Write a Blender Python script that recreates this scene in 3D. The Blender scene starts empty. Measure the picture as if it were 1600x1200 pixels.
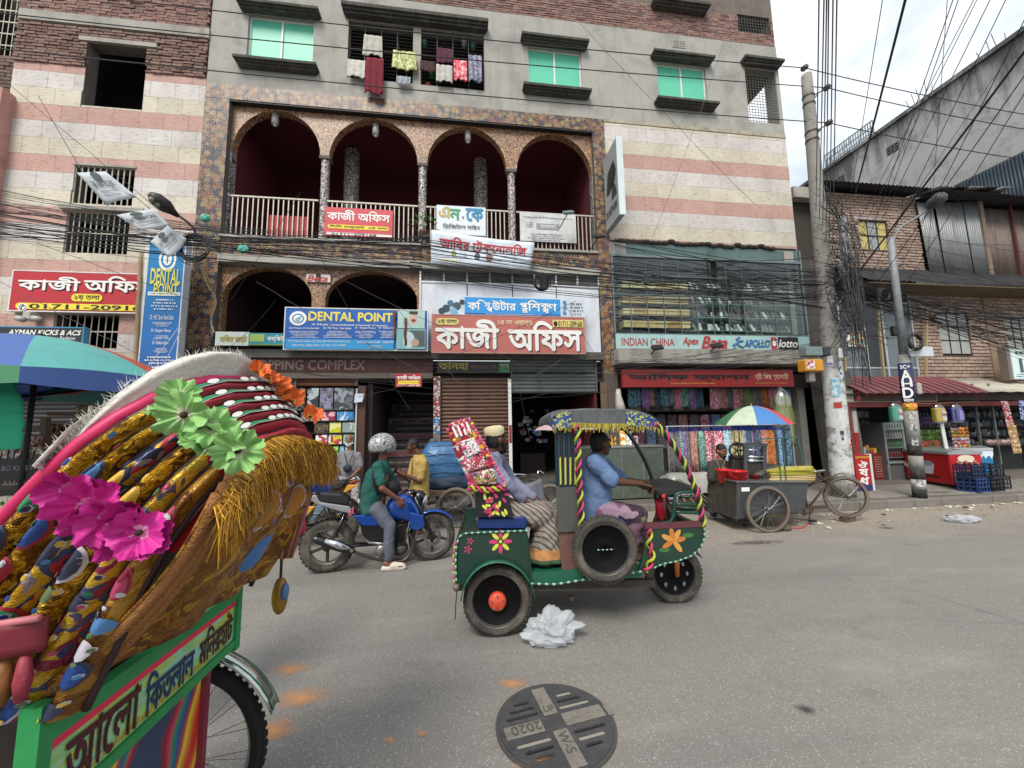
import bpy,bmesh,math,random,mathutils
from mathutils import Vector,Matrix,Euler,noise as mnoise
from math import sin,cos
V3=Vector
def Z3(z): return V3((0,0,z))
def n3(p): return mnoise.noise(V3(p))
random.seed(7)
SC=bpy.context.scene
COL=SC.collection
PI=math.pi
rad=math.radians
FPX,CAMH=600.0,1.65
_p,_r,_y=rad(6.43),rad(-1.0),rad(7.66)
FW=V3((sin(_y)*cos(_p),cos(_y)*cos(_p),sin(_p)))
_rt=V3((cos(_y),-sin(_y),0))
_up=_rt.cross(FW)
RT=_rt*cos(_r)+_up*sin(_r)
UP=-_rt*sin(_r)+_up*cos(_r)
cam_data=bpy.data.cameras.new('camera')
cam=bpy.data.objects.new('camera',cam_data)
COL.objects.link(cam)
cam_data.sensor_width=36
cam_data.lens=36*FPX/1600
cam_data.clip_start=0.05
cam_data.clip_end=500
cam.matrix_world=Matrix(((RT.x,UP.x,-FW.x,0),(RT.y,UP.y,-FW.y,0),(RT.z,UP.z,-FW.z,CAMH),(0,0,0,1)))
SC.camera=cam
SUN_EL,SUN_AZ=50,205
world=bpy.data.worlds.new('World')
SC.world=world
world.use_nodes=True
nt=world.node_tree
nt.nodes.clear()
sky=nt.nodes.new('ShaderNodeTexSky');sky.sky_type='NISHITA';sky.sun_disc=False
sky.sun_elevation=rad(SUN_EL);sky.sun_rotation=rad(SUN_AZ);sky.dust_density=2.5
geo=nt.nodes.new('ShaderNodeTexCoord')
mp=nt.nodes.new('ShaderNodeMapping');mp.inputs['Scale'].default_value=(1.0,1.0,2.4);mp.inputs['Location'].default_value=(0.3,1.7,0.45)
nz=nt.nodes.new('ShaderNodeTexNoise');nz.inputs['Scale'].default_value=2.3;nz.inputs['Detail'].default_value=9;nz.inputs['Roughness'].default_value=0.55;nz.inputs['Distortion'].default_value=.3
rp=nt.nodes.new('ShaderNodeValToRGB');rp.color_ramp.elements[0].position=0.36;rp.color_ramp.elements[1].position=0.58
nz2=nt.nodes.new('ShaderNodeTexNoise');nz2.inputs['Scale'].default_value=5;nz2.inputs['Detail'].default_value=8
rp2=nt.nodes.new('ShaderNodeValToRGB')
rp2.color_ramp.elements[0].color=(6.3,6.9,7.6,1);rp2.color_ramp.elements[1].color=(9.6,9.7,9.9,1)
rp2.color_ramp.elements[0].position=0.35;rp2.color_ramp.elements[1].position=0.62
mx=nt.nodes.new('ShaderNodeMix');mx.data_type='RGBA'
bl=nt.nodes.new('ShaderNodeMix');bl.data_type='RGBA';bl.inputs[0].default_value=0.72;bl.inputs[7].default_value=(6.2,7.4,8.9,1)
bg=nt.nodes.new('ShaderNodeBackground');bg.inputs['Strength'].default_value=0.085
wo=nt.nodes.new('ShaderNodeOutputWorld')
L=nt.links.new
L(geo.outputs['Generated'],mp.inputs['Vector']);L(mp.outputs[0],nz.inputs['Vector']);L(mp.outputs[0],nz2.inputs['Vector'])
L(nz.outputs['Fac'],rp.inputs[0]);L(rp.outputs[0],mx.inputs[0]);L(nz2.outputs['Fac'],rp2.inputs[0])
L(sky.outputs[0],bl.inputs[6]);L(bl.outputs[2],mx.inputs[6]);L(rp2.outputs[0],mx.inputs[7]);L(mx.outputs[2],bg.inputs['Color']);L(bg.outputs[0],wo.inputs[0])
sun_d=bpy.data.lights.new('sun','SUN');sun_d.energy=2.2;sun_d.angle=rad(24);sun_d.color=(1,.955,.88)
sun=bpy.data.objects.new('sun',sun_d);COL.objects.link(sun)
_a=rad(SUN_AZ)
_sd=V3((sin(_a)*cos(rad(SUN_EL)),cos(_a)*cos(rad(SUN_EL)),sin(rad(SUN_EL))))
sun.rotation_euler=(-_sd).to_track_quat('-Z','Y').to_euler();sun.location=(0,-5,30)
vs=SC.view_settings;vs.view_transform='Standard';vs.look='None';vs.exposure=0.66;vs.gamma=1;vs.use_curve_mapping=False
SC.cycles.max_bounces=6;SC.cycles.diffuse_bounces=3;SC.cycles.glossy_bounces=3;SC.cycles.transparent_max_bounces=8;SC.cycles.transmission_bounces=4
SC.cycles.use_denoising=True
def ray(x,y):return FW*FPX+RT*(x-800)-UP*(y-600)
def P(x,y,Y):
 d=ray(x,y);t=Y/d.y
 return V3((d.x*t,Y,CAMH+d.z*t))
def G(x,y,z=0.0):
 d=ray(x,y);t=(z-CAMH)/d.z
 return V3((d.x*t,d.y*t,z))
def PXp(x,y,X):
 d=ray(x,y);t=X/d.x
 return V3((X,d.y*t,CAMH+d.z*t))
def C(h):
 h=h.lstrip('#');o=[]
 for i in(0,2,4):
  v=int(h[i:i+2],16)/255
  o.append(v/12.92 if v<=.04045 else((v+.055)/1.055)**2.4)
 return tuple(o)
class NT:
 def __init__(s,name):
  s.m=bpy.data.materials.new(name);s.m.use_nodes=True;s.t=s.m.node_tree;s.n=s.t.nodes
  s.b=s.n['Principled BSDF'];s.tc=None
 def node(s,k,**kw):
  n=s.n.new('ShaderNode'+k)
  for a,v in kw.items():setattr(n,a,v)
  return n
 def link(s,a,b):s.t.links.new(a,b)
 def co(s,scale=(1,1,1),kind='Object',rot=(0,0,0)):
  if not s.tc:s.tc=s.node('TexCoord')
  m=s.node('Mapping');m.inputs['Scale'].default_value=scale;m.inputs['Rotation'].default_value=rot
  s.link(s.tc.outputs[kind],m.inputs[0]);return m.outputs[0]
 def noise(s,scale,detail=4,vec=None,rough=.5,dist=0):
  n=s.node('TexNoise');n.inputs['Scale'].default_value=scale;n.inputs['Detail'].default_value=detail
  n.inputs['Roughness'].default_value=rough;n.inputs['Distortion'].default_value=dist
  s.link(vec if vec is not None else s.co(),n.inputs['Vector']);return n.outputs['Fac']
 def vor(s,scale,vec=None,feat='F1',out='Distance'):
  n=s.node('TexVoronoi',feature=feat);n.inputs['Scale'].default_value=scale
  s.link(vec if vec is not None else s.co(),n.inputs['Vector']);return n.outputs[out]
 def ramp(s,f,stops,const=False):
  r=s.node('ValToRGB');cr=r.color_ramp
  if const:cr.interpolation='CONSTANT'
  cr.elements.remove(cr.elements[1])
  for i,(p,c)in enumerate(stops):
   e=cr.elements[0]if i==0 else cr.elements.new(p)
   e.position=p;e.color=(c[0],c[1],c[2],1)if not isinstance(c,(int,float))else(c,c,c,1)
  s.link(f,r.inputs[0]);return r.outputs[0]
 def mix(s,f,a,b,mode='MIX'):
  m=s.node('Mix',data_type='RGBA',blend_type=mode)
  for i,v in((0,f),(6,a),(7,b)):
   if isinstance(v,(int,float))and i==0:m.inputs[0].default_value=v
   elif isinstance(v,(tuple,list)):m.inputs[i].default_value=(*v[:3],1)
   elif isinstance(v,(int,float)):m.inputs[i].default_value=(v,v,v,1)
   else:s.link(v,m.inputs[i])
  return m.outputs[2]
 def math(s,op,a,b=0.0):
  m=s.node('Math',operation=op)
  for i,v in((0,a),(1,b)):
   if isinstance(v,(int,float)):m.inputs[i].default_value=v
   else:s.link(v,m.inputs[i])
  return m.outputs[0]
 def bump(s,h,strength=.3,dist=.01):
  b=s.node('Bump');b.inputs['Strength'].default_value=strength;b.inputs['Distance'].default_value=dist
  s.link(h,b.inputs['Height']);s.link(b.outputs[0],s.b.inputs['Normal'])
 def rnd(s,lo,hi,col):
  oi=s.node('ObjectInfo');g=s.node('NewGeometry')
  a=s.math('ADD',oi.outputs['Random'],g.outputs['Random Per Island']);a=s.math('FRACT',a)
  return s.mix(1.0,col,s.ramp(a,[(0,lo),(1,hi)]),'MULTIPLY')
 def out(s,col,rough=.8,metal=0.0,spec=None,coat=None):
  if isinstance(col,(tuple,list)):s.b.inputs['Base Color'].default_value=(*col[:3],1)
  else:s.link(col,s.b.inputs['Base Color'])
  if isinstance(rough,(int,float)):s.b.inputs['Roughness'].default_value=rough
  else:s.link(rough,s.b.inputs['Roughness'])
  s.b.inputs['Metallic'].default_value=metal
  if spec is not None:s.b.inputs['Specular IOR Level'].default_value=spec
  if coat:s.b.inputs['Coat Weight'].default_value=coat
  return s.m
_MC={}
def M(hexcol,rough=.75,metal=0,var=.18,scale=4,bump=0,bscale=60,rnd=0,dirt=0,dcol='#4a4238',dscale=2.5,spec=None,coat=None,stretch=(1,1,1)):
 key=('M',hexcol,rough,metal,var,scale,bump,bscale,rnd,dirt,dcol,dscale,spec,coat,stretch)
 if key in _MC:return _MC[key]
 c=C(hexcol)if isinstance(hexcol,str)else hexcol
 s=NT('paint_'+str(len(_MC)))
 v=s.co(stretch)
 col=s.mix(s.noise(scale,6,v,.6),[x*(1-var)for x in c],[min(1,x*(1+var))for x in c])
 if rnd:col=s.rnd(1-rnd,1+rnd*.6,col)
 if dirt:
  f=s.ramp(s.noise(dscale,8,v,.68,.4),[(.48,0.0),(.72,dirt)])
  col=s.mix(f,col,C(dcol));col=s.mix(s.ramp(s.noise(dscale*1.6,7,s.co((stretch[0]*1.6,stretch[1]*1.6,stretch[2]*.16)),.7),[(.5,0.0),(.78,dirt*.85)]),col,C(dcol))
 if bump:s.bump(s.noise(bscale,3,v),bump)
 _MC[key]=s.out(col,rough,metal,spec,coat);return _MC[key]
def MP(pal,scale=14,stretch=(1,1,1),rough=.6,metal=0,bump=0,edge=0,kind='Object',rot=(0,0,0),dist=.0,name='print',coat=None,rnd=0):
 """print of many small patches out of a palette"""
 key=('MP',tuple(pal),scale,stretch,rough,metal,bump,edge,kind,rot,dist,rnd)
 if key in _MC:return _MC[key]
 s=NT(name+'_'+str(len(_MC)))
 v=s.co(stretch,kind,rot)
 if dist:
  n=s.node('TexNoise');n.inputs['Scale'].default_value=scale*.6;s.link(v,n.inputs['Vector'])
  v=s.mix(dist,v,n.outputs['Color'],'ADD')
 sep=s.node('SeparateColor');s.link(s.vor(scale,v,out='Color'),sep.inputs[0])
 f=sep.outputs[0]
 if rnd:
  oi=s.node('ObjectInfo');f=s.math('FRACT',s.math('ADD',f,oi.outputs['Random']))
 n=len(pal)
 col=s.ramp(f,[(i/n,C(c))for i,c in enumerate(pal)],True)
 if edge:col=s.mix(s.ramp(s.vor(scale,v,'DISTANCE_TO_EDGE'),[(0.0,edge),(.06,0.0)]),col,(.01,.01,.012))
 if bump:s.bump(s.noise(scale*3,3,v),bump)
 _MC[key]=s.out(col,rough,metal,None,coat);return _MC[key]
def MGlass(tint=(.6,.7,.7),rough=.03,trans=.75,name='glass'):
 key=('G',tint,rough,trans)
 if key in _MC:return _MC[key]
 s=NT(name+'_'+str(len(_MC)))
 tr=s.node('BsdfTransparent');tr.inputs[0].default_value=(*tint,1)
 gl=s.node('BsdfGlossy');gl.inputs['Roughness'].default_value=rough;gl.inputs[0].default_value=(.9,.9,.9,1)
 mxs=s.node('MixShader');mxs.inputs[0].default_value=1-trans
 s.link(tr.outputs[0],mxs.inputs[1]);s.link(gl.outputs[0],mxs.inputs[2])
 o=s.n['Material Output'];s.link(mxs.outputs[0],o.inputs[0]);s.n.remove(s.b)
 _MC[key]=s.m;return s.m
def _root(o):
 while o.parent:o=o.parent
 return o
_RM={}
def thing(name,label,cat,loc=(0,0,0),rz=0,group=None):
 o=bpy.data.objects.new(name,None);COL.objects.link(o)
 o.empty_display_size=.1
 o.location=loc;o.rotation_euler=(0,0,rz);o['label']=label;o['category']=cat
 if group:o['group']=group
 _RM[o.name]=(Matrix.Translation(V3(loc))@Matrix.Rotation(rz,4,'Z'))
 return o
def tag(o,label,cat,group=None):
 o['label']=label;o['category']=cat
 if group:o['group']=group
 return o
def kind(o,k):o['kind']=k;return o
def copy_tree(o,parent=None):
 c=o.copy();COL.objects.link(c)
 if parent:c.parent=parent
 for ch in list(o.children):copy_tree(ch,c)
 return c
def frame_from(d):
 d=V3(d).normalized()
 a=Z3(1)if abs(d.z)<.9 else V3((1,0,0))
 u=d.cross(a).normalized();v=d.cross(u).normalized()
 return d,u,v
class MB:
 def __init__(s):s.v=[];s.f=[];s.mi=[];s.c=0
 def add(s,vs_,fs):
  n=len(s.v);s.v.extend([tuple(p)for p in vs_])
  s.f.extend([tuple(i+n for i in f)for f in fs]);s.mi.extend([s.c]*len(fs));return s
 def box(s,x0,x1,y0,y1,z0,z1):
  return s.add([(x0,y0,z0),(x1,y0,z0),(x1,y1,z0),(x0,y1,z0),(x0,y0,z1),(x1,y0,z1),(x1,y1,z1),(x0,y1,z1)],[(0,3,2,1),(4,5,6,7),(0,1,5,4),(1,2,6,5),(2,3,7,6),(3,0,4,7)])
 def obox(s,c,size,u=(1,0,0),v=(0,1,0),w=None):
  c=V3(c);u=V3(u).normalized();v=V3(v).normalized();w=V3(w).normalized()if w else u.cross(v)
  a,b,d=[x/2 for x in size]
  pts=[c+u*(a*i)+v*(b*j)+w*(d*k)for k in(-1,1)for i,j in((-1,-1),(1,-1),(1,1),(-1,1))]
  return s.add(pts,[(0,3,2,1),(4,5,6,7),(0,1,5,4),(1,2,6,5),(2,3,7,6),(3,0,4,7)])
 def bar(s,p0,p1,w,h=None,up=(0,0,1)):
  p0=V3(p0);p1=V3(p1);d=(p1-p0);L_=d.length
  if L_<1e-6:return s
  d.normalize();up=V3(up)
  if abs(d.dot(up))>.95:up=V3((0,1,0))
  sd=d.cross(up).normalized();u2=sd.cross(d)
  return s.obox((p0+p1)/2,(L_,w,h or w),d,sd,u2)
 def tube(s,pts,r,n=8,closed=False,caps=1):
  pts=[V3(p)for p in pts];k=len(pts)
  rs=r if isinstance(r,(list,tuple))else[r]*k
  vs_=[];prev=None
  for i,p in enumerate(pts):
   if closed:d=pts[(i+1)%k]-pts[i-1]
   else:d=pts[min(i+1,k-1)]-pts[max(i-1,0)]
   if d.length<1e-9:d=Z3(1)
   d.normalize()
   if prev is None:
    _,u,w=frame_from(d)
   else:
    u=(prev-d*prev.dot(d))
    if u.length<1e-6:_,u,w=frame_from(d)
    u.normalize();w=d.cross(u)
   prev=u;w=d.cross(u)
   for j in range(n):
    a=2*PI*j/n
    vs_.append(p+(u*cos(a)+w*sin(a))*rs[i])
  fs=[]
  for i in range(k if closed else k-1):
   for j in range(n):
    a=i*n+j;b=i*n+(j+1)%n;c2=((i+1)%k)*n+(j+1)%n;d2=((i+1)%k)*n+j
    fs.append((a,b,c2,d2))
  if caps and not closed:
   fs.append(tuple(range(n-1,-1,-1)));fs.append(tuple((k-1)*n+j for j in range(n)))
  return s.add(vs_,fs)
 def cyl(s,p0,p1,r,n=10):return s.tube([p0,p1],r,n)
 def ball(s,c,rx,ry=None,rz=None,n=10,m=7,rot=None):
  ry=ry or rx;rz=rz or rx;c=V3(c);vs_=[];
  for i in range(1,m):
   t=PI*i/m
   for j in range(n):
    a=2*PI*j/n
    q=V3((rx*sin(t)*cos(a),ry*sin(t)*sin(a),rz*cos(t)))
    if rot:q=rot@q
    vs_.append(c+q)
  t1=Z3(rz);t2=Z3(-rz)
  if rot:t1=rot@t1;t2=rot@t2
  vs_+=[c+t1,c+t2];T=len(vs_)-2;fs=[]
  for i in range(m-2):
   for j in range(n):fs.append((i*n+j,(i+1)*n+j,(i+1)*n+(j+1)%n,i*n+(j+1)%n))
  for j in range(n):
   fs.append((T,j,(j+1)%n));fs.append((T+1,(m-2)*n+(j+1)%n,(m-2)*n+j))
  return s.add(vs_,fs)
 def lathe(s,prof,o=(0,0,0),axis=(0,0,1),n=24,a0=0,a1=2*PI):
  o=V3(o);d,u,w=frame_from(axis);full=abs(a1-a0-2*PI)<1e-6
  m=n if full else n+1;vs_=[]
  for(r,h)in prof:
   for j in range(m):
    a=a0+(a1-a0)*j/n
    vs_.append(o+d*h+(u*cos(a)+w*sin(a))*r)
  fs=[]
  for i in range(len(prof)-1):
   for j in range(n):
    j2=(j+1)%m
    fs.append((i*m+j,i*m+j2,(i+1)*m+j2,(i+1)*m+j))
  return s.add(vs_,fs)
 def poly(s,pts,ext):
  """extruded outline; pts 3D list in order, ext = extrusion vector"""
  ext=V3(ext);pts=[V3(p)for p in pts];n=len(pts)
  vs_=pts+[p+ext for p in pts]
  fs=[tuple(range(n)),tuple(range(2*n-1,n-1,-1))]
  fs+=[(i,i+n,(i+1)%n+n,(i+1)%n)for i in range(n)]
  return s.add(vs_,fs)
 def grid(s,fn,nu,nv,cu=False,cv=False):
  U=nu if cu else nu+1;V=nv if cv else nv+1
  vs_=[fn(i/nu,j/nv)for i in range(U)for j in range(V)]
  fs=[(i*V+j,((i+1)%U)*V+j,((i+1)%U)*V+(j+1)%V,i*V+(j+1)%V)for i in range(nu)for j in range(nv)]
  return s.add(vs_,fs)
 def text(s,st,o,w,h,u=(1,0,0),v=(0,0,1),nrm=None,bold=0.0,z=.004,shear=0,keep=False):
  """flat print lettering fitted in a w x h box centred on o"""
  vs_,fs,isl,(x0,x1,y0,y1)=glyphs(st)
  o=V3(o);u=V3(u).normalized();v=V3(v).normalized();nrm=V3(nrm).normalized()if nrm else u.cross(v)
  sx=w/max(1e-6,x1-x0);sy=h/max(1e-6,y1-y0)
  if keep:sx=sy=min(sx,sy)
  cx,cy=(x0+x1)/2,(y0+y1)/2
  offs=[(0,0)]if not bold else[(-bold,0),(bold,0),(0,bold),(0,-bold)]
  for k,(dx,dy)in enumerate(offs):
   s.add([o+u*((p[0]-cx+dx+shear*(p[1]-cy))*sx)+v*((p[1]-cy+dy)*sy)+nrm*(z+.0005*k+.00012*(isl[i]%4))for i,p in enumerate(vs_)],fs)
  return s
 def bd(s,name,mat,parent=None,smooth=False,label=None,world=True,bevel=0,recalc=False):
  me=bpy.data.meshes.new(name)
  vs_=s.v
  if parent is not None and world:
   r=_root(parent);Mx=_RM.get(r.name)
   if Mx is not None:
    inv=Mx.inverted();vs_=[tuple(inv@V3(p))for p in s.v]
  me.from_pydata([tuple(p)for p in vs_],[],s.f)
  for m in(mat if isinstance(mat,(list,tuple))else[mat]):me.materials.append(m)
  if any(s.mi):me.polygons.foreach_set('material_index',s.mi)
  if smooth:me.polygons.foreach_set('use_smooth',[True]*len(me.polygons))
  if bevel or recalc:
   bm=bmesh.new();bm.from_mesh(me)
   bmesh.ops.recalc_face_normals(bm,faces=bm.faces)
   if bevel:bmesh.ops.bevel(bm,geom=list(bm.edges),offset=bevel,segments=1,affect='EDGES',profile=.5,clamp_overlap=True)
   bm.to_mesh(me);bm.free()
  me.update()
  o=bpy.data.objects.new(name,me);COL.objects.link(o)
  if parent is not None:o.parent=parent
  if label:o['label']=label
  return o
_GC={}
def _inside(p,ring):
 c=False;j=len(ring)-1
 for i in range(len(ring)):
  if(ring[i][1]>p[1])!=(ring[j][1]>p[1])and p[0]<(ring[j][0]-ring[i][0])*(p[1]-ring[i][1])/(ring[j][1]-ring[i][1])+ring[i][0]:c=not c
  j=i
 return c
def _tm(st):
 c=bpy.data.curves.new('lettering','FONT');c.body=st;c.resolution_u=3
 o=bpy.data.objects.new('lettering',c);COL.objects.link(o);dg=bpy.context.evaluated_depsgraph_get()
 cu=o.to_curve(dg);rings=[]
 for sp in cu.splines:
  bp=sp.bezier_points;n=len(bp);ring=[]
  for i in range(n):
   a,b=bp[i],bp[(i+1)%n]
   straight=(a.handle_right-a.co).length<1e-5 and(b.handle_left-b.co).length<1e-5 or a.handle_right_type=='VECTOR' and b.handle_left_type=='VECTOR'
   ring+=[tuple(q)[:2]for q in mathutils.geometry.interpolate_bezier(a.co,a.handle_right,b.handle_left,b.co,2 if straight else 5)[:-1]]
  if len(ring)>2:rings.append((sum(ring[i-1][0]*ring[i][1]-ring[i][0]*ring[i-1][1]for i in range(len(ring)))/2,ring))
 o.to_curve_clear();bpy.data.objects.remove(o);bpy.data.curves.remove(c)
 if not rings:return[],[]
 sg=1 if max(rings,key=lambda r:abs(r[0]))[0]>0 else-1
 outs=[r for r in rings if r[0]*sg>0];hol=[r for r in rings if r[0]*sg<=0];V,F_=[],[]
 own=[[]for _ in outs]
 for h in hol:
  cs=[i for i,r in enumerate(outs)if _inside(h[1][0],r[1])]
  for i in cs:own[i].append(h[1])
 for(ar,r),hs in zip(outs,own):
  n=len(V);loops=[[V3((x,y,0))for x,y in q]for q in[r]+hs];V+=[tuple(p)for q in loops for p in q]
  F_+=[tuple(n+i for i in t)for t in mathutils.geometry.tessellate_polygon(loops)]
 return V,F_
def vis(s):
 """reading order to drawing order for Bengali vowel signs; {a|b} is a stacked pair"""
 toks=[];i=0
 while i<len(s):
  if s[i]=='{':j=s.index('}',i);toks.append(s[i:j+1]);i=j+1
  else:toks.append(s[i]);i+=1
 out=[]
 for t in toks:
  if t in 'িেৈ' and out:out.insert(len(out)-1,t)
  elif t=='ো' and out:out.insert(len(out)-1,'ে');out.append('া')
  else:out.append(t)
 return out
def glyphs(st):
 if st in _GC:return _GC[st]
 toks=vis(st);pieces=[];run=''
 for t in toks:
  if t.startswith('{'):
   if run:pieces.append(run);run=''
   pieces.append(t)
  else:run+=t
 if run:pieces.append(run)
 V,F=[],[];x=0.0
 for pc in pieces:
  if pc.startswith('{'):
   a,b=pc[1:-1].split('|')
   va,fa=_tm(a);vb,fb=_tm(b)
   va=[(p[0]*.8,p[1]*.62+.27,0)for p in va];vb=[(p[0]*.75+.16,p[1]*.62-.16,0)for p in vb]
   vv=va+vb;ff=fa+[tuple(i+len(va)for i in f)for f in fb]
  else:
   vv,ff=_tm(pc.rstrip()or pc)
  if not vv:x+=.3;continue
  lo=min(p[0]for p in vv);hi=max(p[0]for p in vv)
  if pc.startswith(' '):x+=.28
  n=len(V);V+=[(p[0]-lo+x,p[1],0)for p in vv];F+=[tuple(i+n for i in f)for f in ff]
  x+=hi-lo-.01+(.28 if pc.endswith(' ')else 0)
 par=list(range(len(V)))
 def find(i):
  while par[i]!=i:par[i]=par[par[i]];i=par[i]
  return i
 for f in F:
  r=find(f[0])
  for i in f[1:]:par[find(i)]=r
 ids={};isl=[ids.setdefault(find(i),len(ids))for i in range(len(V))]
 bb=(min(p[0]for p in V),max(p[0]for p in V),min(p[1]for p in V),max(p[1]for p in V))
 _GC[st]=(V,F,isl,bb);return _GC[st]
def sheet(pts4,thick,name,mat,parent,nrm=None,**k):
 p=[V3(q)for q in pts4];n=V3(nrm)if nrm else(p[1]-p[0]).cross(p[3]-p[0]).normalized()
 return MB().poly(p,n*thick).bd(name,mat,parent,**k)
def plate(outer,holes,thick):
 c=bpy.data.curves.new('plate','CURVE');c.dimensions='2D';c.fill_mode='BOTH';c.extrude=thick/2
 for ring in[outer]+list(holes):
  sp=c.splines.new('POLY');sp.points.add(len(ring)-1)
  for i,p in enumerate(ring):sp.points[i].co=(p[0],p[1],0,1)
  sp.use_cyclic_u=True
 o=bpy.data.objects.new('plate',c);m=o.to_mesh()
 vs_=[tuple(v.co)for v in m.vertices];fs=[tuple(p.vertices)for p in m.polygons]
 o.to_mesh_clear();bpy.data.objects.remove(o);bpy.data.curves.remove(c)
 return vs_,fs
def rect(x0,x1,z0,z1):return[(x0,z0),(x1,z0),(x1,z1),(x0,z1)]
def wallplate(mb,outer,holes,Yfront,thick):
 """vertical plate facing the street, front face at Yfront"""
 vs_,fs=plate(outer,holes,thick)
 return mb.add([(p[0],Yfront+thick/2-p[2],p[1])for p in vs_],fs)
def asphalt():
 s=NT('asphalt');v=s.co()
 big=s.noise(.35,5,v,.6);fine=s.noise(220,2,v,.7);vo=s.vor(95,v);vc=s.vor(95,v,out='Color')
 sep=s.node('SeparateColor');s.link(vc,sep.inputs[0])
 col=s.mix(big,(.185,.171,.152),(.24,.223,.2))
 col=s.mix(s.ramp(fine,[(.3,0.0),(.75,.5)]),col,(.2,.19,.175))
 st=s.math('MULTIPLY',s.ramp(sep.outputs[0],[(.66,0.0),(.76,1.0)]),s.ramp(vo,[(.22,1.0),(.42,0.0)]))
 col=s.mix(s.math('MULTIPLY',st,.9),col,(.44,.43,.41))
 dk=s.math('MULTIPLY',s.ramp(sep.outputs[1],[(.8,0.0),(.88,1.0)]),s.ramp(vo,[(.2,1.0),(.45,0.0)]))
 col=s.mix(s.math('MULTIPLY',dk,.7),col,(.045,.043,.04))
 vs2=s.vor(22,v);s2=s.node('SeparateColor');s.link(s.vor(22,v,out='Color'),s2.inputs[0])
 sp=s.math('MULTIPLY',s.ramp(s2.outputs[0],[(.9,0.0),(.92,1.0)]),s.ramp(vs2,[(.1,1.0),(.2,0.0)]))
 col=s.mix(s.math('MULTIPLY',sp,.6),col,(.45,.44,.42))
 col=s.mix(s.ramp(s.noise(1.1,6,s.co((.25,1.3,1)),.6),[(.5,0.0),(.75,.35)]),col,(.085,.082,.078))
 xyz=s.node('SeparateXYZ');s.link(v,xyz.inputs[0])
 yy=s.math('ADD',xyz.outputs[1],s.math('MULTIPLY',s.math('SUBTRACT',s.noise(.9,6,v,.65),.5),2.6))
 xx=s.ramp(s.math('MULTIPLY',xyz.outputs[0],.1),[(.15,.25),(.45,1.0)])
 d=s.math('MULTIPLY',s.ramp(s.math('DIVIDE',yy,10),[(.46,0.0),(.58,1.0)]),xx)
 dirt=s.mix(s.noise(5,8,v,.7),(.19,.155,.118),(.38,.33,.265))
 col=s.mix(s.math('MULTIPLY',d,.9),col,dirt)
 wv=s.mix(.35,v,s.node('TexNoise').outputs['Color'],'ADD')
 crk=s.math('MULTIPLY',s.ramp(s.vor(.55,wv,'DISTANCE_TO_EDGE'),[(0.0,1.0),(.012,0.0)]),s.ramp(s.noise(.5,4),[(.55,0.0),(.7,.3)]))
 col=s.mix(crk,col,(.05,.046,.042))
 col=s.mix(s.ramp(s.noise(.8,8,s.co((.6,1.6,1)),.7),[(.52,0.0),(.72,.5)]),col,(.34,.31,.265))
 col=s.mix(s.ramp(s.noise(2.3,7,None,.7),[(.58,0.0),(.74,.45)]),col,(.10,.094,.086))
 h=s.math('ADD',s.math('MULTIPLY',vo,-.6),fine)
 s.bump(h,.55,.006)
 return s.out(col,s.ramp(fine,[(.2,.72),(.8,.95)]))
AS=asphalt()
def ground_sheet(name,x0,x1,y0,y1,z,mat,nx=1,ny=1,wav=0):
 b=MB();b.grid(lambda u,w:(x0+(x1-x0)*u,y0+(y1-y0)*w,z+(n3((u*31,w*17,0))*wav if wav else 0)),nx,ny)
 return kind(b.bd(name,mat),'structure')
ground_sheet('ground',-250,250,-250,250,-.02,M('#5d574e',.95,dirt=.5))
ground_sheet('road',-60,60,-6,7.4,0,AS)
PAVE=M('#88827a',.9,var=.14,scale=6,bump=.5,bscale=35,rnd=.12,dirt=.6,dcol='#54493c',dscale=1.6)
KERB=M('#77716a',.9,var=.2,scale=5,bump=.4,rnd=.15,dirt=.6,dcol='#4d4338')
pv=MB();pv.box(-60,5.6,7.35,12.5,-.1,.10);pv.box(5.6,60,6.62,12.5,-.1,.13)
pave=kind(pv.bd('pavement',M('#5f5952',.95)),'structure')
def mesh_copy(o,loc,parent=None,rot=None,name=None):
 c=o.copy();COL.objects.link(c);c.location=loc
 if rot:c.rotation_euler=rot
 if parent is not None:c.parent=parent
 return c
t0=None
for j in range(3):
 for i in range(26):
  x=5.62+i*.62;y=6.78+j*.62
  if x>20:continue
  if t0 is None:
   b=MB();b.box(.006,.612,.006,.612,0,.012)
   for k in range(7):
    for m in range(7):
     b.obox((.05+k*.087,.05+m*.087,.014),(.062,.02,.008),(1,1 if(k+m)%2 else-1,0),(-1 if(k+m)%2 else 1,1,0),(0,0,1))
   t0=b.bd('slab',PAVE,pave,world=0);t0.location=(x,y,.13)
  else:mesh_copy(t0,(x,y,.13+random.uniform(0,.004)),pave)
kb=None
kerb=kind(MB().box(5.6,60,6.50,6.62,-.1,.12).bd('kerb',KERB),'structure')
for i in range(40):
 x=5.6+i*.6
 if kb is None:
  kb=MB().box(.004,.596,0,.17,0,.152).bd('kerbstone',KERB,kerb,world=0,bevel=.012);kb.location=(x,6.46,-.005)
 else:mesh_copy(kb,(x,6.46+random.uniform(-.008,.008),-.005+random.uniform(-.008,.003)),kerb)
kerb2=kind(MB().box(-60,5.58,7.22,7.36,-.1,.095).bd('kerb',KERB),'structure')
for i in range(24):
 mesh_copy(kb,(-9+i*.6,7.19+random.uniform(-.008,.008),-.035),kerb2)
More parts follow.
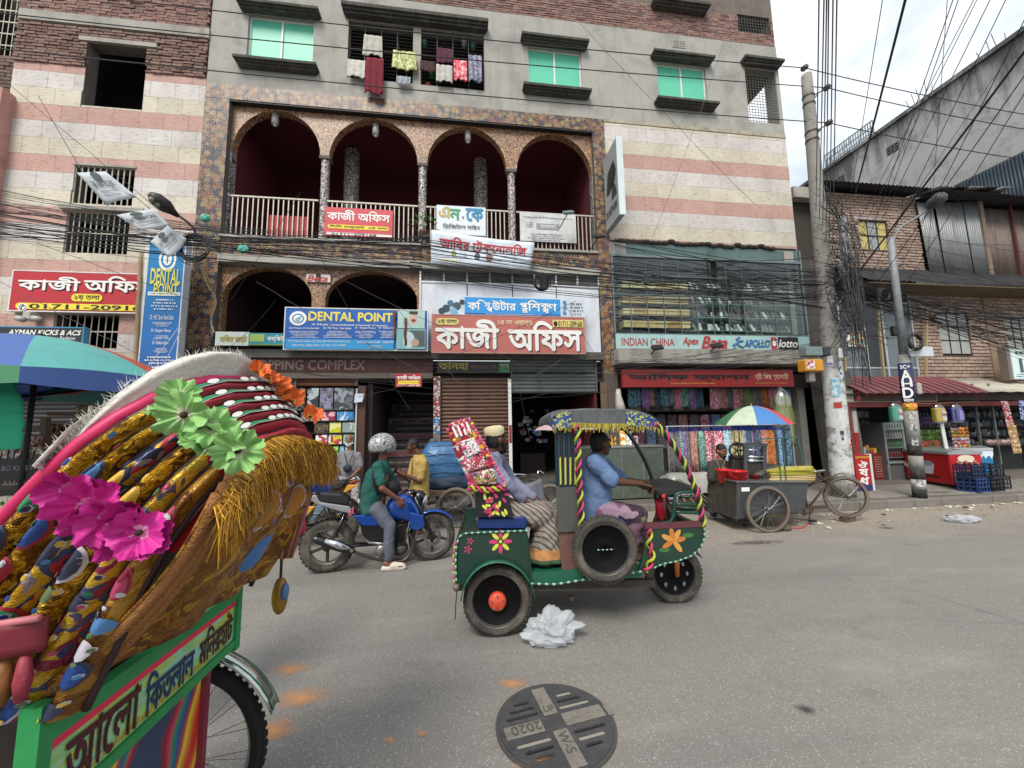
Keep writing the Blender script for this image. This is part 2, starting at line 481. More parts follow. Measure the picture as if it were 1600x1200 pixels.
def stain(name,cx,cy,rx,ry,col,label=None,seed=0,n=26,z=.0045):
 rnd=random.Random(seed);b=MB();s=NT('stain_powder')
 v=s.co();nn=s.noise(9,8,v,.75);g=s.node('VectorMath',operation='LENGTH')
 s.link(s.co((1/rx,1/ry,1)),g.inputs[0])
 f=s.math('SUBTRACT',s.math('MULTIPLY',nn,2.0),s.math('MULTIPLY',g.outputs['Value'],.95))
 tr=s.node('BsdfTransparent');ms=s.node('MixShader');s.link(s.ramp(f,[(.15,0.0),(.9,.6)]),ms.inputs[0])
 s.link(tr.outputs[0],ms.inputs[1]);s.out(col,.95);s.link(s.b.outputs[0],ms.inputs[2]);s.link(ms.outputs[0],s.n['Material Output'].inputs[0])
 b.grid(lambda u,w:((u*2-1)*rx*1.3,(w*2-1)*ry*1.3,0),1,1)
 o=b.bd(name,s.m);o.location=(cx,cy,z);return kind(o,'structure')
for k,(px,py,rx,ry)in enumerate([(455,1045,.16,.09),(470,1090,.2,.12),(800,1068,.12,.07),(430,1140,.14,.12),(610,1157,.05,.03),(660,1147,.04,.03),(850,1195,.2,.05)]):
 g=G(px,py);stain('powder_stain',g.x,g.y,rx,ry,(.62,.30,.12),seed=k,z=.003+.0006*k)
for k,(px,py,rx,ry)in enumerate([(1258,1108,.07,.05),(1385,825,.16,.08),(1180,848,.55,.12)]):
 g=G(px,py);stain('oil_stain',g.x,g.y,rx,ry,(.02,.016,.015)if k<2 else(.06,.055,.05),z=.003+.0006*k)
for k,(px,py,rx,ry)in enumerate([(1470,770,.4,.12)]):
 g=G(px,py,.14);stain('damp_stain',g.x,g.y,rx,ry,(.08,.075,.07),z=.16)
g=G(868,1128);stain('grit_halo',g.x,g.y,.5,.45,(.36,.31,.24),seed=9,z=.0008)
mc=G(868,1133);MR=.315
D1=(G(955,1103)-G(800,1143)).normalized();D2=V3((-D1.y,D1.x,0))
mh=thing('manhole_cover','round black cast iron drain cover with a raised cross marked 2020','manhole cover',(mc.x,mc.y,0))
IRON=M('#4a4a4c',.62,.35,var=.3,scale=9,bump=.5,bscale=90,dirt=.5,dcol='#6a6459',dscale=7)
INLAY=M('#7a746b',.9,var=.2,scale=30,bump=.5,bscale=120,dirt=.6,dcol='#524d46',dscale=16)
def circ(r,n=40,cx=0,cy=0):return[(cx+r*cos(2*PI*i/n),cy+r*sin(2*PI*i/n))for i in range(n)]
def capsule2(cx,cy,L_,w,ang,n=5):
 o=[]
 for s_ in(1,-1):
  for k in range(n+1):
   a=-PI/2+PI*k/n
   x=s_*(L_/2-w/2+cos(a)*w/2);y=s_*sin(a)*w/2
   o.append((cx+x*cos(ang)-y*sin(ang),cy+x*sin(ang)+y*cos(ang)))
 return o
slots,fills=[],[]
for q in range(4):
 a=q*PI/2
 for k,(off,ln)in enumerate(((.075,.19),(.125,.155),(.175,.10))):
  horiz=q%2==0
  cx,cy=(.16-k*.012,off+.02)if horiz else(off+.02,.16-k*.012)
  ang0=0 if horiz else PI/2
  X=cx*cos(a)-cy*sin(a);Y=cx*sin(a)+cy*cos(a)
  cps=capsule2(X,Y,ln,.024,ang0+a);slots.append(cps)
  if(q+k)%2==0 or q==0:fills.append(cps)
def toW(p,z):
 q=mc+D1*p[0]+D2*p[1];return(q.x,q.y,z)
vs_,fs=plate(circ(MR,56),slots,.012)
MB().add([toW(p,.008+p[2]+.0)for p in vs_],fs).bd('cast_plate',IRON,mh)
vs_,fs=plate(circ(MR+.018,56),[circ(MR+.001,56)],.012)
MB().add([toW(p,.004+p[2])for p in vs_],fs).bd('rim',M('#4c4a47',.7,.2,bump=.4),mh)
b=MB();b.add([toW((MR*.99*cos(a*PI/20),MR*.99*sin(a*PI/20)),.0012)for a in range(40)],[tuple(range(40))]);b.bd('pit',M('#0b0a0a',1),mh)
b=MB()
for cps in fills[::2]:b.poly([toW(p,.0035)for p in cps],(0,0,.006))
kind(b.bd('packed_grit',M('#8c867a',.95,bump=.4),mh),'stuff')
def bar2(x0,x1,y0,y1,z0,z1):return MB().poly([toW(p,z0)for p in rect(x0,x1,y0,y1)],(0,0,z1-z0))
bar2(-.29,-.075,-.042,.042,.013,.021).bd('cross_arm',INLAY,mh,bevel=.003)
bar2(.05,.295,-.045,.045,.013,.021).bd('cross_arm',INLAY,mh,bevel=.003)
bar2(-.042,.042,.06,.285,.013,.021).bd('cross_arm',INLAY,mh,bevel=.003)
bar2(-.042,.042,-.30,-.06,.013,.021).bd('cross_arm',INLAY,mh,bevel=.003)
bar2(.285,.35,-.04,.04,.004,.0135).bd('lug',INLAY,mh,bevel=.003)
def mtext(st,x,y,w,h,ang):
 o=toW((x,y),.0212);U=D1*cos(ang)+D2*sin(ang);V=D2*cos(ang)-D1*sin(ang)
 MB().text(st,o,w,h,U,V,(0,0,1),bold=.01,z=.0006).bd('lettering',M('#4e4a44',.9),mh)
mtext('2020',-.17,0,.17,.06,PI);mtext('UP',0,.10,.06,.05,-.2);mtext('W-S',0,-.15,.14,.055,-PI/2)
LIT=[M('#d8d5cc',.8),M('#b59b72',.9),M('#8d7455',.9),M('#3d3a36',.9),M('#c9c0ae',.9)]
rr=random.Random(4)
proto=[]
for k in range(5):
 b=MB()
 if k<2:b.grid(lambda u,w:((u-.5)*.1,(w-.5)*.07,.006+.02*abs(n3((u*4+k,w*4,0)))),3,3)
 else:b.ball((0,0,.012),.05,.03,.016,7,5)
 proto.append(b)
bins=[MB()for _ in range(5)]
for k in range(110):
 i=rr.choice([0,1,2,2,3,4,4]);x=rr.uniform(4.2,13);y=rr.choice([rr.uniform(5.4,6.4),6.42-abs(rr.gauss(0,.12))])
 s_=rr.uniform(.3,1.1);Mx=Matrix.Translation((x,y,.001))@Matrix.Rotation(rr.uniform(0,6),4,'Z')@Matrix.Scale(s_,4)
 bins[i].add([Mx@V3(p)for p in proto[i].v],proto[i].f)
for i,nm in enumerate(['litter','card_litter','earth_clods','stone_chips','rubble']):kind(bins[i].bd(nm,LIT[i]),'stuff')
def pebbles(name,x0,x1,y0,y1,n,mat,z=0,smin=.004,smax=.014,seed=1):
 r2=random.Random(seed);b=MB()
 for _ in range(n):
  x,y=r2.uniform(x0,x1),r2.uniform(y0,y1);s_=r2.uniform(smin,smax)
  b.ball((x,y,z+s_*.4),s_,s_*r2.uniform(.6,1),s_*.6,5,3)
 return kind(b.bd(name,mat),'stuff')
pebbles('gravel',3.2,14,5.0,6.45,900,M('#a89c8a',.95,rnd=.5))
pebbles('grit',-2.5,5,1.6,5.2,420,M('#a09a90',.95,rnd=.5),smin=.002,smax=.005,seed=5)
F=8.8
def fx(px,py,Y=F):p=P(px,py,Y);return p.x,p.z
def R(x0,y0,x1,y1,Y=F):
 """rectangle on the plane Y from its top left and bottom right corner in the photograph"""
 a=P(x0,y0,Y);b=P(x1,y1,Y);return a.x,b.x,b.z,a.z
CEM=M('#a19e96',.92,var=.16,scale=1.3,bump=.35,bscale=18,dirt=.55,dcol='#5f5d57',dscale=1.1)
CEMD=M('#5f5d58',.95,var=.25,scale=2,bump=.4,bscale=20,dirt=.7,dcol='#383632',dscale=2)
CEML=M('#a29e95',.92,var=.12,scale=2,bump=.35,bscale=18,dirt=.6,dcol='#5b564f',dscale=1.3)
LEDGE=M('#3f3d38',.95,var=.3,scale=4,bump=.4,bscale=25,dirt=.5,dcol='#76726a',dscale=5)
BRICK=M('#7a5e54',.95,var=.2,scale=9,bump=.5,bscale=70,rnd=.38,dirt=.45,dcol='#9a8f84',dscale=4)
BRICK2=M('#82625a',.95,var=.2,scale=9,bump=.5,bscale=70,rnd=.45,dirt=.4,dcol='#a2968a',dscale=5)
TANB=M('#a58f80',.95,var=.18,scale=9,bump=.5,bscale=70,rnd=.25,dirt=.35,dcol='#6f5a4c',dscale=3)
MORTAR=M('#6d645b',.97,var=.25,scale=6,bump=.6,bscale=30,dirt=.5,dcol='#3b352f')
MORTAR2=M('#4b3d34',.97,var=.25,scale=6,bump=.6,bscale=30)
DARK=M('#0d0b0b',.9)
BURG=M('#5a1a26',.8,var=.2,bump=.2,dirt=.4,dcol='#26090e')
STEEL=M('#b9b4a6',.55,.3,var=.15,dirt=.5,dcol='#5b4b3a',dscale=9)
BLACKP=M('#191817',.6,var=.3,dirt=.3,dcol='#4a443c')
WHITEP=M('#d9d9d4',.5,var=.06,dirt=.3,dcol='#8f8a80',dscale=3)
ALU=M('#c3c6c6',.4,.5,var=.08)
def tile_mat(base):
 s=NT('split_face_tile');c=C(base)
 v=s.co((2.2,2.2,9));n=s.noise(3.2,5,v,.7);n2=s.noise(2.0,4)
 col=s.mix(s.ramp(n,[(.30,0.0),(.48,1.0)]),[x*.52 for x in c],c)
 col=s.mix(s.ramp(n2,[(.3,0.0),(.7,1.0)]),s.mix(1.0,col,(.86,.84,.82),'MULTIPLY'),col)
 col=s.rnd(.93,1.06,col)
 col=s.mix(s.ramp(s.noise(.8,7,None,.7),[(.5,0.0),(.75,.3)]),col,(.25,.22,.19))
 s.bump(n,.5,.01);return s.out(col,.8)
T_PINK,T_WHITE,T_CREAM=tile_mat('#c09a8e'),tile_mat('#cfc9c4'),tile_mat('#cdc5b2')
def leaf_tile():
 s=NT('leaf_print_tile');v=s.node('NewGeometry').outputs['Position'];
 w=s.node('TexVoronoi',feature='F1');w.inputs['Scale'].default_value=8;s.link(v,w.inputs[0])
 sub=s.node('VectorMath',operation='SUBTRACT');s.link(v,sub.inputs[0]);s.link(w.outputs['Position'],sub.inputs[1])
 xyz=s.node('SeparateXYZ');s.link(sub.outputs[0],xyz.inputs[0])
 an=s.math('ARCTAN2',xyz.outputs[2],xyz.outputs[0])
 sc=s.node('SeparateColor');s.link(w.outputs['Color'],sc.inputs[0])
 an=s.math('ADD',an,s.math('MULTIPLY',sc.outputs[0],6.28))
 pet=s.math('ABSOLUTE',s.math('SINE',s.math('MULTIPLY',an,3.5)))
 f=s.math('SUBTRACT',pet,s.math('MULTIPLY',w.outputs['Distance'],1.1))
 leaf=s.ramp(f,[(.12,0.0),(.24,1.0)])
 lc=s.ramp(sc.outputs[1],[(0,C('#a07a4c')),(.35,C('#8e5c34')),(.6,C('#b29a62')),(.85,C('#6b4a44'))],True)
 col=s.mix(leaf,s.mix(s.noise(30,3),C('#26242c'),C('#3d3a46')),lc)
 col=s.mix(s.ramp(s.noise(2,6,None,.7),[(.5,0.0),(.8,.35)]),col,(.2,.17,.14))
 return s.out(col,.42)
LEAF=leaf_tile()
def mosaic(cols,scale,rough=.4,name='mosaic'):
 s=NT(name);sp=s.node('SeparateColor');s.link(s.vor(scale,out='Color'),sp.inputs[0])
 n=len(cols);col=s.ramp(sp.outputs[0],[(i/n,C(c))for i,c in enumerate(cols)],True)
 col=s.mix(s.ramp(s.noise(1.6,6,None,.65),[(.45,0.0),(.75,.55)]),col,(.14,.11,.09))
 s.bump(s.vor(scale),.3,.004);return s.out(col,rough)
MOS_B=mosaic(['#9a6f50','#6d4a38','#b08a66','#4b342c','#8e6a52','#c09a70'],42)
MOS_S=mosaic(['#b0a8a2','#5c5450','#8a7f7a','#d8d2cc','#3a3433','#9b908a'],38,.25)
def green_glass():
 s=NT('green_window_pane');n=s.noise(1.2,3)
 return s.out(s.mix(n,C('#58b898'),C('#70ccac')),.35,0,.25)
GGLASS=green_glass()
def bricks(x0,x1,z0,z1,Y,holes,mat,parent,L_=.245,H_=.075,depth=.05,jit=.006,cap=300,seed=3,gap=.012,rough=0,near=None):
 """courses of single bricks; the largest in the photograph are parts, the rest joined"""
 r2=random.Random(seed);items=[];k=0;z=z0
 while z+H_<=z1+.01:
  x=x0-(L_/2 if k%2 else 0)-r2.uniform(0,.03)
  while x<x1:
   w=L_*r2.uniform(.9,1.05);a,b_=max(x,x0),min(x+w,x1)
   segs=[(a,b_)]
   for(hx0,hx1,hz0,hz1)in holes:
    if z+H_>hz0+.01 and z<hz1-.01:
     ns=[]
     for(p,q)in segs:
      if q<=hx0 or p>=hx1:ns.append((p,q));continue
      if p<hx0:ns.append((p,hx0))
      if q>hx1:ns.append((hx1,q))
     segs=ns
   for(p,q)in segs:
    if q-p>.04:items.append((p,q,z))
   x+=w+gap
  z+=H_+gap;k+=1
 vis_=[]
 for it in items:
  d=V3(((it[0]+it[1])/2,Y,it[2]))-Z3(CAMH);t=d.dot(FW)
  if t<=0:continue
  sx,sy=d.dot(RT)/t*FPX,d.dot(UP)/t*FPX
  vis_.append((0 if(abs(sx)<815 and abs(sy)<615)else 1,t,it))
 vis_.sort(key=lambda q:(q[0],q[1]))
 base=MB().box(-.5,.5,0,1,-.5,.5).bd('brick',mat,parent,world=0,bevel=.06)if vis_ else None
 Mi=_RM.get(_root(parent).name,Matrix()).inverted()
 rest=MB()
 for n_,(_,_,(p,q,z))in enumerate(vis_):
  out_=r2.uniform(-jit,jit);
  if n_<cap:
   o=base if n_==0 else base.copy()
   if n_:COL.objects.link(o)
   o.location=Mi@V3(((p+q)/2,Y-depth/2+out_,z+H_/2+r2.uniform(-1,1)*rough));o.scale=(q-p,depth,H_*r2.uniform(.9,1.0));o.rotation_euler=(0,r2.uniform(-1,1)*rough*2,0)
  else:rest.box(p,q,Y-depth/2+out_,Y+depth/2,z,z+H_)
 if rest.v:kind(rest.bd('brick_courses',mat,parent),'stuff')
def tiles(x0,x1,ztop,zbot,Y,holes,parent,seq,w=.40,h=.30,first=None,cap=320):
 protos={};z=ztop;k=0;hs=first or h
 Mi=_RM.get(_root(parent).name,Matrix()).inverted();r2=random.Random(9)
 mats={'p':T_PINK,'w':T_WHITE,'c':T_CREAM}
 while z>zbot+.03:
  zl=max(z-hs,zbot);x=x0;off=(k*.17)%w
  cuts=[x0];xx=x0+off if off>.06 else x0+w
  while xx<x1-.05:cuts.append(xx);xx+=w
  cuts.append(x1)
  for a,b_ in zip(cuts,cuts[1:]):
   segs=[(a,b_,zl,z)]
   for(hx0,hx1,hz0,hz1)in holes:
    ns=[]
    for(p,q,s0,s1)in segs:
     if q<=hx0 or p>=hx1 or s1<=hz0 or s0>=hz1:ns.append((p,q,s0,s1));continue
     if p<hx0-.03:ns.append((p,hx0,s0,s1))
     if q>hx1+.03:ns.append((hx1,q,s0,s1))
     m0,m1=max(p,hx0),min(q,hx1)
     if s0<hz0-.03:ns.append((m0,m1,s0,hz0))
     if s1>hz1+.03:ns.append((m0,m1,hz1,s1))
    segs=ns
   for(p,q,s0,s1)in segs:
    kk=seq[k%len(seq)]
    o=protos.get(kk)
    if o is None:
     o=MB().box(-.5,.5,0,1,-.5,.5).bd('tile',mats[kk],parent,world=0);protos[kk]=o
    else:o=o.copy();COL.objects.link(o)
    o.scale=(q-p-.005,.018,s1-s0-.005);o.location=Mi@V3(((p+q)/2,Y-.018+r2.uniform(-.0015,.0015),(s0+s1)/2))
  z-=hs;hs=h;k+=1
for m_ in(T_PINK,T_WHITE,T_CREAM):
 t_=m_.node_tree;g_=t_.nodes.new('ShaderNodeNewGeometry')
 for n_ in t_.nodes:
  if n_.type=='MAPPING':t_.links.new(g_.outputs['Position'],n_.inputs[0])
for m_ in(BRICK,BRICK2,TANB):
 t_=m_.node_tree;g_=t_.nodes.new('ShaderNodeNewGeometry')
 for n_ in t_.nodes:
  if n_.type=='MAPPING':t_.links.new(g_.outputs['Position'],n_.inputs[0])
def grille(x0,x1,z0,z1,Y,parent,step=.10,r=.009,mat=None,horiz=2,name='window_grille'):
 fr=MB();
 for zz in[z0,z1]+[z0+(z1-z0)*(i+1)/(horiz+1)for i in range(horiz)]:fr.box(x0,x1,Y-.012,Y+.012,zz-.012,zz+.012)
 fr.box(x0-.01,x0+.015,Y-.013,Y+.013,z0,z1);fr.box(x1-.015,x1+.01,Y-.013,Y+.013,z0,z1)
 g=fr.bd(name,mat or STEEL,parent)
 n=max(2,int((x1-x0)/step));bp=None
 Mi=_RM.get(_root(parent).name,Matrix()).inverted()
 for i in range(1,n):
  x=x0+(x1-x0)*i/n
  if bp is None:bp=MB().cyl((0,0,0),(0,0,z1-z0),r,6).bd('bar',mat or STEEL,g,world=0);o=bp
  else:o=bp.copy();COL.objects.link(o)
  o.location=Mi@V3((x,Y,z0))
 return g
def ledge(x0,x1,z,Y,parent,d=.32,h=.16,name='ledge'):
 b=MB();b.box(x0,x1,Y-d,Y-.001,z,z+h*.45);b.box(x0+.03,x1-.03,Y-d*.8,Y-.002,z-h*.27,z);b.box(x0+.06,x1-.06,Y-d*.6,Y-.003,z-h*.55,z-h*.27)
 return b.bd(name,LEDGE,parent)
def sliding_window(x0,x1,z0,z1,Y,parent,dep=.12):
 w=MB();t=.035
 w.box(x0,x1,Y+dep-.05,Y+dep,z0,z0+t);w.box(x0,x1,Y+dep-.05,Y+dep,z1-t,z1)
 w.box(x0,x0+t,Y+dep-.05,Y+dep,z0+t,z1-t);w.box(x1-t,x1,Y+dep-.05,Y+dep,z0+t,z1-t)
 xm=(x0+x1)/2;w.box(xm-t*.6,xm+t*.6,Y+dep-.06,Y+dep-.005,z0+t,z1-t)
 o=w.bd('window',WHITEP,parent)
 for a,b_ in((x0+t,xm-t*.6),(xm+t*.6,x1-t)):
  MB().box(a,b_,Y+dep-.03,Y+dep-.02,z0+t,z1-t).bd('pane',GGLASS,o)
 return o
tb=thing('tiled_building','building clad in pink, white and cream striped tiles below bare red brick','building',(-7.6,F,0))
xL,xR=fx(12,170)[0],fx(317,200)[0]
slabz0,slabz1=fx(180,46)[1],fx(180,31)[1]
void=R(139,66,222,172)
w1=R(118,258,206,322);w2=R(106,330,198,398);w3=R(86,490,182,545)
zt=fx(15,94)[1]
holes_all=[void,w1,w2,w3]
b=MB()
wallplate(b,rect(xL,xR,.1,13.4),[rect(*h)for h in holes_all],F+.03,.24)
b.bd('wall',MORTAR,tb)
MB().box(xL-.01,xR,F-.045,F+.02,slabz0,slabz1).bd('floor_slab',CEML,tb)
MB().box(void[0]-.16,void[1]+.2,F-.05,F+.02,void[3],void[3]+.1).bd('lintel',CEML,tb)
bricks(xL,xR-.02,zt+.0,slabz0-.01,F+.0,[void,(void[0]-.17,void[1]+.21,void[3]-.01,void[3]+.1)],BRICK,tb,L_=.215,H_=.060,gap=.014,jit=.012,rough=.004,depth=.07)
bricks(xL,xR-.02,slabz1+.01,11.9,F+.0,[],BRICK2,tb,L_=.215,H_=.060,gap=.014,jit=.012,rough=.004,cap=0,depth=.07)
tiles(xL,xR,zt,2.9,F+.012,holes_all,tb,'pwc',w=.5,h=.388,first=zt-9.53)
grille(*w1[:2],w1[2],w1[3],F+.03,tb,horiz=0,step=.105,r=.014);grille(*w2[:2],w2[2],w2[3],F+.03,tb,horiz=1,step=.105,r=.012);grille(*w3[:2],w3[2],w3[3],F+.03,tb,horiz=1,step=.12)
MB().box(w2[0]-.1,w2[1]+.3,F-.10,F+.1,w2[3]+.02,w2[3]+.1).bd('sill',CEML,tb)
MB().box(w1[0]-.02,w1[1]+.02,F-.03,F+.02,w1[3],w1[3]+.05).bd('lintel',CEML,tb)
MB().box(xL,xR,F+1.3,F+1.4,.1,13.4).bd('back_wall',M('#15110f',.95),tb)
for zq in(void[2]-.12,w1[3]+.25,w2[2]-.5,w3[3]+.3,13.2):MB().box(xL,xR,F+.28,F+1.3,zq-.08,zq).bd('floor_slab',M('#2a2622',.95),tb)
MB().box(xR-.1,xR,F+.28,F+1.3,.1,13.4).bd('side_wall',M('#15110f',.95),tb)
nb=thing('pink_building','pink plastered building edge beside a narrow gap and old brick wall','building',(-10.6,F-.25,0))
z_top=fx(2,150)[1]
MB().box(-14,fx(10,300)[0]-.06,F-.25,F+3,.1,z_top).bd('wall',M('#b98a80',.9,var=.1,dirt=.4,dcol='#5f4a44'),nb)
MB().box(-14,fx(6,300)[0]-.02,F-.3,F+.1,fx(2,338)[1],fx(2,300)[1]).bd('balcony_edge',M('#5c4a5a',.9,dirt=.5),nb)
ob=thing('old_brick_building','old brown brick building with a barred window above the pink wall','building',(-10.8,F+.2,0))
wv=(fx(-30,0)[0],fx(9,40)[0],fx(5,75)[1],12.6)
b=MB();wallplate(b,rect(-15,xL-.05,z_top-.2,13.4),[rect(*wv)],F+.2,.3);b.bd('wall',MORTAR2,ob)
bricks(-11,xL-.06,z_top,12.4,F+.19,[wv],M('#76645a',.95,var=.2,rnd=.3,bump=.5,dirt=.5),ob,cap=250,jit=.01)
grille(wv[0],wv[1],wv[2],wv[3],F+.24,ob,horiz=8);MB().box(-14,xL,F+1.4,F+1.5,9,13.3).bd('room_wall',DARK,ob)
ab=thing('arcade_building','grey cement building with red brick top floor and arched tiled balconies over a shopping arcade','building',(0,F,0))
xM0=xR+.002;xE=fx(1226,215)[0]+.02
zc0=(fx(325,130)[1]+fx(950,187)[1])/2;zBR=(fx(800,22)[1]+fx(1200,72)[1])/2
W1=R(389,22,488,98);W2=R(824,72,910,138);W3=R(1026,97,1106,158);W4=(fx(1030,-20)[0],fx(1088,0)[0],fx(1060,4)[1],13.3)
BAL=R(545,30,757,142)
SB1=(fx(1163,105)[0],xE-.10,(fx(1175,190)[1]),fx(1163,105)[1]);SB2=(fx(1150,0)[0],xE-.10,fx(1160,50)[1],13.35)
b=MB()
Z0,Z1=zc0,zBR
wallplate(b,rect(xM0,xE,Z0,Z1),[rect(*h)for h in(W1,BAL,W2,W3,SB1)],F,.22)
b.bd('cement_wall',CEM,ab)
b=MB();wallplate(b,rect(xM0,xE,Z1+.003,14.0),[rect(*W4),rect(*SB2)],F+.02,.2);b.bd('brick_backing',MORTAR,ab)
xb0=fx(620,5)[0]
bricks(fx(325,0)[0],xE-.02,Z1+.01,13.3,F+.02,[W4,SB2],BRICK2,ab,L_=.215,H_=.060,gap=.012,jit=.007,depth=.04)
for w_ in(W1,W2,W3,W4):sliding_window(*w_,F,ab)
for w_ in(W1,W2,W3):
 ledge(w_[0]-.18,w_[1]+.16,w_[3]+.09,F,ab,d=.24,h=.14,name='sunshade');ledge(w_[0]-.16,w_[1]+.17,w_[2]-.27,F,ab,d=.24,h=.14,name='window_ledge')
ledge(W4[0]-.3,W4[1]+.25,W4[2]-.27,F,ab,d=.26,h=.17,name='window_ledge')
ledge(BAL[0]-.12,BAL[1]+.1,BAL[3]+.12,F,ab,d=.25,h=.2,name='sunshade');ledge(SB1[0]-.12,xE+.03,SB1[3]+.1,F,ab,d=.22,h=.16,name='sunshade')
def room(x0,x1,z0,z1,depth,wall,floor,ceil,parent,Y0=F+.22,back=None):
 MB().box(x0,x1,Y0+depth,Y0+depth+.1,z0,z1).bd('back_wall',back or wall,parent)
 MB().box(x0-.1,x0,Y0,Y0+depth,z0,z1).bd('side_wall',wall,parent);MB().box(x1,x1+.1,Y0,Y0+depth,z0,z1).bd('side_wall',wall,parent)
 MB().box(x0-.1,x1+.1,Y0,Y0+depth+.1,z0-.12,z0).bd('floor_slab',floor,parent);MB().box(x0-.1,x1+.1,Y0,Y0+depth+.1,z1,z1+.12).bd('ceiling',ceil,parent)
room(BAL[0]-.25,BAL[1]+.25,BAL[2]-.02,BAL[3]+.05,1.5,M('#4e4a45',.9),CEMD,M('#3a3733',.9),ab)
MB().box(BAL[0]-.1,BAL[0]+1.0,F+1.35,F+1.60,BAL[2],BAL[3]-.3).bd('inner_door',M('#2a1d18',.6),ab)
pm=R(646,30,657,142);MB().box(pm[0],pm[1],F+.005,F+.21,BAL[2],BAL[3]).bd('balcony_post',CEML,ab)
def hgrille(x0,x1,z0,z1,Y,parent,n,mat=BLACKP,nv=4):
 fr=MB()
 for i in range(nv+1):x=x0+(x1-x0)*i/nv;fr.box(x-.008,x+.008,Y-.008,Y+.008,z0,z1)
 g=fr.bd('balcony_grille',mat,parent);p0=None;Mi=_RM.get(_root(parent).name,Matrix()).inverted()
 for i in range(n):
  z=z0+(z1-z0)*(i+.5)/n
  if p0 is None:p0=MB().cyl((x0,0,0),(x1,0,0),.009,5).bd('bar',mat,g,world=0);o=p0
  else:o=p0.copy();COL.objects.link(o)
  o.location=Mi@V3((0,Y,z))
hgrille(BAL[0],pm[0],BAL[2],BAL[3],F+.04,ab,17);hgrille(pm[1],BAL[1],BAL[2],BAL[3],F+.04,ab,17)
def lattice(x0,x1,z0,z1,Y,parent,step=.085):
 b=MB();n=int((z1-z0)/step);m=int((x1-x0)/step)
 for i in range(n+1):z=z0+(z1-z0)*i/n;b.box(x0,x1,Y-.005,Y+.005,z-.005,z+.005)
 for i in range(m+1):x=x0+(x1-x0)*i/m;b.box(x-.005,x+.005,Y-.011,Y-.005,z0,z1)
 return b.bd('balcony_grille',M('#5d5b57',.6,.3),parent)
lattice(SB1[0],SB1[1],SB1[2],SB1[3],F+.06,ab);lattice(SB2[0],SB2[1],SB2[2],SB2[3],F+.06,ab)
for S_ in(SB1,SB2):
 MB().box(S_[0]-.1,S_[0],F+.22,F+1.6,S_[2]-.1,S_[3]+.1).bd('balcony_wall',CEMD,ab)
 MB().box(S_[0]-.1,xE,F+.22,F+1.6,S_[2]-.15,S_[2]).bd('floor_slab',CEMD,ab)
 MB().box(S_[0]-.1,xE,F+.22,F+1.6,S_[3],S_[3]+.15).bd('ceiling',CEMD,ab)
 MB().box(xE-.1,xE,F+.22,F+.4,S_[2],S_[3]).bd('balcony_post',CEM,ab);MB().box(xE-.1,xE,F+1.5,F+1.6,S_[2],S_[3]).bd('balcony_post',CEM,ab)
b=MB();b.box(xE-.2,xE,F+.23,F+1.6,.1,SB1[2]-.16);b.box(xE-.2,xE,F+.23,F+1.6,SB1[3]+.16,SB2[2]-.16);b.box(xE-.22,xE,F+1.61,F+8,.1,14);b.box(xE-1.4,xE-.22,F+1.7,F+1.9,6.4,SB1[2]-.16)
b.bd('side_wall',CEM,ab)
vb=R(1050,62,1071,76);b=MB();b.box(vb[0],vb[1],F-.012,F-.002,vb[2],vb[3]);b.bd('vent_block',CEML,ab)
b=MB()
for i in range(4):
 for j in range(4):
  x=vb[0]+.03+i*(vb[1]-vb[0]-.04)/4+(.03 if j%2 else 0);z=vb[2]+.03+j*(vb[3]-vb[2]-.03)/4
  b.box(x,x+.05,F-.0135,F-.012,z,z+.022)
b.bd('vent_holes',DARK,ab)
tx0=xM0;tx1=fx(349,300)[0];tx2=fx(930,300)[0];tx3=(fx(951,190)[0]+fx(944,370)[0])/2
zt1=zc0-.002;zt0=(fx(340,153)[1]+fx(930,206)[1])/2
zf=(fx(355,376)[1]+fx(925,385)[1])/2
zf0=(fx(400,393)[1]+fx(640,400)[1])/2-.12
AY=F+.14
def trim(x0,x1,z0,z1,Y,parent,s=.3):
 g=MB().box(x0,x1,Y+.012,Y+.20,z0,z1).bd('trim_backing',CEMD,parent);base=None;Mi=_RM.get(_root(parent).name,Matrix()).inverted()
 nx=max(1,round((x1-x0)/s));nz=max(1,round((z1-z0)/s));sx=(x1-x0)/nx;sz=(z1-z0)/nz
 base=MB().box(0,sx-.004,0,.012,0,sz-.004).bd('tile',LEAF,g,world=0)
 for i in range(nx):
  for j in range(nz):
   o=base if(i,j)==(0,0)else base.copy()
   if o is not base:COL.objects.link(o)
   o.location=Mi@V3((x0+i*sx+.002,Y+random.uniform(-.002,.002),z0+j*sz+.002))
trim(tx0,tx1,.2,zt0-.002,F-.01,ab);trim(tx2,tx3,2.9,zt0-.002,F-.01,ab)
trim(tx0,tx3,zt0,zt1,F-.012,ab)
MB().box(tx1+.005,tx2-.005,F+.0,F+.135,zt0-.035,zt0-.004).bd('drip_edge',BLACKP,ab)
def arch_ring(x0,x1,zs,ztop_wall,arcs,n=20):
 """wall outline whose lower edge follows the arches; arcs = (xa, xb, ztop)"""
 pts=[(x0,ztop_wall),(x0,zs)]
 for xa,xb,zt_ in arcs:
  cx,r=(xa+xb)/2,(xb-xa)/2
  pts+=[(cx-r*cos(PI*i/n),zs+(zt_-zs)*sin(PI*i/n))for i in range(n+1)]
 pts+=[(x1,zs),(x1,ztop_wall)];return pts[::-1]
arx=[(358,498,172),(512,652,187),(667,792,198),(808,926,210)]
AR=[]
zsp=(fx(500,240)[1]+fx(800,258)[1])/2
for(a,c_,t_)in arx:
 xa,xb=fx(a,300)[0],fx(c_,300)[0];zt_=fx((a+c_)/2,t_,AY)[1]
 AR.append((fx(a,300,AY)[0],fx(c_,300,AY)[0],zt_))
